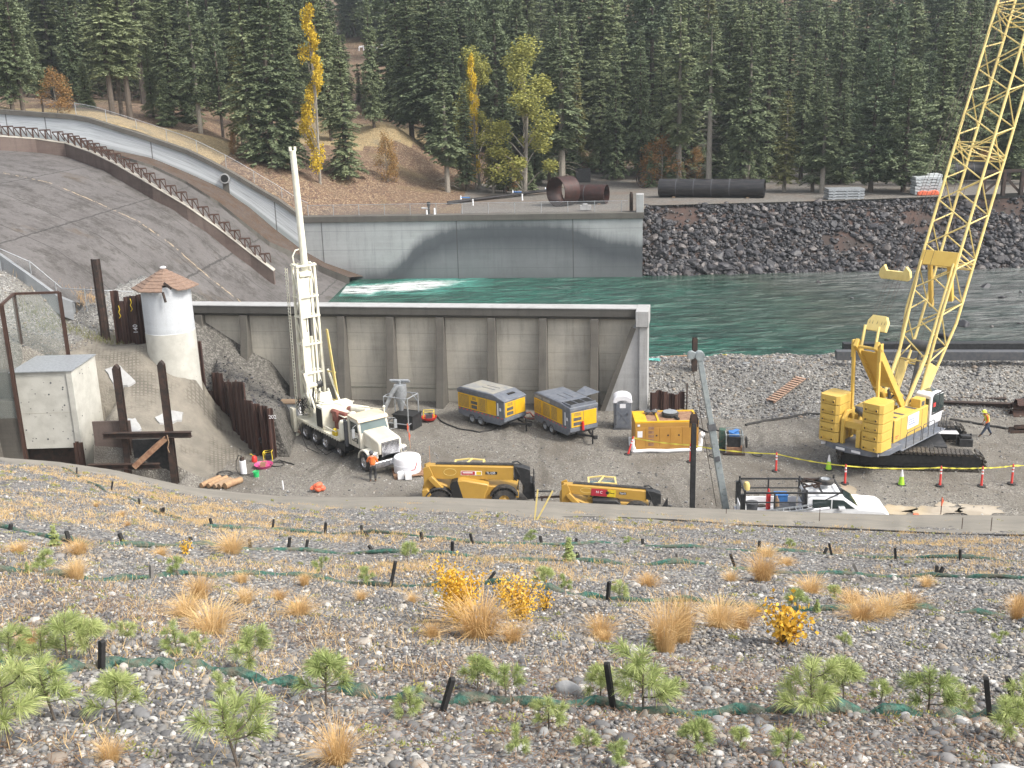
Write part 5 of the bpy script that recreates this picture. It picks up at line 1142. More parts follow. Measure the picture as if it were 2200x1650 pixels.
# catwalk rails
mb = cb()
for a, b in ((-1.9, -.1), (.1, 1.5), (2.4, 3.1)):
    rail(mb, [(a, -2.12, 1.25), (a, -2.12, 2.1), (a+.1, -2.12, 2.2), (b-.1, -2.12, 2.2), (b, -2.12, 2.1), (b, -2.12, 1.25)], .022); rail(mb, [((a+b)/2, -2.12, 1.25), ((a+b)/2, -2.12, 2.2)], .02)
    rail(mb, [(a, -2.12, 1.25), (a, -1.9, 1.1), (a+.1, -1.62, 1.05)], .02); rail(mb, [(b, -2.12, 1.25), (b, -1.9, 1.1), (b+.1, -1.62, 1.05)], .02)
mb.build('handrail', 'dark_grey', cr)
# counterweights
for sy in (-1, 1):
    y0 = sy*1.32; mb = cb(); z = 1.62; hs_ = [.62, .52, .52, .58, .55]; 
    cw_ = None
    for i, h_ in enumerate(hs_):
        mb2 = cb(); mb2.prism([(-4.45, y0-.62), (-3.3, y0-.62), (-3.12, y0-.45), (-3.12, y0+.45), (-3.3, y0+.62), (-4.45, y0+.62), (-4.62, y0+.45), (-4.62, y0-.45)], z+.02, z+h_-.02, 'Z')
        for q in (-1, 1): mb2.bx(-4.68, -4.6, y0+q*.32-.05, y0+q*.32+.05, z+.12, z+.3); mb2.tube([(-4.63, y0-.25, z+.2), (-4.7, y0, z+.14), (-4.63, y0+.25, z+.2)], .018, 5)
        if cw_ is None: cw_ = mb2.build('counterweight', 'crane_yellow', cr, .03)
        else: mb2.build('slab', 'crane_yellow', cw_, .03)
        mb3 = cb(); mb3.bx(-4.5, -3.2, y0-.5, y0+.5, z-.02, z+.03)
        for q in (-1, 1): mb3.cyl((-4.7, y0+q*.32, z+.2), (-4.67, y0+q*.32, z+.2), .05, n=8)
        mb3.build('joint', 'dark_steel', cw_)
        z += h_
mb = cb(); mb.bx(-4.3, -3.7, -.7, .7, 2.6, 3.0); mb.prism([(-4.4, 1.62), (-4.15, 1.62), (-4.1, 3.0), (-3.9, 3.3), (-3.6, 3.3), (-3.5, 3.0), (-3.5, 1.9), (-3.3, 1.9), (-3.3, 3.15), (-3.55, 3.5), (-4.0, 3.5), (-4.4, 3.1)], .42, .62); mb.prism([(-4.5, 1.62), (-4.2, 1.62), (-4.2, 2.4), (-3.6, 2.7), (-3.6, 2.95), (-4.5, 2.6)], -.66, -.4); mb.build('counterweight_frame', 'crane_yellow', cr, .02)
# gantry
GF, GT = Vector((1.25, 0, 1.95)), Vector((-2.9, 0, 7.0))
ga = cb()
for sy in (-1, 1):
    ga.bar(GF+Vector((0, sy*.62, 0)), GT+Vector((0, sy*.62, 0)), .17, .42); ga.bar(GT+Vector((.05, sy*.62, .0)), GT+Vector((-.35, sy*.62, .35)), .2, .5)
d_ = (GT-GF)
ga.bar(GF+d_*.52, GT-d_*.04, 1.2, .05); ga.bar(GF+d_*.5+Vector((0, -.6, 0)), GF+d_*.5+Vector((0, .6, 0)), .25)
ga.tube([GT+Vector((-.2, -.95, .1)), GT+Vector((-.2, .95, .1))], .09, 10)
for sy in (-1, 1): ga.bar(GT+Vector((-.2, sy*.85, -.55)), GT+Vector((-.2, sy*.85, .45)), .1, .3)
go = ga.build('gantry', 'crane_yellow', cr, .015)
mb = cb()
for sy in (-1, 1): mb.bar(GT+Vector((-.25, sy*.78, .2)), Vector((-2.95, sy*.78, 2.7)), .14, .2); mb.bar((-2.95, sy*.78, 3.4), (-2.95, sy*.78, 1.62), .2, .3)
mb.build('back_stay', 'crane_yellow', go, .01)
mb = cb(); hd = GT+Vector((.1, 0, 1.3)); bk = (Vector((14.9, 0, 31))-GT).normalized()
for sy in (-1, 1): mb.bar(GT+Vector((-.1, sy*.42, .1)), hd+Vector((.1, sy*.42, .0)), .08, .22)
mb.prism([(-.62, 1.0), (.62, 1.0), (.62, 1.6), (.4, 1.9), (-.4, 1.9), (-.62, 1.6)], GT.x+.15, GT.x+.55, 'X') if False else mb.add([tuple(GT+Vector((.0+z*.55, y, z))) for (y, z) in ((-.6, .95), (.6, .95), (.6, 1.45), (.4, 1.75), (-.4, 1.75), (-.6, 1.45))]+[tuple(GT+Vector((.28+z*.55, y, z-.1))) for (y, z) in ((-.6, .95), (.6, .95), (.6, 1.45), (.4, 1.75), (-.4, 1.75), (-.6, 1.45))], [(0, 1, 2, 3, 4, 5), (11, 10, 9, 8, 7, 6)]+[(i, i+6, (i+1) % 6+6, (i+1) % 6) for i in range(6)])
mb.build('sheave_block', 'boom_yellow', go, .02)
# hydraulic jacks and winches
mb = cb(); mb.cyl((-.4, -.35, 2.1), (-.9, -.35, 4.2), .1); mb.cyl((-.4, .35, 2.1), (-.9, .35, 4.2), .1); mb.cyl((-1.5, -.55, 2.2), (-1.5, .55, 2.2), .42, n=24); mb.cyl((-.2, -.55, 2.2), (-.2, .55, 2.2), .42, n=24); mb.cyl((-3.0, -.4, 2.9), (-2.0, .9, 3.0), .2, n=16)
mb.bx(-2.4, 1.2, -.6, .6, 1.6, 1.9); rail(mb, [(-.6, -.4, 4.0), (-.4, -.6, 4.5), (-.1, -.5, 4.0), (-.5, -.3, 3.6)], .05); mb.build('winch', 'dark_grey', cr)
mb = cb(); mb.bar((-.9, -.5, 4.3), (.4, -.5, 3.5), .2, .3); mb.bar((-.9, .5, 4.3), (.4, .5, 3.5), .2, .3); mb.bar((.3, -.6, 3.5), (.3, .6, 3.5), .2, .25); mb.bar((.5, .2, 1.7), (-.7, .2, 4.0), .22, .25); mb.bar((.2, -.3, 1.7), (.2, -.3, 3.0), .16, .2); mb.build('gantry_jack', 'crane_yellow', cr, .01)
# boom
BA = R(63.5); BL = 38.0; BO = Vector((1.75, 0, 2.1)); bx_ = Vector((math.cos(BA), 0, math.sin(BA))); bn_ = Vector((-math.sin(BA), 0, math.cos(BA)))
def bp(l, y, n): return BO+bx_*l+Vector((0, y, 0))+bn_*n
bm = cb(); lc = cb(); hwv = 1.12
def hw(l): return .78+(hwv-.78)*min(1, l/6.2)
def hn(l): return .12+(hwv-.12)*min(1, l/6.2)
for sy in (-1, 1):
    for sn in (-1, 1):
        bm.tube([bp(l, sy*hw(l), sn*hn(l)) for l in (0.0, 3.0, 6.2, 12, BL)], .088, 8)
for sy in (-1, 1): 
    bm.add([tuple(bp(l, sy*(hw(l)+o), sn*hn(l))) for o in (-.03, .05) for l, sn in ((0, -1), (3.2, -1), (3.2, 1), (0, 1))], [(0, 1, 2, 3), (7, 6, 5, 4), (0, 4, 5, 1), (1, 5, 6, 2), (2, 6, 7, 3), (3, 7, 4, 0)])
bo_ = bm.build('boom', 'boom_yellow', cr)
l = 3.2; st_ = 1.42; k = 0
while l < BL-st_:
    for sy in (-1, 1):
        s_ = 1 if k % 2 else -1; lc.tube([bp(l, sy*hw(l), -s_*hn(l)), bp(l+st_, sy*hw(l+st_), s_*hn(l+st_))], .045, 6, False)
    for sn in (-1, 1):
        s_ = 1 if (k % 2) ^ (sn > 0) else -1; lc.tube([bp(l, -s_*hw(l), sn*hn(l)), bp(l+st_, s_*hw(l+st_), sn*hn(l+st_))], .045, 6, False)
    l += st_; k += 1
for l in (3.2, 9.6, 9.9, 16.6, 16.9, 25.5, 25.8):
    c4 = [bp(l, a*hw(l), b*hn(l)) for a, b in ((-1, -1), (1, -1), (1, 1), (-1, 1))]
    for i in range(4): lc.tube([c4[i], c4[(i+1) % 4]], .045, 6, False)
    lc.tube([c4[0], c4[2]], .035, 6, False)
lc.build('lacing', 'boom_yellow', bo_)
mb = cb(); mb.add([tuple(bp(l, y, hn(l)+o)) for o in (-.02, .12) for l, y in ((9.0, -1.1), (9.9, -1.1), (9.9, 1.1), (9.0, 1.1))], [(0, 1, 2, 3), (7, 6, 5, 4), (0, 4, 5, 1), (1, 5, 6, 2), (2, 6, 7, 3), (3, 7, 4, 0)])
mb.bar(bp(7.5, -.5, -.9), bp(9.6, -.5, .9), .25, .3); mb.bar(bp(7.0, .6, -.9), bp(9.2, .6, .9), .2, .3); mb.build('boom_plate', 'crane_yellow', bo_, .01)
mb = cb()
for sy in (-1, 1): mb.tube([(.35, sy*.75, 2.8), bp(3.5, sy*.85, 1.0)], .12, 8); mb.tube([bp(3.5, sy*.85, 1.0), bp(9.2, sy*1.0, 1.3)], [.1, .06], 8)
mb.build('back_stop', 'boom_yellow', bo_)
mb = cb(); mb.cyl(bp(4.2, -.5, .2), bp(4.2, .5, .2), .35, n=18); mb.tube([bp(.2, -.3, .3), bp(3.8, -.2, .5)], .12, 8); mb.build('boom_winch', 'dark_grey', bo_)
mb = cb()
for sy in (-.5, -.3, 0, .3, .5): mb.tube([GT+Vector((.7, sy*.9, 1.3)), bp(BL, sy, 1)], .013, 4)
for sy in (-.25, .25): mb.tube([(-1.4, sy, 2.6), bp(BL, sy, 1.3)], .012, 4)
mb.tube([bp(4.2, 0, .4), bp(BL, 0, .9)], .013, 4); mb.build('hoist_rope', 'dark_steel', cr)
sb = lerp(GT+Vector((.7, 0, 1.3)), bp(BL, 0, 1)+Vector((0, 0, 0)), .088); sb = Vector(sb)
mb = cb(); mb.add([tuple(sb+Vector((x, y, z))) for x in (-.12, .12) for (y, z) in ((-.95, .0), (-.8, -.2), (.8, -.2), (.95, 0), (.9, .35), (.65, .62), (.5, .3), (-.5, .3), (-.65, .62), (-.9, .35))], [tuple(range(10)), tuple(range(19, 9, -1))]+[(i, i+10, (i+1) % 10+10, (i+1) % 10) for i in range(10)]); mb.build('bridle_block', 'boom_yellow', cr, .02)
mb = cb(); mb.bx(1.0, 1.9, -.7, .7, 1.62, 2.3); mb.build('boom_foot', 'crane_yellow', cr, .03)

# ---------------- drill rig truck
HD = math.atan2(-.805, .593)
tk = thing('drill_truck', 'cream white drilling rig truck with its tall lattice mast raised at the rear', 'drill rig truck', (-13.25, 67.8, 0), HD)
mb = MB(); mb.bx(.2, 9.9, -.55, -.35, .75, 1.1); mb.bx(.2, 9.9, .35, .55, .75, 1.1); mb.bx(4.7, 6.6, -1.2, -.55, .55, 1.05); mb.bx(4.9, 6.4, .55, 1.15, .5, 1.05); mb.bx(.8, 9.3, -.15, .15, .45, .7)
for x in (1.3, 2.7, 4.1, 9.0): mb.cyl((x, -1.0, .55), (x, 1.0, .55), .12)
mb.build('chassis', 'black_paint', tk, .01)
for x in (1.3, 2.7, 4.1):
    for sy in (-1, 1): wheel(tk, (x, sy*1.02, .54), .54, .5, lugs=0)
for sy in (-1, 1): wheel(tk, (9.0, sy*1.08, .56), .56, .34)
wheel(tk, (5.7, -1.0, .42), .4, .28)
mb = MB(); mb.bx(-.1, 6.1, -1.27, 1.27, 1.12, 1.26)
for x in np.arange(.1, 6.0, .33): mb.bx(x, x+.05, -1.30, -1.27, 1.08, 1.28)
mb.build('deck', 'mast_white', tk, .01)
mb = MB(); mb.prism([(-.2, .5), (.3, .5), (.9, 1.12), (-.2, 1.12)], -1.27, 1.27); mb.build('rear_apron', 'truck_white', tk, .02)
# hood, fenders, cab
mb = MB(); mb.prism([(8.15, 1.25), (10.05, 1.15), (10.1, 1.9), (9.9, 2.0), (8.15, 2.25)], -.78, .78); hood = mb.build('hood', 'truck_white', tk, .09)
mb = MB(); mb.prism([(8.2, 2.235), (9.85, 2.0), (9.85, 2.015), (8.2, 2.25)], -.6, .6); mb.build('dusty_panel', 'dusty_tan', hood)
mb = MB()
for i in range(13): y = -.5+i*.083; mb.bx(10.1, 10.14, y-.022, y+.022, 1.12, 1.85)
mb.bx(10.09, 10.13, -.6, -.54, 1.05, 1.92); mb.bx(10.09, 10.13, .54, .6, 1.05, 1.92); mb.bx(10.09, 10.13, -.6, .6, 1.86, 1.94); mb.build('grille', 'chrome', hood)
mb = MB(); mb.bx(10.06, 10.1, -.55, .55, 1.08, 1.88); mb.build('grille_backing', 'decal_black', hood)
mb = MB()
for sy in (-1, 1):
    arc = [(9.0+.78*math.cos(t), .56+.78*math.sin(t)) for t in np.linspace(.15, PI-.1, 12)]; inn = [(9.0+.66*math.cos(t), .56+.66*math.sin(t)) for t in np.linspace(PI-.1, .15, 12)]
    mb.prism(arc+inn, sy*.72, sy*1.24); mb.bx(9.6, 9.95, sy*.75, sy*1.2, .95, 1.35)
mb.build('fender', 'truck_white', tk, .04)
mb = MB(); mb.bx(10.12, 10.32, -1.22, 1.22, .48, .88); bmp_ = mb.build('bumper', 'chrome', tk, .04); mb = MB(); mb.bx(10.32, 10.335, -.2, .3, .6, .78); mb.build('number_plate', 'sign_white', bmp_)
for sy in (-1, 1): mb = MB(); mb.bx(9.95, 10.02, sy*.85, sy*1.15, 1.05, 1.3); mb.build('headlight', 'chrome', tk, .02)
mb = MB(); mb.prism([(6.75, 1.1), (8.3, 1.1), (8.3, 2.05), (8.05, 2.82), (6.85, 2.86), (6.75, 2.8)], -1.02, 1.02); cab = mb.build('cab', 'truck_white', tk, .07)
mb = MB(); mb.prism([(6.8, 2.84), (8.12, 2.8), (8.2, 2.72), (8.25, 2.76), (8.1, 2.94), (6.85, 2.98)], -1.04, 1.04); mb.build('roof', 'dusty_tan', cab, .04)
mb = MB(); mb.add([(8.31, -.9, 2.12), (8.31, .9, 2.12), (8.1, .85, 2.72), (8.1, -.85, 2.72)], [(0, 1, 2, 3)]); mb.build('windscreen', 'windscreen', cab)
mb = MB()
for sy in (-1, 1): mb.prism([(7.2, 2.08), (8.12, 2.08), (7.98, 2.66), (7.2, 2.68)], sy*1.025, sy*1.035)
mb.bx(7.85, 8.05, -1.035, -1.025, 1.4, 1.75); mb.build('side_window', 'glass_dark', cab)
mb = MB(); mb.bx(7.12, 7.14, -1.035, -1.02, 1.15, 2.75); mb.bx(8.15, 8.17, -1.035, -1.02, 1.15, 2.0); mb.bx(7.12, 8.16, -1.034, -1.02, 1.98, 2.0); mb.build('door_seam', 'dark_grey', cab)
mb = MB(); mb.tube([(7.35, -1.04, 1.62), (7.5, -1.04, 1.78), (7.65, -1.04, 1.6), (7.8, -1.04, 1.72)], .02, 5); mb.bx(7.3, 7.85, -1.04, -1.03, 1.48, 1.53); mb.build('door_emblem', 'decal_black', cab)
mb = MB(); 
for sy in (-1, 1): rail(mb, [(8.1, sy*1.0, 1.9), (8.3, sy*1.45, 1.95), (8.3, sy*1.45, 2.6), (8.0, sy*1.0, 2.65)], .018); mb.bx(8.26, 8.34, sy*1.36, sy*1.54, 1.95, 2.5)
mb.build('mirror', 'galvanised', cab)
mb = MB(); mb.bar((6.2, .1, 3.1), (8.0, .9, 3.2), .05); mb.bar((8.0, .9, 2.9), (8.0, .9, 3.3), .07); mb.ball((8.0, .9, 3.35), .09, 6); mb.build('light_bar', 'mast_white', cab)
mb = MB(); mb.cyl((6.55, -1.05, .95), (6.55, -1.05, 2.6), .1); mb.cyl((6.75, -1.08, .95), (6.75, -1.08, 2.55), .1); mb.build('exhaust_stack', 'dark_grey', tk)
mb = MB(); mb.lathe([(.001, 1.26), (.3, 1.26), (.3, 2.25), (.22, 2.4), (.001, 2.45)], (6.1, -.92, 0), 20); mb.build('air_tank', 'mast_white', tk)
mb = MB(); mb.ball((6.2, -.3, 2.6), .28, 8); mb.cyl((5.2, .3, 2.7), (6.3, .7, 2.75), .27); mb.build('air_cleaner', 'mast_white', tk)
# deck machinery
mb = MB(); mb.bx(2.95, 3.85, -1.2, 1.0, 1.26, 2.75); rad_ = mb.build('radiator_box', 'mast_white', tk, .04); mb = MB(); mb.bx(3.02, 3.78, -1.215, -1.2, 1.38, 2.6); mb.build('radiator_screen', 'decal_black', rad_)
mb = MB(); mb.bx(3.95, 5.4, -.45, .55, 1.3, 2.3); mb.cyl((3.9, -.5, 2.4), (5.5, -.35, 2.45), .17); mb.cyl((4.2, .5, 2.4), (5.3, .5, 2.4), .2); mb.bx(4.3, 4.9, -.75, -.45, 1.9, 2.6); mb.build('deck_engine', 'copper_red', tk, .03)
mb = MB(); mb.bx(3.9, 5.6, -.6, .6, 2.35, 2.42); mb.bx(2.0, 2.9, -.9, .9, 1.26, 1.9); mb.bx(5.6, 5.8, -1.1, 1.1, 1.26, 1.75); mb.bar((3.9, -1.2, 1.6), (5.6, -1.2, 1.6), .06); mb.bar((2.8, -.9, 2.9), (3.9, -.9, 3.0), .07); mb.bar((3.3, -1.0, 2.8), (4.4, .8, 2.9), .07); mb.cyl((1.4, -.6, 2.6), (1.4, .6, 2.6), .35, n=18); mb.bx(1.2, 2.1, -.5, .5, 1.26, 2.5); mb.build('hydraulic_unit', 'mast_white', tk, .02)
mb = MB(); rr = random.Random(3)
for i in range(16):
    a = [(.6+rr.uniform(-.5, .6), -1.0+rr.uniform(-.3, .3), 1.4+rr.uniform(0, 1.3)) for _ in range(4)]; mb.tube([lerp(a[int(t)], a[min(3, int(t)+1)], t-int(t)) for t in np.linspace(0, 2.99, 8)], .022, 5)
for i in range(7):
    x = rr.uniform(1.0, 2.6); mb.tube([(x, -.5, 3.4), (x+.2, -.8, 2.2), (x+.4, -.4, 1.5), (x+.9, -.2, 1.9)], .025, 5)
rail(mb, [(2.2, -1.35, 1.1), (2.6, -1.5, .5), (3.6, -1.6, .12), (5.0, -1.7, .06), (5.6, -1.3, .5), (5.7, -1.2, 1.0)], .025); rail(mb, [(.6, -1.35, 1.0), (1.6, -1.6, .2), (3.0, -2.0, .05), (4.4, -1.9, .05)], .02); mb.build('hose', 'black_rubber', tk)
mb = MB(); mb.bx(5.0, 5.4, -1.2, -.95, 1.26, 1.5); mb.ball((5.2, -1.1, 1.6), .13, 6); mb.build('brass_valve', 'paint_yellow', tk, .02)
# mast
mx, mz0, mz1 = .35, 1.3, 11.3; W2, D2 = .7, .42; mb = MB()
for sy in (-1, 1):
    for sx in (-1, 1): mb.bar((mx+sx*D2, sy*W2*.9, mz0), (mx+sx*D2*.75, sy*W2*.85, mz1), .15, .15)
mb.bar((mx+D2, .25, mz0), (mx+D2*.8, .25, mz1-1), .12, .1); mb.bar((mx-D2, -.2, mz0), (mx-D2*.8, -.2, mz1), .12, .1)
mb.bx(mx+D2*.72, mx+D2*.82, -W2*.86, -.12, 2.6, 10.6); ms = mb.build('mast', 'mast_white', tk, .01); mb = MB()
for z in (1.6, 2.6, 4.2, 6.1, 7.9, 9.2, 11.2):
    mb.bar((mx+D2*.95, -W2, z), (mx+D2*.95, W2, z), .13, .12); mb.bar((mx-D2*.95, -W2, z), (mx-D2*.95, W2, z), .1, .1)
    for sy in (-1, 1): mb.bar((mx-D2, sy*W2*.88, z), (mx+D2, sy*W2*.88, z), .1, .1)
for sy in (-1, 1):
    zz = [1.6, 2.6, 4.2, 6.1, 7.9, 9.2, 11.2]
    for i in range(6): s_ = (-1)**i; mb.bar((mx-s_*D2*.9, sy*W2*.88, zz[i]), (mx+s_*D2*.9, sy*W2*.88, zz[i+1]), .06, .06)
mb.build('cross_brace', 'mast_white', ms)
mb = MB()
for s_ in (-.14, .14): mb.bar((mx-.2, -W2*.9-.28+s_*0, 2.2) if 0 else (mx-.75+s_, -W2-.22, 1.6), (mx-.7+s_, -W2-.15, 11.0), .04)
for i in range(44): z = 1.7+i*.215; mb.bar((mx-.89, -W2-.2, z), (mx-.57, -W2-.2, z), .03)
mb.build('ladder', 'mast_white', ms)
mb = MB(); mb.bx(mx-.1, mx+.35, -.45, .15, 7.9, 10.4); mb.bx(mx-.2, mx+.45, -.5, .3, 10.5, 10.8); mb.bar((mx+.4, -.62, 9.9), (mx+.45, -.62, 6.6), .14, .14); mb.build('rotary_head', 'mast_white', ms, .03)
mb = MB(); mb.cyl((mx+.15, -.25, 7.9), (mx+.15, -.25, 6.9), .2); mb.cyl((mx+.2, 0, 7.8), (mx+.2, 0, 6.6), .1); mb.cyl((mx+.3, .1, 3.3), (mx+.3, .45, 3.4), .28, n=14); mb.build('chuck', 'black_paint', ms)
mb = MB(); mb.cyl((mx+.35, -.5, 3.35), (mx+.35, .1, 3.35), .17); mb.ball((mx+.4, -.35, 2.85), .26, 7); mb.cyl((mx+.35, 0, 1.6), (mx+.35, 0, 6.6), .09); mb.cyl((mx+.2, .35, 1.6), (mx+.2, .35, 8.6), .07); mb.tube([(mx-.1, -.55, 11.1), (mx-.1, -.62, 11.8), (mx-.1, -.4, 12.15), (mx-.1, -.1, 12.2), (mx-.1, .15, 12.0), (mx-.1, .2, 11.3)], .05, 6); mb.build('feed_tube', 'mast_white', ms)
mb = MB(); mb.tube([(mx+.0, .15, 9.5), (mx-.05, -.05, 18.3)], [.23, .19], 14); mb.tube([(mx+.0, .33, 9.5), (mx-.05, .1, 18.2)], .06, 6)
for s_ in (-1, 1): mb.box((mx-.05, -.05+s_*.16, 18.4), (.16, .13, .26))
mb.build('drill_pipe', 'mast_white', ms)
mb = MB()
for i in range(4): mb.tube([(mx+1.5+.1*i, .95, 1.7), (mx+.75+.05*i, .9, 7.0)], .05, 6)
mb.bar((mx+.7, .8, 2.3), (mx+1.9, 1.0, 2.3), .1); mb.bar((mx+.7, .8, 4.2), (mx+1.4, 1.0, 4.2), .08)
mb.build('drill_rod', 'boom_yellow', ms)
mb = MB()
for sy in (-1, 1): mb.tube([(2.9, sy*.95, 1.3), (mx+.6, sy*.85, 4.3)], .07, 8); mb.tube([(2.2, sy*.7, 1.3), (mx+.6, sy*.75, 3.0)], .09, 8)
mb.build('mast_prop', 'mast_white', tk)
for sy in (-1, 1): mb = MB(); mb.bx(-.25, .25, sy*1.4-.12, sy*1.4+.12, .3, 1.9); mb.cyl((0, sy*1.4, 0.02), (0, sy*1.4, .1), .3); mb.build('outrigger', 'mast_white', tk, .02)

# ---------------- portable compressors
def compressor(name, label, loc, rz, L, open_lid, dusty):
    t = thing(name, label, 'compressor', loc, rz, 'yellow and grey towable compressors against the wall'); W = 1.05
    mb = MB(); mb.prism([(-L/2, .55), (-L/2, .95), (L/2, .95), (L/2, .7), (L/2-.35, .42), (L/2-1.6, .38), (-L/2+.5, .42)], -W, W); mb.build('chassis', 'slate_grey', t, .03)
    mb = MB(); mb.bx(-L/2, L/2, -W+.02, W-.02, .95, 2.05); bd = mb.build('body', 'slate_grey', t, .03)
    mb = MB(); mb.prism([(-L/2-.03, 2.05), (L/2+.03, 2.05), (L/2+.03, 2.12), (L/2-1.0, 2.42), (-L/2+.3, 2.42), (-L/2-.03, 2.25)] if not open_lid else [(-L/2-.03, 2.05), (L/2+.03, 2.05), (L/2+.03, 2.3), (L/2-1.1, 2.42), (-L/2+.3, 2.42), (-L/2-.03, 2.25)], -W-.03, W+.03); cp_ = mb.build('canopy', 'slate_grey', t, .04)
    mb = MB(); mb.bx(-L/2+.35, L/2-1.05, -W+.08, W-.08, 2.42, 2.435); mb.build('roof_panel', 'dusty_roof' if dusty else 'slate_grey', cp_)
    mb = MB(); mb.bx(-.6, .6, -.25, -.22, 2.43, 2.45); mb.bx(-.6, .6, .22, .25, 2.43, 2.45); mb.build('roof_hatch', 'dark_grey', cp_)
    mb = MB()
    for k in range(4):
        for q in (0, 1): x = -L/2+.15+q*1.0; mb.bx(x, x+.85, -W-.036, -W-.028, 2.08+k*.045, 2.1+k*.045)
    mb.build('louvre', 'galvanised' if open_lid else 'dark_grey', cp_)
    x0 = -L/2+.05; segs = [(x0, x0+L*.26), (x0+L*.27, x0+L*.44), (x0+L*.45, x0+L*.62), (x0+L*.63, x0+L*.82)] if not open_lid else [(x0, x0+L*.22), (x0+L*.23, x0+L*.46), (x0+L*.47, x0+L*.66), (x0+L*.665, x0+L*.78)]
    for i, (a, b) in enumerate(segs):
        for sy in (-1, 1):
            mb = MB(); mb.bx(a, b, sy*(W-.02), sy*(W+.01), 1.0, 2.0); pn = mb.build('side_panel', 'compressor_yellow', bd, .008)
            mb = MB()
            if (i in (0, 2)) or (open_lid and i == 1):
                for k in range(11): z = 1.1+k*.078; mb.bx(a+.08, b-.08, sy*(W+.010), sy*(W+.018), z, z+.03)
            elif i == 1 or (open_lid and i == 2):
                m_ = (a+b)/2; w2 = min(.3, (b-a)*.4)
                for k in range(3): mb.bx(m_-w2*.6, m_+w2*.6, sy*(W+.01), sy*(W+.018), 1.72+k*.07, 1.75+k*.07)
                mb.bx(m_-w2, m_+w2, sy*(W+.01), sy*(W+.018), 1.42, 1.62); mb.bx(m_-w2*.9, m_+w2*.9, sy*(W+.01), sy*(W+.018), 1.1, 1.34)
            if len(mb.v): mb.build('louvre', 'dark_grey', pn)
    mb = MB(); mb.bx(L/2-.01, L/2+.015, -W+.1, -.05, 1.0, 1.98); mb.bx(L/2-.01, L/2+.015, -.02, W-.1, 1.0, 1.98); fp = mb.build('front_panel', 'compressor_yellow', bd, .01)
    mb = MB()
    for k in range(3): mb.bx(L/2+.016, L/2+.022, -W+.3, -.25, 1.74+k*.07, 1.77+k*.07)
    mb.bx(L/2+.016, L/2+.022, -W+.25, -.2, 1.42, 1.62); mb.bx(L/2+.016, L/2+.022, -W+.25, -.2, 1.1, 1.32); mb.build('louvre', 'dark_grey', fp)
    mb = MB(); mb.bx(L/2-.62, L/2-.52, -W-.008, -W+.01, 1.05, 1.9); mb.bx(L/2-.42, L/2-.28, -W-.008, -W+.01, 1.4, 1.6); mb.build('side_lettering', 'sign_white', bd)
    mb = MB()
    for k in range(int(L/.36)): mb.bx(-L/2+.1+k*.36, -L/2+.26+k*.36, -W-.01, -W+.01, .88, .93)
    mb.build('reflector_strip', 'delineator_red', bd)
    if open_lid:
        mb = MB(); mb.bx(L/2-1.0, L/2-.12, -W+.15, W-.15, 2.28, 2.44); mb.build('fan_opening', 'decal_black', cp_)
        mb = MB()
        for y in (-.3, .3): mb.bx(L/2-1.0, L/2-.12, y-.03, y+.03, 2.44, 2.46)
        mb.bx(L/2-1.05, L/2-.07, -W+.08, -W+.15, 2.30, 2.47); mb.bx(L/2-.12, L/2-.05, -W+.08, W-.08, 2.30, 2.47); mb.build('fan_frame', 'slate_grey', cp_)
        mb = MB(); mb.add([(L/2-1.3, W, 2.44), (-.3, W, 2.44), (-.6, W+.9, 2.62), (L/2-1.0, W+.9, 2.62)], [(0, 1, 2, 3)]); mb.build('open_lid', 'slate_grey', cp_)
    else:
        mb = MB(); mb.bx(L/2-.75, L/2-.45, -.1, .5, 2.28, 2.33); mb.build('roof_vent', 'decal_black', cp_); mb = MB()
        for k in range(3): mb.box((L/2-.55, -.6+k*.55, 2.28), (.5, .45, .012), M=Matrix.Rotation(.29, 3, 'Y'))
        mb.build('dusty_patch', 'dusty_roof', cp_)
    for x in (-.55, .25): 
        for sy in (-1, 1): wheel(t, (x-.3, sy*(W-.12), .36), .36, .24, 'galvanised')
    mb = MB(); mb.bar((L/2-.2, -.5, .5), (L/2+1.0, 0, .55), .09, .12); mb.bar((L/2-.2, .5, .5), (L/2+1.0, 0, .55), .09, .12); mb.bar((L/2+.9, 0, .55), (L/2+1.3, 0, .55), .12, .14); mb.cyl((L/2+.95, .0, .03), (L/2+.95, 0, .95), .05); mb.bx(L/2+1.15, L/2+1.35, -.1, .1, .45, .68); mb.build('drawbar', 'black_paint', t)
    return t
c1 = compressor('compressor', 'yellow and grey towable compressor with a dusty roof, parked nearer the drill truck', (-1.95+.55, 68.45+.05, 0), R(-44), 4.35, False, True)
c2 = compressor('compressor', 'yellow and grey towable compressor with its roof lid open and a red fire extinguisher', (3.4, 66.15, 0), R(-60), 4.3, True, False)
mb = MB(); mb.cyl((0, 0, .75), (0, 0, 1.25), .09); mb.cyl((0, 0, 1.25), (0, 0, 1.35), .04); e = mb.build('fire_extinguisher', 'red_plastic', c2); e.location = (2.25, -.15, .0)

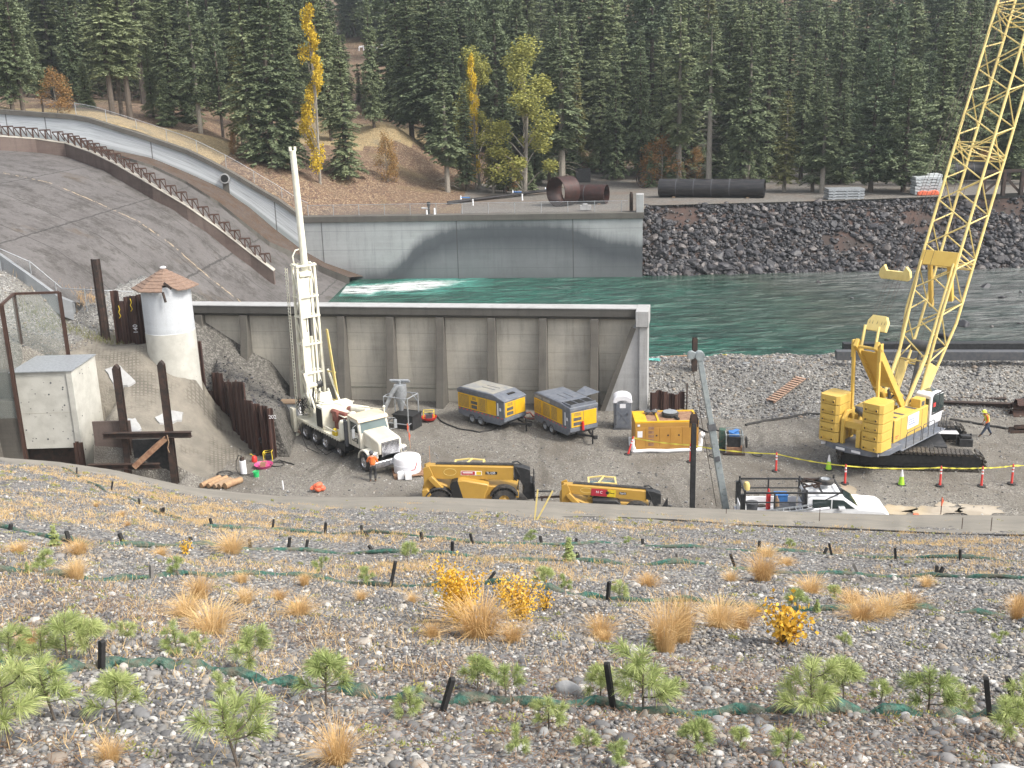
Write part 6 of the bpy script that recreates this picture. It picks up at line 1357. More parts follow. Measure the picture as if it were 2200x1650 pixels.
# ---------------- telehandlers
def telehandler(name, label, loc, rz, pitch, k, big):
    t = thing(name, label, 'telehandler', loc, rz, 'yellow telehandlers parked behind the shotcrete lip'); Y0, Y1 = -1.2, 1.2
    mb = MB(); mb.prism([(.0, .55), (.0, 1.35), (.25, 1.75), (1.0, 1.6), (1.5, 1.35), (3.7, 1.35), (4.2, 1.3), (5.3, 1.0), (5.3, .6), (4.2, .55)], -.75, 1.1); bd = mb.build('body', 'cat_yellow', t, .05)
    mb = MB(); mb.prism([(.0, .5), (.0, 1.3), (.3, 1.4), (.75, .75), (.75, .5)], -1.15, -.75); mb.bar((.45, -.9, 2.0), (1.15, -.9, 1.2), .28, .3); mb.build('rear_guard', 'cat_yellow', bd, .04)
    if big:
        mb = MB(); mb.prism([(1.9, .5), (1.95, 1.86), (2.3, 1.9), (3.6, 1.62), (3.7, 1.5), (3.45, .9), (3.4, .5)], -1.2, -.5); hd_ = mb.build('engine_cover', 'cat_yellow', bd, .07)
        mb = MB(); mb.prism([(1.55, 1.55), (1.7, 1.82), (1.98, 1.88), (2.35, .5), (1.75, .5)], -1.21, -.5); mb.build('side_grille', 'decal_black', bd, .02)
        mb = MB(); mb.bx(2.72, 3.02, -1.212, -1.2, .62, .8); mb.build('decal', 'decal_black', hd_)
        text('lettering', 'CAT', .15, 'sign_white', hd_, (2.86, -1.216, .7), (R(90), 0, 0))
    else:
        mb = MB(); mb.bx(1.9, 3.4, .1, 1.1, 1.3, 1.95); mb.build('cab', 'windscreen', bd, .05); mb = MB(); mb.prism([(1.9, 1.3), (3.6, 1.3), (3.3, 1.62), (1.9, 1.65)], -1.1, -.4); mb.build('engine_cover', 'black_paint', bd, .05)
    mb = MB(); mb.bx(1.75, 3.4, .15, 1.15, 1.35, 2.02); mb.build('cab_glass', 'windscreen', bd, .04)
    mb = MB()
    for x in (1.75, 3.4):
        for y in (.12, 1.18): mb.bar((x, y, 1.3), (x, y, 2.15), .07)
    for y in (.12, 1.18): mb.bar((1.7, y, 2.2), (2.5, y, 2.28), .09, .07); mb.bar((2.5, y, 2.28), (3.4, y, 2.18), .09, .07)
    for x in (1.75, 3.35): mb.bar((x, .1, 2.2), (x, 1.2, 2.2), .09, .07)
    mb.bar((2.3, .1, 2.28), (2.7, 1.2, 2.28), .07); mb.build('cab_guard', 'boom_yellow', bd)
    for x in (.92, 4.5):
        for y in (-.95, .95): wheel(t, (x, y, .65), .65, .42, 'cat_yellow', lugs=20, hub=.45)
    for x in (.92, 4.5):
        arc = [(x+.82*math.cos(q), .65+.80*math.sin(q)) for q in np.linspace(.35, PI-.35, 10)]; inn = [(x+.75*math.cos(q), .65+.74*math.sin(q)) for q in np.linspace(PI-.35, .35, 10)]
        for a, b in ((-1.22, -.72), (.75, 1.2)): mb = MB(); mb.prism(arc+inn, a, b); mb.build('mudguard', 'black_rubber', t)
    piv = bpy.data.objects.new('boom', None); bpy.data.objects.remove(piv)
    TB = Matrix.Translation((.3, 0, 2.2)) @ Matrix.Rotation(R(pitch), 4, 'Y'); mb = MB(TB); L = 4.75; hb = .37 if big else .28
    mb.prism([(-.1, -hb*.9), (-.1, hb), (.15, hb+.04), (L, hb), (L, -hb), (.9, -hb)] if big else [(-.1, -hb*.6), (-.1, hb), (.15, hb+.04), (L, hb), (L+.1, -hb*1.25), (.9, -hb*.9)], -.72, -.22); bo = mb.build('boom', 'cat_yellow', t, .03)
    mb = MB(TB); mb.tube([(.45, -.45, hb+.06), (L, -.45, hb+.06)], .07, 8); mb.tube([(.5, -.3, hb+.06), (L, -.3, hb+.06)], .06, 8); mb.build('hose_duct', 'black_rubber', bo)
    mb = MB(TB); yo = -.735
    for rr_, cxx in ((1, 1.25),):
        pts = [(cxx+.34*math.cos(q), yo+.015, .05+.2*math.sin(q)*hb/.37) for q in np.linspace(0, 2*PI, 25)]; mb.tube(pts, .012, 5)
    mb.build('access_ring', 'boom_yellow', bo)
    if big:
        mb = MB(TB); mb.bx(1.85, 3.0, yo, -.72, -.11, .13); lb = mb.build('decal', 'sign_white', bo); mb = MB(TB); mb.bx(1.88, 2.62, yo-.003, yo, -.09, .11); mb.build('decal_field', 'decal_red', lb); mb = MB(TB); mb.bx(2.7, 2.97, yo-.003, yo, -.09, .11); mb.build('decal_field', 'paint_yellow', lb)
        mb = MB(TB); mb.bx(1.95, 2.5, yo-.006, yo-.003, .0, .06); mb.build('decal_field', 'sign_white', lb)
        mb = MB(TB); mb.bx(3.2, 3.85, yo+.008, -.72, -.06, .1); q = mb.build('model_plate', 'decal_black', bo); text('lettering', 'TL1255', .18, 'sign_white', q, tuple(TB @ Vector((3.5, yo-.003, .02))), (R(90), R(pitch), 0), sx=.9)
    else:
        mb = MB(TB); mb.bx(1.55, 2.5, yo, -.72, -.24, .2); lb = mb.build('decal', 'decal_red', bo); mb = MB(TB); mb.bx(2.5, 3.0, yo, -.72, -.24, .2); lb2 = mb.build('decal', 'paint_yellow', bo)
        text('lettering', 'N C', .22, 'sign_white', lb, tuple(TB @ Vector((2.02, yo-.004, 0))), (R(90), R(pitch), 0))
        text('lettering', 'Rental', .12, 'decal_black', lb2, tuple(TB @ Vector((2.77, yo-.004, 0))), (R(90), R(pitch), 0))
        mb = MB(TB); mb.cyl((2.5, yo-.004, 0), (2.5, yo+.006, 0), .1, n=18); mb.build('emblem', 'decal_black', lb2)
        mb = MB(TB); mb.bx(3.2, 3.62, yo+.008, -.72, -.04, .1); q = mb.build('model_plate', 'decal_black', bo); text('lettering', 'TL642', .14, 'sign_white', q, tuple(TB @ Vector((3.4, yo-.003, .03))), (R(90), R(pitch), 0))
    mb = MB(TB); mb.prism([(L, hb+.05), (L+.5, hb), (L+.9, hb*.6), (L+.95, -hb*1.6), (L+.55, -hb*2.1), (L+.35, -hb), (L+.05, -hb*.8)], -.75, -.2); mb.tube([(L+.1, -.78, hb), (L+.35, -.8, -.1), (L+.2, -.78, -.9)], .03, 6); mb.tube([(L-.1, -.2, hb+.1), (L+.2, -.2, hb+.16), (L+.45, -.25, hb)], .05, 6); mb.build('boom_head', 'black_paint', bo, .02)
    if big:
        mb = MB(); mb.prism([(5.5, .9), (5.65, 1.5), (5.85, 1.6), (6.1, 1.45), (6.15, .55), (5.8, .5)], -.75, .3); mb.bx(6.12, 6.2, -1.1, 1.1, .55, 1.55); mb.bx(6.12, 6.18, -.7, -.62, 1.5, 1.9); mb.bx(6.12, 6.18, .3, .38, 1.5, 1.9); mb.bx(6.2, 7.3, -.6, -.48, .5, .56); mb.bx(6.2, 7.3, .3, .42, .5, .56); mb.build('fork_carriage', 'black_paint', t, .02)
    else:
        mb = MB(); mb.bx(5.7, 5.78, -1.0, 1.0, .3, 1.0); mb.bx(5.78, 6.9, -.6, -.48, .3, .36); mb.prism([(6.0, .9), (6.35, 1.55), (6.38, .9)], -.55, -.5); mb.build('fork_carriage', 'black_paint', t, .02)
    mb = MB(); mb.prism([(.1, 1.2), (.1, 2.5), (.42, 2.62), (.55, 2.3), (.9, 1.3)], -.85, -.74); mb.prism([(.1, 1.2), (.1, 2.5), (.42, 2.62), (.55, 2.3), (.9, 1.3)], -.18, -.1); mb.build('boom_tower', 'cat_yellow', t, .02)
    t.scale = (k, k, k); return t
telehandler('telehandler', 'large yellow telehandler with a long level boom and black grille, left of the other one', (PY(905, 1000, 53.4)[0], 54.3, 0), R(-1), 2.0, .97, True)
t2 = telehandler('telehandler', 'smaller yellow telehandler with a red and yellow boom decal, mostly hidden by the lip', (PY(1204, 1040, 50.9)[0], 51.8, 0), R(-2), 5.5, .87, False)
# spacer bar between the machines
a, b = PY(1160, 1068, 53.0), PY(1205, 1068, 53.0)
mb = MB(); mb.bar((0, 0, 0), (b[0]-a[0]+.6, 0, 0), .1); mb.bar((.1, 0, 0), (.1, 0, -a[2]), .08); mb.bar((1.2, 0, 0), (1.2, 0, -a[2]), .08); o = mb.build('steel_rail', 'dark_steel'); o.location = a; tag(o, 'dark steel rail between the two yellow telehandlers', 'rail')

# ---------------- pickup
pk = thing('pickup_truck', 'white crew cab pickup truck with a black ladder rack loaded with tools', 'pickup truck', (PY(1600, 1080, 49.0)[0], 50.3, 0), R(-4.5)); Wp = 1.0
mb = MB(); mb.prism([(0, .55), (0, 1.25), (3.05, 1.25), (3.05, .55)], -Wp, -Wp+.06); mb.prism([(0, .55), (0, 1.25), (3.05, 1.25), (3.05, .55)], Wp-.06, Wp); mb.bx(0, .06, -Wp, Wp, .55, 1.25); mb.bx(0, 3.05, -Wp, Wp, .6, .72); bed = mb.build('bed', 'clean_white', pk, .03)
mb = MB(); mb.prism([(3.1, .5), (3.1, 1.35), (3.15, 1.85), (3.35, 1.98), (4.75, 1.98), (5.0, 1.9), (5.75, 1.38), (6.9, 1.28), (7.2, 1.1), (7.25, .5)], -Wp, Wp); cab = mb.build('cab_body', 'clean_white', pk, .09)
mb = MB()
for sy in (-1, 1): mb.prism([(3.45, 1.38), (4.35, 1.38), (4.35, 1.85), (3.45, 1.87)], sy*(Wp+.004), sy*(Wp+.012)); mb.prism([(4.42, 1.38), (5.5, 1.38), (4.95, 1.82), (4.42, 1.85)], sy*(Wp+.004), sy*(Wp+.012))
mb.add([(5.72, -.85, 1.43), (5.72, .85, 1.43), (5.02, .78, 1.9), (5.02, -.78, 1.9)], [(0, 1, 2, 3)]); mb.add([(3.09, -.8, 1.4), (3.09, .8, 1.4), (3.13, .8, 1.82), (3.13, -.8, 1.82)], [(0, 1, 2, 3)]); mb.build('window', 'glass_dark', cab)
mb = MB(); mb.prism([(5.7, 1.3), (5.78, 1.36), (7.1, 1.22), (7.1, 1.2)], -Wp*.7, Wp*.7); mb.bx(4.7, 5.0, -Wp-.22, -Wp, 1.36, 1.5); mb.build('hood', 'clean_white', cab, .03)
for x in (1.3, 5.95):
    for sy in (-1, 1): wheel(pk, (x, sy*.88, .42), .42, .28)
mb = MB(); mb.bx(7.2, 7.35, -Wp, Wp, .5, .8); mb.bx(-.15, 0, -Wp, Wp, .5, .7); mb.build('bumper', 'chrome', pk, .03)
mb = MB(); zr = 2.2
for y in (-.98, .98):
    mb.bar((.1, y, zr), (4.9, y, zr), .08, .09); mb.bar((.1, y, 1.7), (3.2, y, 1.7), .06)
    for x in (.15, 3.15): mb.bar((x, y, 1.2), (x, y, zr+.15), .09)
    mb.bar((4.85, y, zr), (4.85, y, zr+.2), .09); mb.bar((3.15, y, 1.4), (4.8, y, zr), .05); mb.bar((1.6, y, 1.2), (1.6, y, zr), .07)
for x in (.15, 3.15, 3.9, 4.85): mb.bar((x, -.98, zr), (x, .98, zr), .08)
mb.bx(-.05, .2, -1.0, -.8, .7, 2.1); mb.bx(-.05, .2, .75, 1.0, .9, 2.1); mb.bx(3.0, 3.2, -1.0, -.6, 1.2, 2.25); mb.build('ladder_rack', 'black_paint', pk, .01)
def on_truck(name, label, cat, build, mm, loc, rz=0):
    M = Matrix.Translation(pk.location) @ Matrix.Rotation(pk.rotation_euler.z, 4, 'Z'); mb = MB(); build(mb); o = mb.build(name, mm); o.location = M @ Vector(loc); o.rotation_euler = (0, 0, pk.rotation_euler.z+rz); return tag(o, label, cat)
sp_ = thing('spare_tyre', 'spare tyre lying flat on the front of the black ladder rack', 'tyre', pk.matrix_world @ Vector((0, 0, 0)))
sp_.location = Matrix.Translation(pk.location) @ Matrix.Rotation(pk.rotation_euler.z, 4, 'Z') @ Vector((4.3, .3, 2.35)); wheel(sp_, (0, 0, 0), .42, .24, 'galvanised', axis=(0, 0, 1), name='tyre')
on_truck('aluminium_ladder', 'aluminium ladder slung along the near side of the white pickup', 'ladder', lambda m: (m.bar((0, -.02, 0), (2.2, -.05, .35), .05, .08), m.bar((0, -.4, -.05), (2.2, -.42, .3), .05, .08), [m.bar((.2+.3*i, 0, .03+.05*i), (.2+.3*i, -.4, -.02+.05*i), .03) for i in range(7)]), 'galvanised', (1.2, -1.1, 1.3))
on_truck('white_pipe', 'white plastic pipe lying along the pickup beside its ladder', 'pipe', lambda m: m.tube([(0, 0, 0), (2.3, .1, .25)], .07, 10), 'plastic_white', (1.9, -1.45, 1.3))
on_truck('blue_cooler', 'bright blue box riding in the pickup bed', 'box', lambda m: (m.bx(-.3, .3, -.25, .25, 0, .5), m.bx(-.32, .32, -.27, .27, .5, .56)), 'blue_plastic', (2.1, .1, 1.2))
on_truck('tool_box', 'black tool box in the pickup bed beside the blue box', 'tool box', lambda m: (m.bx(-.5, .5, -.35, .35, 0, .62), m.bx(-.52, .52, -.37, .37, .62, .7), m.tube([(-.2, 0, .7), (-.2, 0, .8), (.2, 0, .8), (.2, 0, .7)], .02, 5)), 'dark_grey', (2.2, -.6, .72))
on_truck('gas_bottle', 'red gas bottle strapped upright in the pickup bed', 'gas bottle', lambda m: m.lathe([(.001, 0), (.12, 0), (.12, .85), (.05, .98), (.04, 1.08), (.001, 1.1)], (0, 0, 0), 14), 'red_plastic', (1.55, .5, .75))
on_truck('gas_bottle', 'brown gas bottle standing in the middle of the pickup bed', 'gas bottle', lambda m: m.lathe([(.001, 0), (.14, 0), (.14, .95), (.06, 1.1), (.04, 1.2), (.001, 1.22)], (0, 0, 0), 14), 'wood', (1.75, -.72, .75))
on_truck('bin', 'grey green bin at the rear of the pickup bed', 'bin', lambda m: (m.lathe([(.001, 0), (.25, 0), (.3, .7), (.32, .7), (.32, .76), (.001, .78)], (0, 0, 0), 16)), 'dark_grey', (.6, -.4, .72))
on_truck('tool_roll', 'tan tool bag hung at the rear corner of the ladder rack', 'bag', lambda m: m.lathe([(.001, -.25), (.16, -.2), (.18, .0), (.12, .2), (.001, .25)], (0, 0, 0), 12), 'boom_yellow', (.45, .6, 1.95))
rr = random.Random(5)
on_truck('hand_tools', 'jumble of clamps and hand tools on the ladder rack beside the spare tyre', 'tools', lambda m: [m.bar((rr.uniform(-.5, .5), rr.uniform(-.5, .5), rr.uniform(0, .25)), (rr.uniform(-.5, .5), rr.uniform(-.5, .5), rr.uniform(0, .25)), .06, .08) for _ in range(14)], 'dark_steel', (3.55, 0, 2.25))

# ---------------- generator, toilet, welder
gx = P(1365, 972, 0); gen = thing('generator', 'ochre orange generator enclosure wrapped round the foot with white sheeting', 'generator', (gx[0]+1.93, gx[1]+1.1, 0), R(-1)); Lg, Wg, Hg = 1.93, 1.1, 1.95
mb = MB(); mb.bx(-Lg, Lg, -Wg, Wg, .15, Hg-.35); mb.prism([(-Lg, Hg-.35), (Lg, Hg-.35), (Lg, Hg-.1), (-Lg, Hg-.1)], -Wg, Wg); bd = mb.build('housing', 'generator_ochre', gen, .02)
mb = MB(); mb.bx(-Lg, -Lg+.75, -Wg, Wg, Hg-.1, Hg); mb.bx(Lg-.15, Lg, -Wg, Wg, Hg-.1, Hg); mb.bx(-Lg+.75, Lg-.15, -Wg, -Wg+.12, Hg-.1, Hg); mb.bx(-Lg+.75, Lg-.15, Wg-.12, Wg, Hg-.1, Hg); mb.bx(-.55, -.43, -Wg+.12, Wg-.12, Hg-.1, Hg); mb.build('roof_rim', 'compressor_yellow', bd, .01)
mb = MB(); mb.bx(-Lg+.75, Lg-.15, -Wg+.12, Wg-.12, Hg-.1, Hg-.06); mb.build('roof_mesh', 'light_rust', bd)
mb = MB(); mb.cyl((.35, .1, Hg-.06), (.35, .1, Hg+.12), .5, n=28); mb.cyl((.35, .1, Hg+.12), (.35, .1, Hg+.22), .54, .48, 28); mb.cyl((.6, -.3, Hg+.0), (.75, -.75, Hg+.02), .09); mf = mb.build('muffler', 'black_rubber', gen); mb = MB(); mb.cyl((.35, .1, Hg+.22), (.35, .1, Hg+.24), .45, n=28); mb.build('muffler_lid', 'galvanised', mf)
mb = MB(); 
for x in (-1.0, -.6): mb.cyl((x, .5, Hg-.06), (x, .5, Hg+.1), .07); mb.lathe([(.001, .1), (.2, .1), (.22, .16), (.1, .24), (.001, .25)], (x, .5, Hg), 18)
mb.build('air_cap', 'dark_grey', gen); mb = MB(); mb.bar((1.65, -.5, Hg-.1), (1.65, -.5, Hg+.15), .12, .3); mb.build('exhaust_flap', 'dark_steel', gen)
for a, b in ((-Lg+.05, -Lg+.6), (-Lg+.65, -.5), (-.44, .2), (.22, .86), (.95, Lg-.06)):
    mb = MB(); mb.bx(a, b, -Wg-.014, -Wg+.001, .3, Hg-.42); d_ = mb.build('door', 'generator_ochre', bd, .006)
    if b-a > .58: mb = MB(); mb.lathe([(.001, 0), (.06, 0), (.05, .015), (.001, .02)], (b-.12, -Wg-.014, 1.05), 12, Matrix.Rotation(PI/2, 3, 'X')); mb.build('latch', 'dark_steel', d_)
    if abs(a+Lg-.65) < .01:
        mb = MB()
        for k in range(5): mb.bx(-1.12, -.78, -Wg-.018, -Wg-.013, .4+k*.26, .58+k*.26)
        mb.build('louvre', 'light_rust', d_)
mb = MB(); mb.bx(-Lg+.15, -Lg+.45, -Wg-.02, -Wg-.015, .95, 1.35); mb.bx(-Lg+.15, -Lg+.3, -Wg-.02, -Wg-.015, 1.65, 1.78); mb.build('notice', 'sign_white', bd)
mb = MB(); rr = random.Random(8); ring = []
per = [(-Lg-.12, -Wg-.12), (-1, -Wg-.1), (0, -Wg-.14), (1, -Wg-.1), (Lg+.12, -Wg-.12), (Lg+.15, 0), (Lg+.12, Wg+.1), (0, Wg+.1), (-Lg-.12, Wg+.1), (-Lg-.16, 0), (-Lg-.12, -Wg-.12)]
mb.tube([(x, y, .1+rr.uniform(-.02, .03)) for x, y in per], .11, 7); mb.tube([(-Lg-.05, -Wg-.05, .1), (-Lg-.12, -Wg+.05, .5), (-Lg-.02, -Wg+.1, 1.0)], [.16, .1, .03], 6); mb.tube([(Lg+.05, -Wg+.1, .1), (Lg+.18, -Wg+.2, .5), (Lg+.15, -Wg+.25, .95)], [.2, .14, .13], 6); mb.ball((Lg+.25, -Wg+.25, .95), .2, 6); mb.build('sheeting', 'clean_white', gen)
pp = P(1339, 924, 0); pt = thing('portable_toilet', 'grey portable toilet with a white domed roof beside the wall end', 'portable toilet', (pp[0], pp[1]+.6, 0), R(-4))
mb = MB(); mb.bx(-.56, .56, -.56, .56, .08, 2.0); bd = mb.build('cabin', 'porta_grey', pt, .04); mb = MB(); mb.bx(-.6, .6, -.6, .6, 0, .1); mb.build('skid', 'dark_grey', pt, .02)
arc = [(.62*math.cos(t), 1.95+.38*math.sin(t)) for t in np.linspace(0, PI, 14)]
mb = MB(); mb.prism([(.62, 1.82)]+arc+[(-.62, 1.82)], -.6, .6); mb.build('roof', 'plastic_white', pt, .03)
mb = MB(); da = [(.42*math.cos(t), 1.82+.2*math.sin(t)) for t in np.linspace(0, PI, 10)]; mb.prism([(.42, .15)]+da+[(-.42, .15)], -.6, -.57); dr = mb.build('door', 'slate_grey', bd, .01)
mb = MB(); mb.bar((-.3, -.605, .5), (.3, -.605, 1.3), .06, .02, up=(0, 1, 0)); mb.bar((.3, -.605, .5), (-.3, -.605, 1.3), .06, .02, up=(0, 1, 0)); mb.build('door_rib', 'porta_grey', dr); mb = MB(); mb.bx(-.18, .2, -.612, -.604, 1.5, 1.78); mb.build('notice', 'sign_white', dr)
mb = MB(); mb.bx(.26, .36, -.63, -.6, 1.0, 1.15); mb.build('latch', 'dark_grey', dr)
for z in (.4, 1.0, 1.75): mb = MB(); mb.bx(-.46, -.4, -.61, -.6, z-.04, z+.04); mb.build('hinge', 'dark_grey', dr)
wp = P(1580, 976, 0); we = thing('welding_machine', 'blue and black welding machine in a tubular cage on a rusty skid', 'welder', (wp[0], wp[1]+.6, 0), R(-8))
mb = MB(); mb.bx(-.65, .65, -.8, .8, .0, .12); mb.build('skid', 'dark_steel', we, .01); mb = MB(); mb.bx(-.5, .5, -.62, -.2, .12, .45); mb.build('tray', 'light_rust', we, .02)
mb = MB(); mb.bx(-.38, .38, -.6, .5, .45, 1.1); bd = mb.build('case', 'black_paint', we, .03); mb = MB(); mb.bx(-.3, .3, -.5, .45, 1.1, 1.2); mb.bar((-.2, -.3, 1.25), (.25, .3, 1.3), .3, .04); mb.build('cover', 'blue_plastic', we, .02)
mb = MB()
for y in (-.7, .6): rail(mb, [(-.5, y, .1), (-.5, y, 1.15), (-.42, y, 1.28), (.42, y, 1.28), (.5, y, 1.15), (.5, y, .1)], .03)
for x in (-.5, .5): rail(mb, [(x, -.7, 1.2), (x, .6, 1.2)], .03)
mb.build('cage', 'pole_grey', we); mb = MB(); mb.lathe([(.22, -.04), (.32, -.05), (.36, 0), (.32, .05), (.22, .04)], (.72, -.5, .75), 20, Matrix.Rotation(PI/2, 3, 'Y')); mb.build('hose_coil', 'black_rubber', we)
mb = MB(); mb.bx(-.85, -.45, .2, .8, .1, 1.25); mb.build('green_cabinet', 'net_green', we, .03)
# ================================================================== LEFT EXCAVATION
def gz(x, y): return float(GZ(x, y))
def PG(px, py): return PF(px, py, gz, 40, 110, 500)
def simple(name, label, cat, m, build, loc, rz=0, group=None, bevel=0, T=None):
    mb = MB(T); build(mb); o = mb.build(name, m, None, bevel); o.location = loc; o.rotation_euler = (0, 0, rz); return tag(o, label, cat, group)
# round tower
tw_ = PY(370, 806, 66.0); tc = (PY(365, 700, 68.2)[0], 68.2)
zt = PY(367, 624, 66.7)[2]; zb = PY(370, 806, 66.4)[2]; zm = PY(370, 722, 66.4)[2]
tow = thing('round_tower', 'round white and tan concrete tower with a broken brown shingle roof', 'tower', (tc[0], tc[1], 0))
mb = MB(); mb.lathe([(1.60, zb-2.5), (1.58, zm)], n=48); mb.build('tower_base', 'concrete_pale', tow)
mb = MB(); mb.lathe([(1.58, zm), (1.565, zm+.02), (1.55, zt+.15), (.01, zt+.15)], n=48); mb.build('tower_wall', 'concrete_cool_white' if 'concrete_cool_white' in _m else 'concrete_light', tow)
mb = MB(); K = 8; rv = [(2.1*math.cos(2*PI*i/K+.2), 2.1*math.sin(2*PI*i/K+.2), zt+.0) for i in range(K)]; ap = (0, 0, zt+1.2)
for i in range(K):
    a, b = Vector(rv[i]), Vector(rv[(i+1) % K]); m_ = 7
    if i == 6: a, b = a*1.0, b
    rws = []
    for j in range(m_+1):
        t = j/m_; rws.append([lerp(a, ap, t), lerp(b, ap, t)])
    for j in range(m_):
        p0, p1, p2, p3 = [Vector(q) for q in (rws[j][0], rws[j][1], rws[j+1][1], rws[j+1][0])]
        if i == 6 and j < 2: 
            p0 = lerp(p0, p1, .62 if j == 0 else .45); p0 = Vector(p0); p3 = Vector(lerp(p3, p2, .45 if j == 0 else .2))
        up = Vector((0, 0, .035)); mb.add([p0+up, p1+up, p2, p3, p0-up, p1-up, p2-up, p3-up], [(0, 1, 2, 3), (7, 6, 5, 4), (0, 4, 5, 1), (1, 5, 6, 2), (2, 6, 7, 3), (3, 7, 4, 0)])
mb.build('roof', 'shingle', tow, smooth=False)
mb = MB(); mb.ball((0, 0, zt+1.22), .2, 8, (1, 1, .5)); mb.build('roof_cap', 'plastic_white', tow)
mb = MB(); mb.bar((.35, -1.7, zt-.05), (.5, -1.8, zt-.7), .12, .1); mb.bar((.9, -1.6, zt+.12), (.45, -1.6, zt+.5), .08, .16); mb.build('broken_board', 'dark_steel', tow)
# concrete box structure
zt = 6.5; yb0, yb1 = PY(152, 795, 60.7), PY(200, 762, 60.7); x1 = yb0[0]; x0 = PY(22, 797, 60.7)[0]; zf = PY(150, 962, 60.7)[2]; zt = yb0[2]
bx = thing('concrete_chamber', 'tall pale concrete chamber with a thin metal roof at the far left', 'concrete structure', (0, 0, 0))
mb = MB(); mb.bx(x0, x1-.02, 60.7, 64.3, zf, zt-.06); mb.build('chamber_wall', 'concrete_pale', bx, .01)
mb = MB(); mb.bx(x1-.3, x1+.04, 60.62, 64.4, -.2, zt-.06); mb.build('side_wall', 'concrete_pale', bx, .01)
mb = MB(); mb.bx(x0-.06, x1+.1, 60.56, 64.46, zt-.06, zt); mb.build('metal_roof', 'galvanised', bx)
mb = MB(); mb.bx(x0, x1-.3, 61.4, 64.2, -.5, zf); mb.build('recess_wall', 'dark_steel', bx)
mb = MB(); 
for z in (zt-2.6,): mb.bx(x0+.02, x1-.3, 60.692, 60.7, z, z+.02)
mb.build('form_joint', 'concrete_tan', bx); mb = MB()
rr = random.Random(4)
for i in range(26): a, b = rr.uniform(x0+.2, x1-.4), rr.uniform(zf+.2, zt-.3); mb.cyl((a, 60.705, b), (a, 60.69, b), rr.uniform(.02, .06), n=7)
for i in range(14): a, b = rr.uniform(60.9, 64.0), rr.uniform(.5, zt-.3); mb.cyl((x1+.03, a, b), (x1+.048, a, b), rr.uniform(.02, .06), n=7)
mb.build('form_tie_mark', 'dark_grey', bx)
mb = MB(); mb.bx(x0-5, x0-.05, 61.6, 62.4, -.5, PY(0, 800, 61.6)[2]); mb.bx(x0-6, x0-.05, 60.9, 61.6, -.5, PY(0, 862, 61)[2]); mb.build('adjoining_wall', 'concrete_dark', bx, .02)
# soldier piles, walers and lagging
def piece(name, label, cat, m, a, b, w_, h_, group=None, up=(0, 0, 1)):
    mb = MB(); v = Vector(b)-Vector(a); mb.bar((0, 0, 0), tuple(v), w_, h_, up); 
    o = mb.build(name, m, None, .012); o.location = a; return tag(o, label, cat, group)
def ibeam(mb, a, b, w_=.36, h_=.36, up=(0, 1, 0)):
    a, b = Vector(a), Vector(b); d = (b-a).normalized(); u = Vector(up); sd = d.cross(u).normalized(); u = sd.cross(d)
    mb.bar(a, b, .03, h_*.94, up); 
    for s_ in (-1, 1): mb.bar(a+u*(h_/2*s_), b+u*(h_/2*s_), w_, .035, up)
d1t, d1b = PY(249, 786, 58.9), PY(280, 1020, 58.9); d2t, d2b = PY(348, 778, 58.6), PY(376, 1048, 58.6)
sp_ = thing('shoring_frame', 'rusty black steel shoring frame of tall piles, walers and a diagonal brace over the pit', 'shoring', (0, 0, 0))
for a, b in ((d1t, d1b), (d2t, d2b)):
    mb = MB(); ibeam(mb, (b[0]-.1 if 0 else (a[0]+b[0])/2, a[1], b[2]-.8), ((a[0]+b[0])/2, a[1], a[2]-.12)); x_ = (a[0]+b[0])/2; mb.prism([(x_-.18, a[2]-.14), (x_+.18, a[2]-.14), (x_+.1, a[2]), (x_, a[2]+.1), (x_-.1, a[2])], a[1]-.18, a[1]+.18); mb.build('soldier_pile', 'dark_steel', sp_)
for i, (x_, z0) in enumerate([(PY(163, 950, 60.2)[0], PY(163, 950, 60.2)[2]), (PY(172, 952, 60.2)[0], PY(172, 952, 60.2)[2]), (PY(273, 993, 58.4)[0], PY(273, 993, 58.4)[2])]):
    mb = MB(); ibeam(mb, (x_, 60.2 if i < 2 else 58.2, -.5), (x_, 60.2 if i < 2 else 58.2, z0), .22, .26); mb.build('short_pile', 'rust_steel', sp_)
w1, w2 = PY(222, 936, 58.45), PY(411, 933, 58.2); mb = MB(); ibeam(mb, w1, w2, .3, .3, (0, 0, 1)); mb.build('waler', 'dark_steel', sp_)
w3, w4 = PY(190, 1003, 58.3), PY(343, 1001, 58.0); mb = MB(); ibeam(mb, w3, w4, .28, .28, (0, 0, 1)); mb.build('waler', 'dark_steel', sp_)
a, b = PY(357, 940, 58.3), PY(288, 1003, 57.9); mb = MB(); mb.bar(a, b, .3, .3); mb.build('diagonal_brace', 'light_rust', sp_)
mb = MB(); mb.bx(d1t[0]-1.9, d1t[0]+.3, 59.1, 59.2, 0, PY(240, 905, 59.1)[2]); mb.build('stained_lagging', 'concrete_rusty', sp_)
mb = MB(); mb.bx(d1t[0]+.3, (d2t[0]+d2b[0])/2, 59.05, 59.15, -.5, PY(300, 945, 59)[2]); mb.build('lagging', 'black_paint', sp_)
mb = MB(); mb.tube([PY(359, 935, 58.0), PY(363, 950, 58.0), PY(360, 962, 58.0), PY(364, 972, 58)], .03, 5); mb.build('sling', 'wood', sp_)
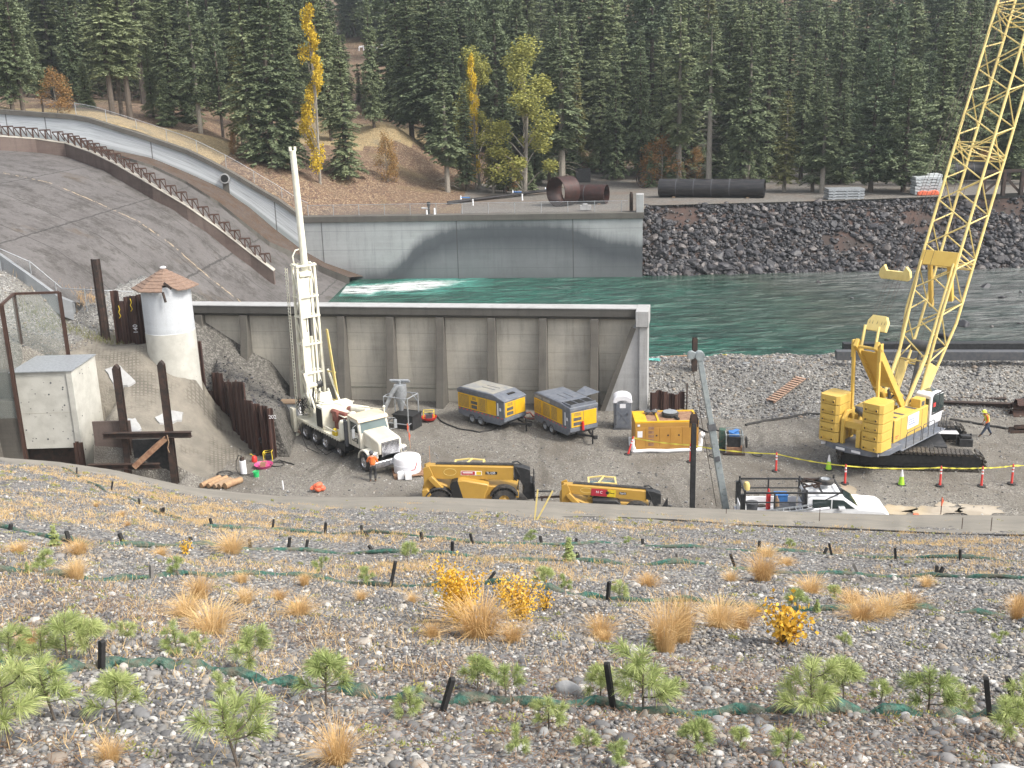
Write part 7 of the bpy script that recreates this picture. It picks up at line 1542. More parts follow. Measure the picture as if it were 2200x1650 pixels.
# netted access frame
fa = [PY(4, 655, 59.6), PY(33, 631, 65.2), PY(128, 628, 65.2)]; fb = [PY(55, 985, 59.6), PY(52, 800, 65.2), PY(150, 790, 65.2)]
nf = thing('netted_frame', 'rusty steel post frame hung with grey safety netting above the concrete chamber', 'frame', (0, 0, 0))
for a, b in zip(fa, fb):
    xm = (a[0]+b[0])/2; mb = MB(); ibeam(mb, (xm, a[1], b[2]-.5), (xm, a[1], a[2]), .17, .19); mb.build('post', 'rust_steel', nf)
xs_ = [(a[0]+b[0])/2 for a, b in zip(fa, fb)]
e_ = PY(-60, 640, 59.6)
mb = MB(); mb.bar((xs_[0], fa[0][1], fa[0][2]), (xs_[1], fa[1][1], fa[1][2]), .14); mb.bar((xs_[1], fa[1][1], fa[1][2]), (xs_[2], fa[2][1], fa[2][2]), .14); mb.bar((xs_[0], fa[0][1], fa[0][2]-.1), (xs_[0]-6, fa[0][1], fa[0][2]-.1), .14); mb.build('top_rail', 'rust_steel', nf)
def pane(name, m, p, q, zlo, par):
    mb = MB(); n_ = 10; r0, r1, r2 = [], [], []
    for i in range(n_+1): t = i/n_; c = lerp(p, q, t); s_ = .12*math.sin(PI*t); r0.append((c[0], c[1], zlo)); r1.append((c[0], c[1]-s_, (c[2]+zlo)/2)); r2.append((c[0], c[1], c[2]-.15*math.sin(PI*t)*.5))
    mb.grid([r0, r1, r2]); return mb.build(name, m, par)
pane('netting', 'grey_netting', (xs_[1], fa[1][1], fa[1][2]), (xs_[2], fa[2][1], fa[2][2]), zt-.3, nf); pane('netting', 'grey_netting', (xs_[0], fa[0][1], fa[0][2]), (xs_[1], fa[1][1], fa[1][2]), zt-.3, nf); pane('netting', 'grey_netting', (xs_[0]-6, fa[0][1], fa[0][2]-.1), (xs_[0], fa[0][1], fa[0][2]), 4.0, nf)
# sheet piles behind the tower
def sheetpile(mb, x, y, z0, z1, w_=.5, d=.16, ang=0):
    poly = [(-w_/2, 0), (-w_*.32, 0), (-w_*.2, d), (w_*.2, d), (w_*.32, 0), (w_/2, 0), (w_/2, .03), (w_*.34, .03), (w_*.22, d+.03), (-w_*.22, d+.03), (-w_*.34, .03), (-w_/2, .03)]
    c, s_ = math.cos(ang), math.sin(ang); mb.prism([(x+a*c-b*s_, y+a*s_+b*c) for a, b in poly], z0, z1, 'Z')
sw = thing('sheet_pile_wall', 'rusty sheet piles standing left of the round tower with one tall pile', 'sheet pile wall', (0, 0, 0))
for i, (px, pt_, pb) in enumerate([(224, 556, 716), (247, 625, 720), (261, 646, 724), (275, 638, 728), (289, 635, 734), (304, 633, 740), (314, 636, 742)]):
    Y_ = 70.6-.12*i; b = PY(px+(10 if i else 2), pb, Y_); tz = PY(px-6, pt_, Y_)[2]; mb = MB(); sheetpile(mb, b[0], Y_, b[2]-1.5, tz, .56 if i else .62, .14 if i % 2 else -.14); mb.build('sheet_pile', 'pile_steel' if i else 'dark_steel', sw)
q = PY(294, 705, 69.9); text('painted_number', '140', .42, 'sign_white', sw, (q[0], q[1]-.25, q[2]), (R(90), R(-90), 0))
for px, py in ((258, 670), (283, 655)): q = PY(px, py, 69.9); mb = MB(); mb.tube([(q[0], 69.75, q[2]+.45), (q[0]+.05, 69.75, q[2]+.2), (q[0]-.04, 69.75, q[2]), (q[0]+.06, 69.75, q[2]-.25), (q[0]-.05, 69.75, q[2]-.4)], .03, 4); mb.build('chalk_mark', 'paint_yellow', sw)
# stepped sheet pile wall down to the yard
st_ = [(417, 733, 814, 3.5), (437, 734, 845, 2.1), (452, 838, 855, 1.9), (468, 802, 868, 1.6), (480, 800, 880, 1.3), (492, 822, 894, 1.05), (503, 818, 912, .85), (513, 822, 926, .65), (522, 818, 938, .45), (531, 822, 948, .35), (539, 858, 960, .15), (547, 862, 975, .05), (555, 866, 978, 0), (563, 868, 980, 0), (571, 870, 982, 0), (579, 873, 984, 0), (587, 876, 986, 0), (592, 878, 984, 0)]
sw2 = thing('sheet_pile_wall', 'long rusty sheet pile wall stepping down from the tower to the yard', 'sheet pile wall', (0, 0, 0)); hp = []
for i, (px, pt_, pb, z) in enumerate(st_):
    b = P(px, pb, z); tz = PY(px, pt_, b[1])[2]; nx_ = P(*[st_[min(i+1, len(st_)-1)][k] for k in (0, 2, 3)]); pv = P(*[st_[max(i-1, 0)][k] for k in (0, 2, 3)])
    ang = math.atan2(nx_[1]-pv[1], nx_[0]-pv[0]); L = max(.3, math.dist(nx_[:2], pv[:2])/2*1.06); mb = MB(); sheetpile(mb, b[0], b[1], z-1.2, tz, min(L, .75), .13 if i % 2 else -.13, ang); mb.build('sheet_pile', 'pile_steel', sw2); hp.append((b[0], b[1]+.2, min(tz-.1, PY(px, pt_+8, b[1])[2]) if i > 1 else PY(px, 838, b[1])[2]))
q = PY(590, 862, hp[-1][1]-.4); text('painted_number', '202', .32, 'sign_white', sw2, (q[0]-.2, q[1]-.1, hp[-1][2]-.2), (R(90), 0, 0))
# loose gravel heaped between those piles and the wall
back = [(438, 726), (460, 738), (480, 752), (500, 768), (520, 786), (535, 800), (555, 812), (575, 822), (600, 836), (640, 858)]
NAy = (NA[0]-8*wd_.x, NA[1]-8*wd_.y); bk = []
for px, py in back: q = PL(px, py, NAy, NB); bk.append((q[0], q[1]+.2, q[2]))
rows = []; n_ = 24
for j in range(13):
    t = j/12; r_ = []
    for i in range(n_+1):
        u = i/n_; a = u*(len(hp)-1); k = min(int(a), len(hp)-2); p = lerp(hp[k], hp[k+1], a-k); a = u*(len(bk)-1); k = min(int(a), len(bk)-2); q = lerp(bk[k], bk[k+1], a-k); c = lerp(p, q, t)
        r_.append((c[0], c[1], c[2]+.12*mnoise.noise(Vector((c[0]*1.3, c[1]*1.3, 0)))*math.sin(PI*t)))
    rows.append(r_)
# close the heap on its right with a slope down to the yard
for j in range(13): p = rows[j][-1]; rows[j] += [(p[0]+.15, p[1], p[2]*.8), (p[0]+.45, p[1]-.05, p[2]*.4), (p[0]+.9, p[1]-.1, -.15)]
rows.insert(0, [(p[0], p[1]-.02, -.3) for p in rows[0]])
mb = MB(); mb.grid(rows); struct(mb.build('gravel_heap', 'heap_gravel'))
pts = []
for _ in range(900):
    j, i = rng.integers(0, 12), rng.integers(0, n_); a = lerp(rows[j][i], rows[j+1][i+1], rng.uniform()); pts.append((a[0]+rng.uniform(-.2, .2), a[1]+rng.uniform(-.1, .1), a[2]))
tag(stones('heap_stones', pts, np.clip(rng.lognormal(-2.9, .5, 900), .03, .2), ICO0, 'riprap', .8, False, angular=True), 'dark loose stones on the gravel heap beside the long wall', 'stones', kind='stuff')
# ---- yard and berm stones
def yard_pts(n, x0, x1, y0, y1): return rng.uniform(x0, x1, n), rng.uniform(y0, y1, n)
x, y = yard_pts(16000, -18, 40, 47, 69); kk = (y < YN(x)-.3) | (x > 10); x, y = x[kk], y[kk]; s_ = np.clip(rng.lognormal(-3.5, .45, len(x)), .015, .1)
tag(stones('yard_stones', np.stack([x, y, GZ(x, y)+s_*.2], 1), s_, ICO0, 'stone', .6, nvar=30), 'pale loose stones scattered over the work yard', 'stones', kind='stuff')
x, y = yard_pts(26000, 9.6, 48, 65, 82); ty = np.interp((x-toeA[0])/(toeB[0]-toeA[0]), [0, 1], [toeA[1], toeB[1]]); kk = y > ty-1; x, y = x[kk], y[kk]; s_ = np.clip(rng.lognormal(-2.85, .42, len(x)), .025, .2)
tag(stones('berm_stones', np.stack([x, y, GZ(x, y)+s_*.2], 1), s_, ICO0, 'stone', .7, nvar=30), 'grey cobbles covering the gravel berm beside the river', 'stones', kind='stuff')
x, y = yard_pts(6000, -44, -20, 64, 76); z = GZ(x, y); kk = (z > 6.2) & (y < YN(x)+1.5); x, y, z = x[kk], y[kk], z[kk]; s_ = np.clip(rng.lognormal(-3.0, .4, len(x)), .02, .15)
tag(stones('bank_stones', np.stack([x, y, z+s_*.2], 1), s_, ICO0, 'stone', .7, nvar=30), 'grey stones on the bank between tower and spillway', 'stones', kind='stuff')
# dry grass and weeds on the left bank
def tufts(pts, m, lab, k, hh, spread, w_=.014, name='dry_grass'):
    idx = np.repeat(np.arange(len(pts)), k); N = len(idx); b = np.array(pts)[idx]+rng.normal(0, 1, (N, 3))*np.array([spread, spread, 0]); b[:, 2] = [gz(a[0], a[1]) for a in b]
    d = unit(rng.normal(0, .4, (N, 3))+[0, 0, 1]); s2 = unit(np.cross(d, rng.normal(size=(N, 3)))); V, F = quads(b, d, s2, rng.uniform(.5, 1.2, N)*hh, np.full(N, w_))
    tag(npmesh(name, V, F, m, None, {'tint': np.repeat(np.clip(rng.normal(.5, .2, N), 0, 1), 4)}), lab, 'grass', kind='stuff')
gp = [PG(a, b) for a, b in [(10, 565), (30, 580), (50, 592), (70, 604), (95, 618), (120, 628), (150, 640), (165, 645), (185, 648), (205, 650), (20, 572), (42, 586), (60, 600), (84, 612), (108, 624), (135, 634)]]
tufts(gp, 'dry_grass', 'yellow dry grass along the spillway kerb at far left', 90, .55, .45)
gp = [PG(a, b) for a, b in [(60, 665), (85, 675), (110, 680), (75, 700), (100, 705), (185, 720), (210, 730), (230, 735), (250, 738), (265, 735), (150, 705), (165, 715)]]
tufts(gp, 'olive_needles', 'green weeds on the gravel bank above the sprayed slope', 90, .35, .5)

# ================================================================== YARD THINGS
def vpost(name, label, cat, m, base, top_py, px_top=None, w_=.3, group=None):
    t = PY(px_top or 0, top_py, base[1]); return t[2]
b = P(1487, 1102, 0); zt_ = PY(1487, 888, b[1])[2]
o = thing('steel_post', 'tall thin black steel post with a rusty shackle clamp, standing before the generator', 'post', b)
mb = MB(); ibeam(mb, (0, 0, -.3), (0, 0, zt_-.5), .24, .24); mb.build('shaft', 'black_paint', o); mb = MB(); mb.bx(-.15, .15, -.12, .12, zt_-.55, zt_-.05); mb.tube([(-.2, 0, zt_-.75), (-.2, 0, zt_-.35), (-.08, 0, zt_+.05), (.08, 0, zt_+.05), (.2, 0, zt_-.35), (.2, 0, zt_-.75)], .035, 6); mb.build('clamp', 'dark_steel', o)
b = P(1562, 1108, 0); t = PY(1503, 768, b[1]+.6)
o = thing('lifting_mast', 'long leaning grey square steel mast with a pulley knuckle at its top', 'mast', b); v = Vector(t)-Vector(b)
mb = MB(); mb.bar((0, 0, 0), tuple(v*.58), .34, .34, (0, 1, 0)); mb.bar(tuple(v*.56), tuple(v), .27, .27, (0, 1, 0)); mb.build('mast_section', 'pole_grey', o, .02); mb = MB(); mb.bar(tuple(v*.55), tuple(v*.59), .4, .4, (0, 1, 0)); mb.bar(tuple(v*.36+Vector((0, -.2, 0))), tuple(v*.39+Vector((0, -.2, 0))), .22, .06, (0, 1, 0)); mb.build('collar', 'dark_grey', o)
mb = MB(); mb.cyl(v+Vector((0, -.2, .1)), v+Vector((0, .2, .1)), .24, n=16); mb.cyl(v+Vector((-.42, -.16, .15)), v+Vector((-.42, .16, .15)), .2, n=16); mb.bar(v+Vector((.1, 0, 0)), v+Vector((-.5, 0, .25)), .2, .26); mb.build('knuckle', 'pole_grey', o, .01)
mb = MB(); mb.tube([v+Vector((-.45, 0, 0)), (b[0]*0-.55, .1, .5)], .015, 4); mb.build('cable', 'dark_steel', o)
b = P(1492, 779, 2.4); zt_ = PY(1492, 726, b[1])[2]; simple('steel_pile', 'short black steel pile standing on the riverside gravel berm', 'pile', 'dark_steel', lambda m: ibeam(m, (0, 0, -.6), (0, 0, zt_-2.4), .34, .34), b)
# sheet pile panel by the wall end
b = P(1397, 888, 0); b2 = P(1470, 886, 0); o = thing('sheet_pile_wall', 'short dark sheet pile panel between the wall end and the gravel berm', 'sheet pile wall', (0, 0, 0)); n_ = 6
for i in range(n_):
    c = lerp(b, b2, (i+.5)/n_); zt_ = PY(1397+73*(i+.5)/n_, 843-4*math.sin(i*1.3), c[1])[2]; mb = MB(); sheetpile(mb, c[0], c[1], -.5, zt_, .42, .12 if i % 2 else -.12); mb.build('sheet_pile', 'pile_steel', o)
simple('steel_rod', 'thin rusty rod at the right end of the short sheet pile panel', 'rod', 'dark_steel', lambda m: m.cyl((0, 0, -.2), (0, 0, 2.1), .05), (b2[0]+.15, b2[1]-.1, 0))
# long beams lying in the yard
def beam(name, label, p, q, w_, h_, m='dark_steel', group=None, cat='steel beam'):
    mb = MB(); v = Vector(q)-Vector(p); ibeam(mb, (0, 0, h_/2), tuple(v+Vector((0, 0, h_/2))), w_, h_, (0, 0, 1)); o = mb.build(name, m); o.location = p; return tag(o, label, cat, group)
p, q = P(1742, 866, .1), P(2174, 880, .1); beam('steel_beam', 'long black steel beam lying along the foot of the berm, front one of two', p, q, .4, .42, group='long steel beams at the foot of the berm')
beam('steel_beam', 'long black steel beam lying behind the front beam at the foot of the berm', (p[0]-.3, p[1]+.9, .2), (q[0], q[1]+.9, .2), .4, .42, group='long steel beams at the foot of the berm')
p = P(1760, 852, .3); piece('steel_plate', 'rusty plate leaning at the left end of the long beams', 'plate', 'rust_steel', (p[0]-1.4, p[1], .15), (p[0]+1.8, p[1]+.2, .42), .5, .05)
for i, (dy, dz, lab) in enumerate([(0, 0, 'bottom'), (.25, .38, 'middle'), (-.05, .76, 'top')]):
    p = P(2172, 892, 0); simple('sheet_pile', f'{lab} rusty sheet pile of the stack at the right edge above the walking worker', 'sheet pile', 'rust_steel' if i < 2 else 'pile_steel', lambda m: m.prism([(-.45, 0), (-.25, 0), (-.12, .3), (.12, .3), (.25, 0), (.45, 0), (.45, .04), (.27, .04), (.14, .34), (-.14, .34), (-.27, .04), (-.45, .04)], 0, 6, 'X'), (p[0]+.1*i, p[1]+dy, dz), R(4), 'rusty sheet piles stacked at the right edge')
for i in range(3): p = P(2168, 930, 0); simple('steel_channel', f"{['lower front', 'lower back', 'upper'][i]} rusty channel of the low pile at the right edge", 'steel channel', 'dark_steel', lambda m: (m.bx(0, 5, -.15, .15, 0, .03), m.bx(0, 5, -.15, -.12, 0, .2), m.bx(0, 5, .12, .15, 0, .2)), (p[0]+.2*i, p[1]+[0, .4, .15][i], [0, 0, .22][i]), 0, 'rusty channels lying by the hose')
# barrier beams on the shore
for i, (pa, pb_, yy, lab) in enumerate([((1795, 771), (2330, 772), 0, 'grey-topped long box beam laid along the river shore, nearer row'), ((1810, 760), (2330, 758), 0, 'black long box beam laid along the river shore, farther row')]):
    p, q = P(*pa, 2.35-.3*i), P(*pb_, 2.35-.3*i); mb = MB(); v = Vector(q)-Vector(p); mb.bar((0, 0, .3+.12*i), tuple(v+Vector((0, 0, .3+.12*i))), .7, .62+.2*i); o = mb.build('box_beam', 'black_paint' if i else 'dark_grey', None, .02); o.location = p; tag(o, lab, 'beam', 'long box beams along the shore')
# wooden duckboard on the berm
p, q = PG(1655, 866), PG(1722, 815); v = Vector(q)-Vector(p); mb = MB(); d_ = v.normalized(); sd_ = Vector((d_.y, -d_.x, 0)).normalized()
for s_ in (-.28, .28): mb.bar(sd_*s_+Vector((0, 0, .1)), v+sd_*s_+Vector((0, 0, .1)), .1, .08)
for i in range(13): c = v*((i+.5)/13)+Vector((0, 0, .17)); mb.bar(c-sd_*.4, c+sd_*.4, v.length/13*.82, .04)
o = mb.build('duckboard', 'pale_wood', smooth=False); o.location = p; tag(o, 'pinkish wooden duckboard of cleats lying up the gravel berm', 'duckboard')
# hoses
def hose(label, pts, r=.05, name='hose', m='black_rubber', cat='hose', dz=.05):
    P_ = [PG(a, b) if len((a, b)) == 2 else None for a, b in pts]; o0 = P_[0]; mb = MB(); fine = []
    for i in range(len(P_)-1):
        for t in (0, .25, .5, .75): a = lerp(P_[i], P_[i+1], t); fine.append((a[0]-o0[0], a[1]-o0[1]+.05*math.sin(i*2+t*6), a[2]-o0[2]+dz))
    fine.append((P_[-1][0]-o0[0], P_[-1][1]-o0[1], P_[-1][2]-o0[2]+dz)); mb.tube(fine, r, 6); o = mb.build(name, m); o.location = o0; return tag(o, label, cat)
hose('thick black hose running from the welding machine to the crane', [(1602, 915), (1640, 906), (1690, 899), (1730, 892), (1768, 890)], .09)
hose('thick black hose crossing the gravel behind the walking worker', [(2040, 902), (2080, 908), (2120, 915), (2160, 922), (2230, 920)], .08)
hose('black hose looping in front of the compressor nearer the truck', [(935, 892), (950, 908), (985, 922), (1030, 930), (1060, 924), (1082, 912)], .05)
hose('thin black cable trailing between the two compressors', [(1085, 905), (1105, 900), (1125, 905), (1145, 908)], .03, 'cable', cat='cable')
hose('black hose trailing from the generator to the welding machine', [(1500, 920), (1520, 930), (1540, 925), (1560, 932)], .05)
pl = [PS(a, b) for a, b in ((1110, 1102), (1160, 1112), (1250, 1114), (1350, 1117), (1450, 1122), (1600, 1130), (1750, 1138), (1900, 1144), (2060, 1150), (2230, 1156))]
mb = MB(); mb.tube([(a-pl[0][0], b-pl[0][1], c-pl[0][2]+.06) for a, b, c in pl], .03, 5); o = mb.build('cable', 'black_rubber'); o.location = pl[0]; tag(o, 'black cable running along the foot of the shotcrete lip', 'cable')
# thin pins in the lip
for i, (px, py, tp) in enumerate([(1760, 1125, 1088), (2066, 1140, 1112), (2128, 1146, 1112), (1560, 1110, 1092)]):
    p = PS(px, py); q = PY(px, tp, p[1]); simple('survey_pin', f'thin rusty steel pin standing in the shotcrete lip, {ORD[[1, 2, 3, 0][i]]} from the left', 'pin', 'rust_steel', lambda m: m.cyl((0, 0, -.1), (0, 0, q[2]-p[2]), .012, n=6), p, 0, 'thin steel pins in the shotcrete lip')
def lath(label, base, h, tilt=0, flag=None, m='pale_wood'):
    o = thing('survey_lath', label, 'stake', base); mb = MB(); mb.bar((0, 0, -.05), (tilt, 0, h), .045, .02, (0, 1, 0)); mb.build('lath', m, o)
    if flag: mb = MB(); mb.add([(tilt*.9-.0, -.01, h*.95), (tilt*.9+.1, -.02, h*.8), (tilt*.9+.06, -.02, h*.62), (tilt*.9-.05, -.01, h*.7)], [(0, 1, 2, 3)]); mb.tube([(tilt*.85, 0, h*.95), (tilt*.8, -.02, h*.5)], .035, 5); mb.build('flag', flag, o)
    return o
lath('wooden lath with pink ribbon standing behind the truck hood', P(880, 945, 0), 1.15, -.1, 'orange_tarp'); lath('second ribboned wooden lath just right of the first behind the truck', P(882, 963, 0), 1.1, -.05, 'orange_tarp'); lath('bare wooden lath standing above the large telehandler', P(924, 995, 0), 1.1, .0); lath('red lath with pink ribbon beside the puddles', P(2021, 1106, 0), 1.0, .0, 'orange_tarp', 'rust_steel')
p = PS(1148, 1118); lath('pair of thin straw-coloured laths stuck at an orange mark in the lip, left one', p, .95, .12, None, 'boom_yellow'); lath('pair of thin straw-coloured laths stuck at an orange mark in the lip, right one', (p[0]+.05, p[1], p[2]), .9, .5, None, 'boom_yellow')
# traffic posts, cones and tape
def delineator(label, base, tip=(0, 0)):
    o = thing('delineator', label, 'traffic post', base, 0, 'red and white traffic posts holding the yellow tape'); h = 1.12; tx_, ty_ = tip
    mb = MB(); mb.prism([(.24*math.cos(q), .24*math.sin(q)) for q in np.linspace(0, 2*PI, 9)[:-1]], 0, .07, 'Z'); mb.build('base', 'black_rubber', o, .01)
    f = lambda z: (tx_*z/h, ty_*z/h, z)
    mb = MB(); mb.tube([f(.06), f(.2), f(h-.08), f(h)], [.075, .06, .05, .035], 12); mb.tube([f(h), f(h+.06)], [.05, .02], 8); mb.build('post', 'delineator_red', o)
    for z in (.72, .9): mb = MB(); mb.tube([f(z), f(z+.1)], .058, 12); mb.build('white_band', 'sign_white', o)
    return o
dl = [((1349, 977), (.32, 0), 'tilted red traffic post at the left corner of the generator'), ((1483, 993), (0, 0), 'red traffic post at the right corner of the generator beside the black post'), ((1667, 1013), (0, 0), 'red traffic post standing alone between the welding machine and the crane'), ((1815, 1040), (0, 0), 'red traffic post in front of the crane counterweights, above the pickup'), ((2019, 1044), (0, 0), 'red traffic post in front of the crane track middle'), ((2108, 1045), (0, 0), 'red traffic post at the right end of the crane track'), ((2173, 1040), (0, 0), 'rightmost red traffic post holding the tape')]
tops = []
for (px, py), tp_, lab in dl: p = P(px, py, 0); delineator(lab, p, tp_); tops.append((p[0]+tp_[0], p[1], 1.08))
tops.append((tops[-1][0]+4, tops[-1][1]+.5, 1.1)); tapes = []
mb = MB()
for i in range(len(tops)-1):
    a, b = Vector(tops[i]), Vector(tops[i+1]); n_ = 16; L = (b-a).length; sag = .022*L
    pr = None; r0, r1 = [], []
    for k in range(n_+1):
        t = k/n_; c = a.lerp(b, t); c.z -= sag*4*t*(1-t); w_ = .035+.012*math.sin(k*2.3+i); r0.append((c.x, c.y-.02*math.sin(k*1.7), c.z-w_)); r1.append((c.x, c.y+.02*math.sin(k*1.7), c.z+w_))
    mb.grid([r0, r1])
o = mb.build('barrier_tape', 'tape_yellow'); tag(o, 'yellow barrier tape strung between the red traffic posts', 'tape')
for (px, py), lab in (((1780, 1009), 'lime green traffic cone below the crane counterweights'), ((1936, 1042), 'lime green traffic cone in front of the middle of the crane track')):
    p = P(px, py, 0); o = thing('traffic_cone', lab, 'traffic cone', p, 0, 'lime traffic cones by the crane'); mb = MB(); mb.bx(-.22, .22, -.22, .22, 0, .05); mb.build('base', 'black_rubber', o, .02); mb = MB(); mb.lathe([(.17, .05), (.1, .52)], n=20); mb.build('cone', 'lime', o); mb = MB(); mb.lathe([(.1, .52), (.035, .9), (.001, .91)], n=20); mb.build('white_collar', 'sign_white', o)
simple('orange_marker', 'small orange marker disc lying near the puddles behind the lip', 'marker', 'orange_tarp', lambda m: m.lathe([(.001, .1), (.14, .1), (.17, .03), (.18, 0)], n=16), P(1968, 1108, 0))
# dust collector beside the truck
cp0 = P(862, 928, 0); dc = thing('dust_collector', 'grey cyclone dust collector in a tubular stand over a black bin, behind the truck', 'dust collector', (cp0[0], cp0[1]+.9, 0), R(-25))
mb = MB()
for x in (-.9, .9):
    for y in (-.7, .7): mb.cyl((x, y, 0), (x, y, 2.3), .045, n=8)
for z in (2.28, .5):
    for y in (-.7, .7): mb.cyl((-.9, y, z), (.9, y, z), .04, n=8)
    for x in (-.9, .9): mb.cyl((x, -.7, z), (x, .7, z), .04, n=8)
for y in (-.7, .7): mb.cyl((.9, y, 1.7), (.4, y, 2.28), .035, n=8); mb.cyl((-.9, y, 1.7), (-.4, y, 2.28), .035, n=8)
mb.build('stand', 'galvanised', dc); mb = MB(); mb.lathe([(.12, 1.2), (.42, 2.3), (.42, 3.0), (.001, 3.02)], (0, 0, 0), 24); mb.build('cyclone_cone', 'galvanised', dc); mb = MB(); mb.tube([(-.35, -.5, 2.5), (-.6, -.7, 1.9), (-1.0, -.9, 1.0), (-1.05, -.95, .3)], .13, 10); mb.tube([(.0, -.3, 3.0), (-.2, -.45, 2.75), (-.4, -.5, 2.4)], .15, 10); mb.build('duct', 'galvanised', dc); mb = MB()
for k in (0, .16): mb.cyl((-.7, -.1+k, 3.25-k*.8), (.5, .3+k, 3.25-k*.8), .07, n=10)
mb.bar((0, 0, 3.0), (0, 0, 3.25), .1); mb.build('lifting_bar', 'galvanised', dc)
simple('black_bin', 'black open-topped bin under the dust collector, filled with spoil', 'bin', 'black_paint', lambda m: (m.bx(-.75, .75, -.6, .6, 0, 1.0), m.bx(-.8, .8, -.65, -.6, .95, 1.02), m.bx(-.8, .8, .6, .65, .95, 1.02), m.bx(-.8, -.75, -.6, .6, .95, 1.02), m.bx(.75, .8, -.6, .6, .95, 1.02)), (cp0[0]+.35, cp0[1]+1.0, 0), R(-25))
p = P(922, 904, 0); o = thing('wash_pump', 'red pump cart with a yellow tube frame between dust collector and compressor', 'pump', p); mb = MB(); mb.lathe([(.001, .1), (.45, .12), (.55, .3), (.5, .3), (.4, .18), (.001, .17)], n=22); mb.build('tray', 'red_plastic', o); mb = MB(); mb.bx(-.22, .22, -.18, .18, .17, .5); mb.cyl((.1, 0, .5), (.1, 0, .62), .1); mb.build('motor', 'dark_grey', o, .02)
mb = MB(); 
for y in (-.25, .25): rail(mb, [(-.35, y, .15), (-.35, y, .7), (.35, y, .7), (.35, y, .15)], .025)
mb.cyl((-.35, -.25, .7), (-.35, .25, .7), .025); mb.cyl((.35, -.25, .7), (.35, .25, .7), .025); mb.build('tube_frame', 'yellow_plastic', o)
p = P(1117, 898, 0); o = thing('trash_pump', 'small blue motor pump with hoses between the two compressors', 'pump', p); mb = MB(); mb.bx(-.3, .3, -.2, .2, .05, .4); mb.cyl((-.2, 0, .4), (-.2, 0, .7), .13); mb.build('motor', 'blue_plastic', o, .04); mb = MB(); mb.lathe([(.001, .55), (.2, .55), (.22, .8), (.001, .85)], (.1, .1, 0), 16); mb.build('tank', 'galvanised', o); mb = MB(); mb.tube([(.3, 0, .3), (.7, .1, .35), (.9, 0, .1), (1.3, .2, .05)], .07, 8); mb.tube([(.2, -.2, .2), (.5, -.5, .1), (1.0, -.4, .06), (1.2, -.1, .06)], .05, 8); mb.build('hose', 'copper_red', o)
# water tank and jugs
p = P(874, 1026, 0); pc_ = (p[0], p[1]+.75)
simple('wooden_pallet', 'brown wooden pallet under the white tank', 'pallet', 'light_rust', lambda m: ([m.bx(-.9, .9, -.9+i*.3, -.68+i*.3, .1, .14) for i in range(6)], [m.bx(x-.06, x+.06, -.9, .85, 0, .1) for x in (-.8, 0, .8)]), (pc_[0], pc_[1], 0), R(12))
o = thing('water_tank', 'round white plastic tank standing on a pallet in front of the truck', 'tank', (pc_[0], pc_[1], .14)); mb = MB(); mb.lathe([(.001, 0), (.78, 0), (.8, .05), (.8, .82), (.76, .92), (.6, .98), (.001, 1.02)], n=40); mb.build('shell', 'plastic_white', o); mb = MB(); mb.tube([(.3, -.76, .3), (.5, -.66, .32), (.6, -.6, .6), (.5, -.5, 1.0)], .02, 5); mb.build('band', 'red_plastic', o); mb = MB(); mb.lathe([(.82, .5), (.815, .52), (.80, .54)], n=40); mb.build('rib', 'plastic_white', o)
for i, (px, py) in enumerate([(862, 1029), (878, 1030)]):
    p = P(px, py, .0); simple('plastic_jug', f"white plastic jug beside the tank, {['left', 'right'][i]} one of two", 'jug', 'clean_white', lambda m: (m.bx(-.19, .19, -.15, .15, 0, .4), m.cyl((.08, 0, .4), (.08, 0, .47), .05), m.tube([(-.12, 0, .4), (-.12, 0, .47), (0, 0, .47), (.02, 0, .4)], .02, 5)), (p[0], p[1]-.05, .04), R(8), 'white plastic jugs beside the tank', .04)
# things by the sheet pile foot
p = P(524, 1018, 0); o = thing('submersible_pump', 'white cylindrical pump with a looped black hose beside the sheet pile foot', 'pump', p); mb = MB(); mb.cyl((0, 0, 0), (-.02, 0, .85), .19, n=20); mb.build('cylinder', 'plastic_white', o, .02); mb = MB(); mb.cyl((-.02, 0, .85), (-.02, 0, 1.05), .15, .12); mb.build('cap', 'dark_steel', o); mb = MB(); mb.tube([(-.02, 0, 1.1), (-.2, 0, 1.2), (-.38, 0, .8), (-.4, -.1, .35), (-.2, -.25, .05), (.3, -.3, .05), (.6, -.1, .05)], .03, 6); mb.build('hose', 'black_rubber', o)
p = P(547, 992, 0); o = thing('fuel_can', 'round red fuel can behind the pink basin', 'fuel can', p); mb = MB(); mb.lathe([(.001, 0), (.17, .0), (.17, .28), (.1, .38), (.001, .4)], n=20); mb.build('can', 'red_plastic', o); mb = MB(); mb.tube([(-.05, 0, .38), (-.15, 0, .5), (-.25, 0, .5)], .02, 5); mb.build('spout', 'yellow_plastic', o)
p = P(567, 1004, 0); o = thing('pink_basin', 'pink round basin holding a small pump by the sheet pile foot', 'basin', p); mb = MB(); mb.lathe([(.001, .05), (.4, .06), (.55, .22), (.57, .22), (.43, .02), (.001, .01)], n=28); mb.build('basin', 'pink_plastic', o); mb = MB(); mb.bx(-.2, .1, -.12, .12, .06, .32); mb.tube([(-.1, 0, .32), (.0, 0, .5), (.15, 0, .45), (.2, 0, .2)], .025, 6); mb.build('pump_motor', 'wood', o)
p = P(577, 990, 0); o = thing('pump', 'small black pump in a yellow frame beside the pink basin', 'pump', (p[0], p[1]+.1, 0)); mb = MB(); mb.bx(-.18, .18, -.15, .15, .08, .4); mb.build('motor', 'black_paint', o, .03); mb = MB()
for y in (-.2, .2): rail(mb, [(-.25, y, .02), (-.28, y, .55), (.25, y, .62), (.28, y, .02)], .03)
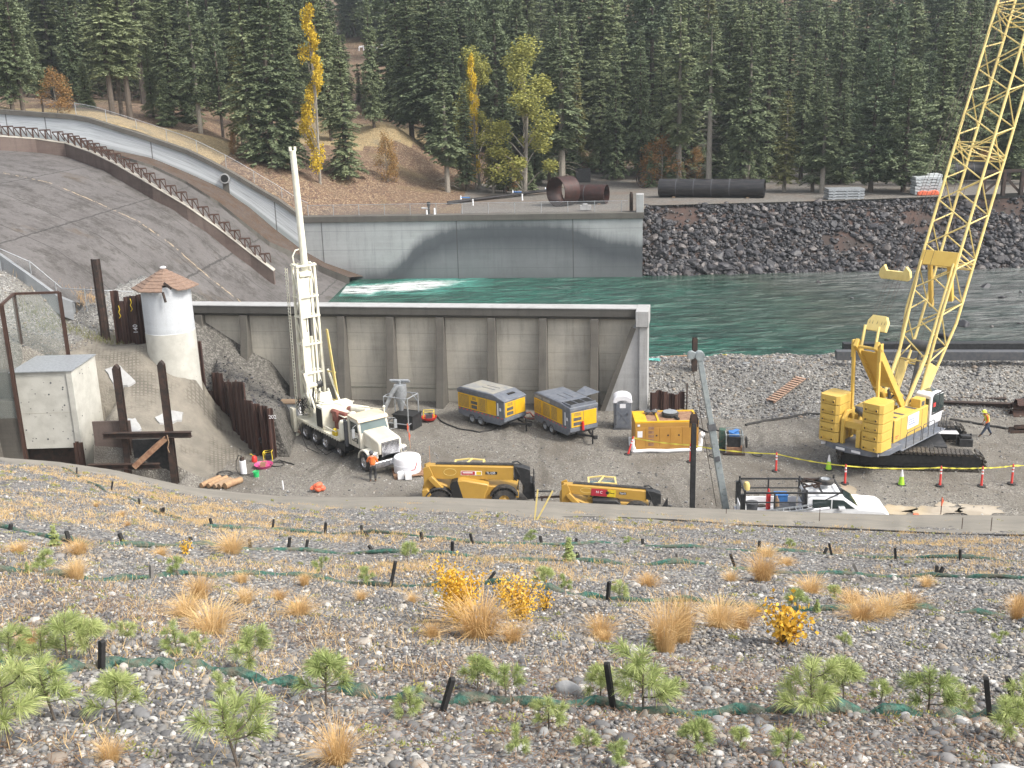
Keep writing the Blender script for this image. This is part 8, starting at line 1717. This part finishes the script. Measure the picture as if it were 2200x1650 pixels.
mb.cyl((-.28, -.2, .55), (-.28, .2, .55), .03); mb.cyl((.25, -.2, .62), (.25, .2, .62), .03); mb.build('frame', 'yellow_plastic', o)
p = P(551, 1024, 0); o = thing('green_bucket', 'bright green bucket in front of the pink basin', 'bucket', p); mb = MB(); mb.lathe([(.001, .0), (.15, .0), (.18, .32), (.2, .33), (.17, .33), (.14, .03), (.001, .03)], n=20); mb.build('pail', 'green_plastic', o); mb = MB(); mb.tube([(-.19, 0, .3), (-.14, -.12, .36), (.14, -.12, .36), (.19, 0, .3)], .008, 5); mb.build('handle', 'galvanised', o)
def coil(label, base, r, k, m='black_rubber', name='hose_coil', rz=0, wob=.03):
    mb = MB(); rr = random.Random(int(base[0]*100)); pts = []
    for i in range(k*16): a = 2*PI*i/16; q = r*(1+.12*math.sin(i*.37+1)); pts.append((math.cos(a)*q, math.sin(a)*q*.9, .04+.05*abs(math.sin(i*.21))))
    mb.tube(pts, .028, 6); o = mb.build(name, m); o.location = base; return tag(o, label, 'hose')
coil('coil of black hose behind the log pile', P(482, 1020, 0), .42, 5); coil('tangled loops of black hose right of the pink basin', P(595, 1000, 0), .4, 3); coil('small coil of black hose on the gravel left of the grey mast', P(1534, 982, 0), .3, 3); coil('small ring of black hose right of the welding machine', P(1626, 979, 0), .3, 2)
hose('black hose snaking right from the pink basin', [(586, 995), (600, 990), (615, 994), (632, 1000)], .035)
for i, (px, py, L, r, m_, rr_) in enumerate([(446, 1046, 1.5, .16, 'log_wood', 52), (461, 1046, 1.5, .15, 'log_wood', 52), (474, 1047, 1.3, .14, 'wood', 50), (484, 1047, 1.1, .15, 'wood', 48), (497, 1048, 1.2, .19, 'log_wood', 46)]):
    p = P(px, py, 0); simple('log', f'{ORD[i]} log from the left of the short row lying behind the lip', 'log', m_, lambda m: m.tube([(0, 0, r), (L*.5, 0, r+.02), (L, 0, r)], [r, r*1.04, r*.96], 16), (p[0]-.3, p[1]-.2, 0), R(rr_+8), 'logs lying behind the lip')
p = P(609, 1051, 0); simple('white_stub_pipe', 'short white plastic pipe standing upright in the yard near the logs', 'pipe', 'plastic_white', lambda m: m.tube([(0, 0, -.1), (-.02, 0, .5), (-.02, 0, .52)], [.045, .045, .03], 12), p)
p = P(683, 1056, 0); o = stones('debris_bag', [(0, 0, 0), (.22, .05, .0), (-.2, .0, -.08), (.05, -.1, .2), (-.32, -.1, -.15)], [.26, .2, .2, .19, .12], ICO2, 'orange_tarp', .85, rough=.8, nvar=5); o.location = (p[0], p[1], .25); tag(o, 'orange-red bundled tarp lying on the yard behind the lip', 'tarp')
o.rotation_euler = (0, .3, 0)
p = P(632, 920, 0); o = thing('storage_cabinet', 'narrow white cabinet with a brown board lid behind the drill truck', 'cabinet', (p[0]-.1, p[1]+.9, 0), R(-8)); mb = MB(); mb.bx(-.45, .0, -.4, .4, .05, 1.55); mb.bx(.02, .45, -.4, .4, .05, 1.55); mb.build('carcass', 'clean_white', o, .02); mb = MB(); mb.bx(-.95, .5, -.5, .5, 1.57, 1.62); mb.build('lid', 'wood', o)
for i in range(2): p = P(625, 936, 0); simple('plywood_sheet', f"{['lower', 'upper'][i]} brown plywood sheet on the ground behind the truck wheels", 'plywood', 'pale_wood' if i else 'wood', lambda m: m.bx(-.55, .55, -.4, .4, 0, .03), (p[0], p[1]+.4, .02+.045*i), R(15+8*i), 'plywood sheets behind the truck')
p = P(730, 970, 0); simple('drip_tray', 'dark drip tray on the ground beside the truck', 'tray', 'dark_grey', lambda m: (m.bx(-.6, .6, -.35, .35, 0, .05), m.bx(-.6, .6, -.35, -.32, .05, .12)), p, HD)
# shore litter
p = PG(1402, 776); simple('blue_net_scrap', 'small scrap of pale turquoise netting at the river edge beside the wall end', 'netting', 'net_teal' if 'net_teal' in _m else 'blue_plastic', lambda m: [m.tube([(rr.uniform(-.6, .6), rr.uniform(-.3, .3), .1), (rr.uniform(-.6, .6), rr.uniform(-.3, .3), .2), (rr.uniform(-.6, .6), rr.uniform(-.3, .3), .08)], .02, 4) for _ in range(16)], p)
for a, b, m_, lab, r in (((1420, 769), (1488, 766), 'light_rust', 'rusty plank lying along the water edge left of the short pile', .08), ((1512, 764), (1560, 765), 'yellow_plastic', 'yellow strip lying on the shore right of the short pile', .05), ((1596, 783), (1690, 775), 'galvanised', 'thin grey pipe lying on top of the gravel berm', .05)):
    p, q = PG(*a), PG(*b); piece('shore_plank' if r > .06 else 'shore_pipe', lab, 'debris', m_, (p[0], p[1], p[2]+.08), (q[0], q[1], q[2]+.1), r*2.4, r)
p = P(1993, 930, 0)
# ================================================================== FAR BANK THINGS
def far(px, py, z=8.0): p = P(px, py, z); return (p[0], p[1], float(FZ(p[0], p[1])))
p = far(1212, 441); rg_ = thing('steel_ring', 'large rusty brown steel pipe ring standing on the far river wall', 'pipe section', (p[0], p[1]+1.5, p[2]), R(38)); mb = MB(); MX = Matrix.Rotation(PI/2, 3, 'Y'); mb.lathe([(1.68, -1.15), (1.68, 1.15), (1.60, 1.15), (1.60, -1.15), (1.68, -1.15)], (0, 0, 1.66), 48, MX); mb.build('shell', 'pipe_rust', rg_); mb = MB(); mb.cyl((-.6, -1.5, 2.2), (.6, 1.55, 2.0), .025, n=5); mb.cyl((-.6, -.6, 1.2), (.4, .9, .2), .03, n=5); mb.build('brace', 'light_rust', rg_)
def bigpipe(label, p, L, r, rz, m='pipe_black', group=None):
    o = thing('steel_pipe', label, 'pipe', p, rz, group); mb = MB(); mb.lathe([(r, -L/2), (r, L/2), (r-.06, L/2), (r-.06, -L/2), (r, -L/2)], (0, 0, r), 40, MX); mb.build('shell', m, o)
    mb = MB()
    for i in range(1, int(L/2.1)): mb.lathe([(r+.012, -.05), (r+.012, .05)], (-L/2+i*2.1, 0, r), 40, MX)
    if len(mb.v): mb.build('weld_seam', 'dark_grey', o)
    for x in (-L*.35, L*.35): mb = MB(); mb.bx(x-.15, x+.15, -r*.9, r*.9, 0, .12); mb.build('support_block', 'wood', o)
    return o
p = far(1265, 436); bigpipe('short dark steel pipe lying just right of the big rusty ring', (p[0], p[1]+1.2, p[2]), 4.6, 1.1, R(-24), 'pipe_rust')
p = far(1532, 424); bigpipe('long black steel pipe lying beside the road before the trees', (p[0], p[1]+1.2, p[2]), 12.4, 1.08, R(-19))
p = far(2110, 398); bigpipe('long black steel pipe lying behind the pale slab stack at right', (p[0], p[1]+6, p[2]), 10.5, 1.15, R(-3))
p = far(1385, 402); o = thing('steel_hoop', 'thin dark steel hoop standing at the edge of the trees', 'hoop', (p[0], p[1]+.5, p[2]), R(60)); mb = MB(); mb.lathe([(1.1, -.1), (1.1, .1), (1.04, .1), (1.04, -.1), (1.1, -.1)], (0, 0, 1.1), 36, MX); mb.build('rim', 'dark_steel', o)
p = far(1255, 398); simple('steel_tank', 'dark squat steel tank behind the rusty ring', 'tank', 'black_paint', lambda m: (m.bx(-1.0, 1.0, -.8, .8, 0, 1.9), m.cyl((-.4, 0, 1.9), (-.4, 0, 2.1), .3), m.bx(-1.05, 1.05, -.85, .85, 1.85, 1.93)), (p[0]+.2, p[1]+5, p[2]), 0, None, .05)
def stack(label, p, n, w_, d_, h_, m, group, nm='crane_mat', lab2='mat'):
    for i in range(n):
        simple(nm, f'{ORD[i]} {label}, counted from the ground', lab2, m, lambda mm: (mm.bx(-w_/2, w_/2, -d_/2, d_/2, .05, h_-.03), [mm.bx(x-.12, x+.12, -d_/2-.05, d_/2+.05, 0, .05) for x in (-w_*.35, 0, w_*.35)]), (p[0]+rng.uniform(-.08, .08), p[1], p[2]+i*h_), R(-3)+rng.uniform(-.02, .02), group)
p = far(1822, 428); stack('timber mat of the low stack beside the road', (p[0], p[1]+1.5, p[2]), 4, 4.0, 2.2, .3, 'galvanised', 'timber mats stacked beside the road')
p = far(2003, 421); stack('pale grey slab of the tall stack at the right of the far road', (p[0]-.2, p[1]+1.5, p[2]), 6, 2.9, 2.0, .34, 'mat_white', 'pale slabs stacked by the far road', 'concrete_slab', 'slab'); stack('pale grey slab of the rear stack partly hidden at the far road', (p[0]+1.3, p[1]+3.6, p[2]), 6, 1.6, 2.0, .35, 'mat_white', 'pale slabs of the rear stack', 'concrete_slab', 'slab')
simple('orange_tarp', 'crumpled orange tarp draped at the foot of the pale slab stack', 'tarp', 'orange_tarp', lambda m: m.prism([(-1.2, 0), (-1.15, .4), (-.6, .55), (.1, .45), (.8, .6), (1.2, .4), (1.25, 0)], -.15, .15), (p[0]-.45, p[1]+.2, p[2]), R(-3), None, .08)
p = far(2175, 428); tr_ = thing('timber_trestle', 'dark timber trestle frame at the far right of the road', 'trestle', (p[0], p[1]+2, p[2]))
for x in (-2.4, -.2, 1.8): mb = MB(); mb.bx(x-.18, x+.18, -.2, .2, 0, 2.8); mb.build('post', 'dark_steel', tr_)
mb = MB(); mb.bar((-3, 0, 2.6), (3.6, 0, 2.7), .3, .3); mb.build('beam', 'dark_steel', tr_); mb = MB(); mb.bar((-.2, .1, 2.2), (1.8, .1, .2), .15, .25); mb.bar((-2.4, .1, .2), (-.2, .1, 2.2), .15, .25); mb.build('brace', 'dark_steel', tr_)
# thin pipes with blue valves
a, b = far(962, 440), far(1178, 414); 
for k, lab in ((0, 'front'), (.45, 'rear')):
    mb = MB(); v = Vector(b)-Vector(a); mb.tube([(0, k, .25), (v.x*.5, v.y*.5+k, .3), (v.x, v.y+k, .3)], .16, 10); o = mb.build('drill_casing', 'pipe_black'); o.location = a; tag(o, f'long thin dark pipe lying on the far bank left of the rusty ring, {lab} one', 'pipe', 'thin dark pipes on the far bank')
for i, (px, py) in enumerate([(990, 430), (1102, 416), (1172, 408)]):
    p = far(px, py+6); o = thing('valve', f'small blue valve on a white stub by the thin pipes, {ORD[i]} from the left', 'valve', (p[0], p[1]+.6, p[2]+.3), 0, 'blue valves by the thin pipes'); mb = MB(); mb.cyl((0, 0, 0), (0, 0, .5), .12, .06); mb.build('stub', 'clean_white', o); mb = MB(); mb.cyl((0, 0, .25), (1.1, 0, .2), .07); mb.build('arm', 'blue_plastic', o)
for i, (px, py, h) in enumerate([(1016, 440, .75), (1122, 428, .8), (916, 458, .6), (933, 458, .8)]):
    p = PL(px, py, FA, FB); simple('white_post', f'short white marker post on the far bank, {ORD[[2, 3, 0, 1][i]]} from the left', 'post', 'clean_white', lambda m: m.cyl((0, 0, -.2), (0, 0, h), .11, .09), far(px, py) if i < 2 else (p[0], p[1]+.6, 7.9), 0, 'short white marker posts on the far bank')
p = PL(920, 460, FA, FB); o = thing('wellhead', 'dark wellhead with a white side arm on the far wall top', 'wellhead', (p[0], p[1]+1.2, 7.9)); mb = MB(); mb.cyl((0, 0, 0), (0, 0, 1.3), .12); mb.cyl((0, 0, 1.0), (0, 0, 1.4), .2); mb.build('riser', 'black_paint', o); mb = MB(); mb.cyl((-.8, 0, .75), (.1, 0, .7), .08); mb.build('arm', 'clean_white', o)
p = PL(1360, 445, FA, FB); simple('bollard', 'black steel bollard near the end of the far river wall', 'bollard', 'dark_steel', lambda m: (m.cyl((0, 0, 0), (0, 0, 1.9), .2), m.cyl((0, 0, 1.9), (0, 0, 2.1), .14)), (p[0], p[1]+1.6, 7.9))
p = PL(1233, 458, FA, FB); simple('skid_block', 'small pale machine block below the rusty ring behind the wall fence', 'block', 'concrete_light', lambda m: (m.bx(-.6, .6, -.3, .3, 0, .5), m.bx(-.3, .2, -.35, .35, .5, .65)), (p[0]+1.5, p[1]+3.2, 7.95))
# fences
def fence(name, label, pts, h, step, film=True):
    o = thing(name, label, 'fence', pts[0]); o0 = Vector(pts[0]); cum = [0]
    for i in range(len(pts)-1): cum.append(cum[-1]+math.dist(pts[i], pts[i+1]))
    def at(s_):
        k = max(j for j in range(len(pts)-1) if cum[j] <= s_+1e-6); return Vector(lerp(pts[k], pts[k+1], (s_-cum[k])/(cum[k+1]-cum[k])))-o0
    s_ = 0; first = None
    while s_ <= cum[-1]:
        c = at(s_)
        if first is None: mb = MB(); mb.cyl((0, 0, -.3), (0, 0, h+.05), .035, n=6); first = pb = mb.build('post', 'galvanised', o)
        else: pb = first.copy(); col.objects.link(pb); pb.parent = o
        pb.location = c; s_ += step
    ps_ = [at(q) for q in np.linspace(0, cum[-1]-1e-3, 60)]; mb = MB(); mb.tube([p_+Vector((0, 0, h)) for p_ in ps_], .026, 5); mb.build('top_rail', 'galvanised', o)
    mb = MB(); mb.grid([[tuple(p_+Vector((0, 0, .03))) for p_ in ps_], [tuple(p_+Vector((0, 0, h))) for p_ in ps_]]); mb.build('mesh', 'chain_link', o)
pts = [(x, float(YFx(x))+.9, 8.0) for x in (FA[0]+.5, FB[0]-1.5)]; fence('chain_link_fence', 'low chain link fence along the top of the far river wall', pts, 1.15, 2.9)
pts = []
for x in np.linspace(tx_[4], FA[0]+.4, 22): pts.append((x, float(YFx(x))+1.8, max(float(np.interp(x, tx_, tz_)), float(FZ(x, float(YFx(x))+1.8)))-.1))
fence('chain_link_fence', 'chain link fence following the curved top of the spillway wall', pts, 1.3, 3.6)
pts = [PG(a, b) for a, b in ((-60, 560), (10, 585), (73, 612), (140, 668), (215, 672), (292, 674))]; fence('chain_link_fence', 'chain link fence along the grassy near edge of the spillway', pts, 1.6, 2.2)
a, b = PF(772, 112, lambda x, y: float(FZ(x, y)), 112, 420, 500), PF(848, 106, lambda x, y: float(FZ(x, y)), 112, 420, 500)
o = thing('guard_rail', 'distant white guard rail on the hillside road between the trees', 'guard rail', a); v = Vector(b)-Vector(a); mb = MB(); mb.bar((0, 0, 1.3), tuple(v+Vector((0, 0, 1.3))), .15, .4); mb.build('rail', 'sign_white', o); mb = MB()
mb.bar((0, 0, -.2), (0, 0, 1.3), .25); f_ = mb.build('post', 'sign_white', o)
for i in range(1, 9): q = f_.copy(); col.objects.link(q); q.parent = o; q.location = v*(i/8)

# ================================================================== PEOPLE
def skin(name, V, E, Rr, m, parent, sub=2):
    me = bpy.data.meshes.new(name); me.from_pydata(V, E, []); o = bpy.data.objects.new(name, me); col.objects.link(o); o.parent = parent; me.materials.append(M_(m))
    s_ = o.modifiers.new('skin', 'SKIN'); s_.use_smooth_shade = True
    for i, r in enumerate(Rr):
        d_ = me.skin_vertices[0].data[i]; d_.radius = r if isinstance(r, tuple) else (r, r)
    me.skin_vertices[0].data[0].use_root = True
    u = o.modifiers.new('sub', 'SUBSURF'); u.levels = sub; u.render_levels = sub; return o
def person(label, loc, rz, J, vest, vest2, trousers, hat, hatm, mask=False):
    o = thing('person', label, 'person', loc, rz); V, E, Q = [], [], []; idx = {}
    def a(k, r, prev=None): idx[k] = len(V); V.append(J[k]); Q.append(r); (E.append((idx[prev], idx[k])) if prev else None)
    a('hip', (.13, .10)); a('waist', (.12, .09), 'hip'); a('chest', (.155, .11), 'waist'); a('neck0', .07, 'chest'); a('neck', .05, 'neck0'); a('head', (.078, .09), 'neck'); a('crown', (.07, .08), 'head')
    J['nose'] = tuple(Vector(J['head'])+Vector((0, .0, 0))+Vector(J['face'])*.095)
    for s_ in 'LR':
        a('hipj'+s_, .09, 'hip'); a('knee'+s_, .06, 'hipj'+s_); a('ankle'+s_, .042, 'knee'+s_); a('toe'+s_, (.045, .03), 'ankle'+s_)
        a('sho'+s_, .062, 'neck0'); a('elb'+s_, .043, 'sho'+s_); a('wri'+s_, .028, 'elb'+s_)
        w_ = Vector(J['wri'+s_]); d_ = (w_-Vector(J['elb'+s_])).normalized(); sd = d_.cross(Vector((0, 0, 1))).normalized(); pl = sd.cross(d_)
        J['palm'+s_] = tuple(w_+d_*.07); a('palm'+s_, (.038, .018), 'wri'+s_)
        for f_, (off, L) in enumerate(((-.03, .07), (-.01, .085), (.01, .08), (.03, .06))):
            k1 = f'f{f_}a{s_}'; J[k1] = tuple(w_+d_*(.1+L*.4)+sd*off-pl*.005); a(k1, .010, 'palm'+s_); k2 = f'f{f_}b{s_}'; J[k2] = tuple(w_+d_*(.1+L*.85)+sd*off*1.1-pl*.03); a(k2, .008, k1)
        J['th'+s_] = tuple(w_+d_*.06+sd*.05-pl*.015); a('th'+s_, .012, 'wri'+s_); J['tk'+s_] = tuple(w_+d_*.1+sd*.06-pl*.02); a('tk'+s_, .009, 'th'+s_)
    skin('body', V, E, Q, 'skin', o)
    k = lambda n_: J[n_]
    skin('trousers', [k('hip'), k('hipjL'), k('kneeL'), lerp(k('kneeL'), k('ankleL'), .93), k('hipjR'), k('kneeR'), lerp(k('kneeR'), k('ankleR'), .93), lerp(k('hip'), k('waist'), .6)], [(0, 1), (1, 2), (2, 3), (0, 4), (4, 5), (5, 6), (0, 7)], [(.155, .125), .115, .085, .068, .115, .085, .068, (.15, .12)], trousers, o)
    skin('jacket', [k('chest'), k('waist'), lerp(k('hip'), k('waist'), .3), k('neck0'), k('shoL'), k('elbL'), lerp(k('elbL'), k('wriL'), .85), k('shoR'), k('elbR'), lerp(k('elbR'), k('wriR'), .85)], [(0, 1), (1, 2), (0, 3), (3, 4), (4, 5), (5, 6), (3, 7), (7, 8), (8, 9)], [(.18, .135), (.165, .13), (.165, .135), (.085, .08), .085, .06, .046, .085, .06, .046], vest, o)
    skin('vest_panel', [k('chest'), k('waist'), lerp(k('hip'), k('waist'), .35), lerp(k('chest'), k('neck0'), .5)], [(0, 1), (1, 2), (0, 3)], [(.188, .142), (.17, .136), (.172, .141), (.13, .1)], vest2, o)
    for s_ in 'LR':
        skin('boot', [k('ankle'+s_), lerp(k('ankle'+s_), k('toe'+s_), .5), k('toe'+s_), tuple(Vector(k('ankle'+s_))+Vector((0, 0, .12)))], [(0, 1), (1, 2), (0, 3)], [(.06, .055), (.055, .045), (.05, .035), .055], 'boot', o)
    c = Vector(k('crown')); fc = Vector(J['face']); mb = MB(); mb.lathe([(.135, -.02), (.13, .02), (.115, .07), (.07, .11), (.001, .125)], c-Vector((0, 0, .01)), 20); mb.lathe([(.165, -.025), (.13, -.01)], c, 20); ht = mb.build('helmet', hatm, o)
    # simple face: nose, eyes, mouth, ears, hair
    h_ = Vector(k('head')); fx = fc.normalized(); sx_ = Vector((-fx.y, fx.x, 0)).normalized(); mb = MB(); mb.ball(h_+fx*.105-Vector((0, 0, .01)), .018, 5); mb.ball(h_+sx_*.09, .022, 5); mb.ball(h_-sx_*.09, .022, 5); mb.build('nose_and_ears', 'skin', o); mb = MB(); mb.ball(h_+fx*.088+sx_*.032+Vector((0, 0, .02)), .011, 4); mb.ball(h_+fx*.088-sx_*.032+Vector((0, 0, .02)), .011, 4); mb.bar(h_+fx*.093+sx_*.025-Vector((0, 0, .05)), h_+fx*.093-sx_*.025-Vector((0, 0, .05)), .01); mb.build('face_features', 'dark_cloth', o); mb = MB(); mb.ball(h_-fx*.03+Vector((0, 0, .02)), .093, 8); mb.build('hair', 'dark_cloth', o)
    return o
# worker by the truck wheel, seen from behind, leaning towards the truck (local: +y faces away from us)
J1 = dict(hip=(0, 0, .93), waist=(.0, .02, 1.1), chest=(.0, .06, 1.32), neck0=(0, .08, 1.47), neck=(-.02, .11, 1.53), head=(-.03, .15, 1.63), crown=(-.03, .16, 1.72), face=(-.3, .9, -.3), hipjL=(-.1, 0, .88), kneeL=(-.16, .1, .48), ankleL=(-.18, -.05, .09), toeL=(-.2, .1, .04), hipjR=(.1, 0, .88), kneeR=(.12, .08, .48), ankleR=(.1, -.12, .1), toeR=(.12, .04, .04), shoL=(-.2, .07, 1.42), elbL=(-.3, .2, 1.18), wriL=(-.2, .4, 1.1), shoR=(.2, .06, 1.42), elbR=(.29, .1, 1.15), wriR=(.24, .32, 1.05))
p = P(803, 1034, 0); person('worker in an orange vest and black trousers leaning over the truck front wheel', (p[0], p[1], 0), R(10), J1, 'orange_vest', 'orange_vest', 'dark_cloth', 'helmet', 'dark_grey')
# worker walking left with bowed head
J2 = dict(hip=(0, 0, .92), waist=(-.03, 0, 1.09), chest=(-.08, 0, 1.30), neck0=(-.14, 0, 1.44), neck=(-.19, 0, 1.48), head=(-.25, 0, 1.55), crown=(-.27, 0, 1.64), face=(-.85, 0, -.5), hipjL=(.02, -.09, .87), kneeL=(-.18, -.1, .52), ankleL=(-.42, -.1, .12), toeL=(-.56, -.1, .06), hipjR=(.02, .09, .87), kneeR=(.14, .1, .47), ankleR=(.34, .1, .13), toeR=(.2, .1, .04), shoL=(-.13, -.19, 1.39), elbL=(-.1, -.27, 1.12), wriL=(-.26, -.24, .93), shoR=(-.13, .19, 1.39), elbR=(-.05, .26, 1.12), wriR=(-.16, .24, .92))
p = P(2119, 938, 0); person('worker in lime and orange vest and blue jeans walking left beside the crane', (p[0], p[1], 0), R(0), J2, 'orange_vest', 'lime_vest', 'denim', 'helmet', 'lime_vest')
# small generator trunk beside the crane tracks
p = P(2045, 962, 0); o = thing('light_table', 'white topped folding table with dark gear beside the crane track', 'table', (p[0], p[1]+.9, 0), R(-10)); mb = MB(); mb.bx(-.75, .6, -.45, .45, .72, .76); mb.build('table_top', 'sign_white', o)
for x in (-.65, .5):
    for y in (-.4, .4): mb = MB(); mb.bar((x, y, 0), (x, y, .72), .04); mb.build('leg', 'dark_grey', o)
simple('gear_box', 'dark equipment box standing beside the white table near the crane', 'box', 'black_paint', lambda m: (m.bx(-.4, .4, -.3, .3, 0, .5), m.bx(-.3, .3, -.2, .2, .5, .7), m.cyl((.3, 0, .5), (.3, 0, .8), .06)), (p[0]+.9, p[1]+.3, 0), R(-10), None, .03)

# ---- damp air between us and the far woods
mb = MB(); mb.bx(-260, 320, -12, 520, -3, 175); hz = mb.build('haze', 'sign_white', smooth=False)
m = bpy.data.materials.new('damp_air'); m.use_nodes = True; n = m.node_tree; n.nodes.clear(); pv = n.nodes.new('ShaderNodeVolumePrincipled'); pv.inputs['Density'].default_value = .0003; pv.inputs['Color'].default_value = (.80, .88, .93, 1); pv.inputs['Anisotropy'].default_value = .2
ou = n.nodes.new('ShaderNodeOutputMaterial'); n.links.new(pv.outputs[0], ou.inputs['Volume']); hz.data.materials.clear(); hz.data.materials.append(m); tag(hz, 'thin pale damp haze over the valley', 'haze', kind='stuff')
scene.cycles.volume_bounces = 0
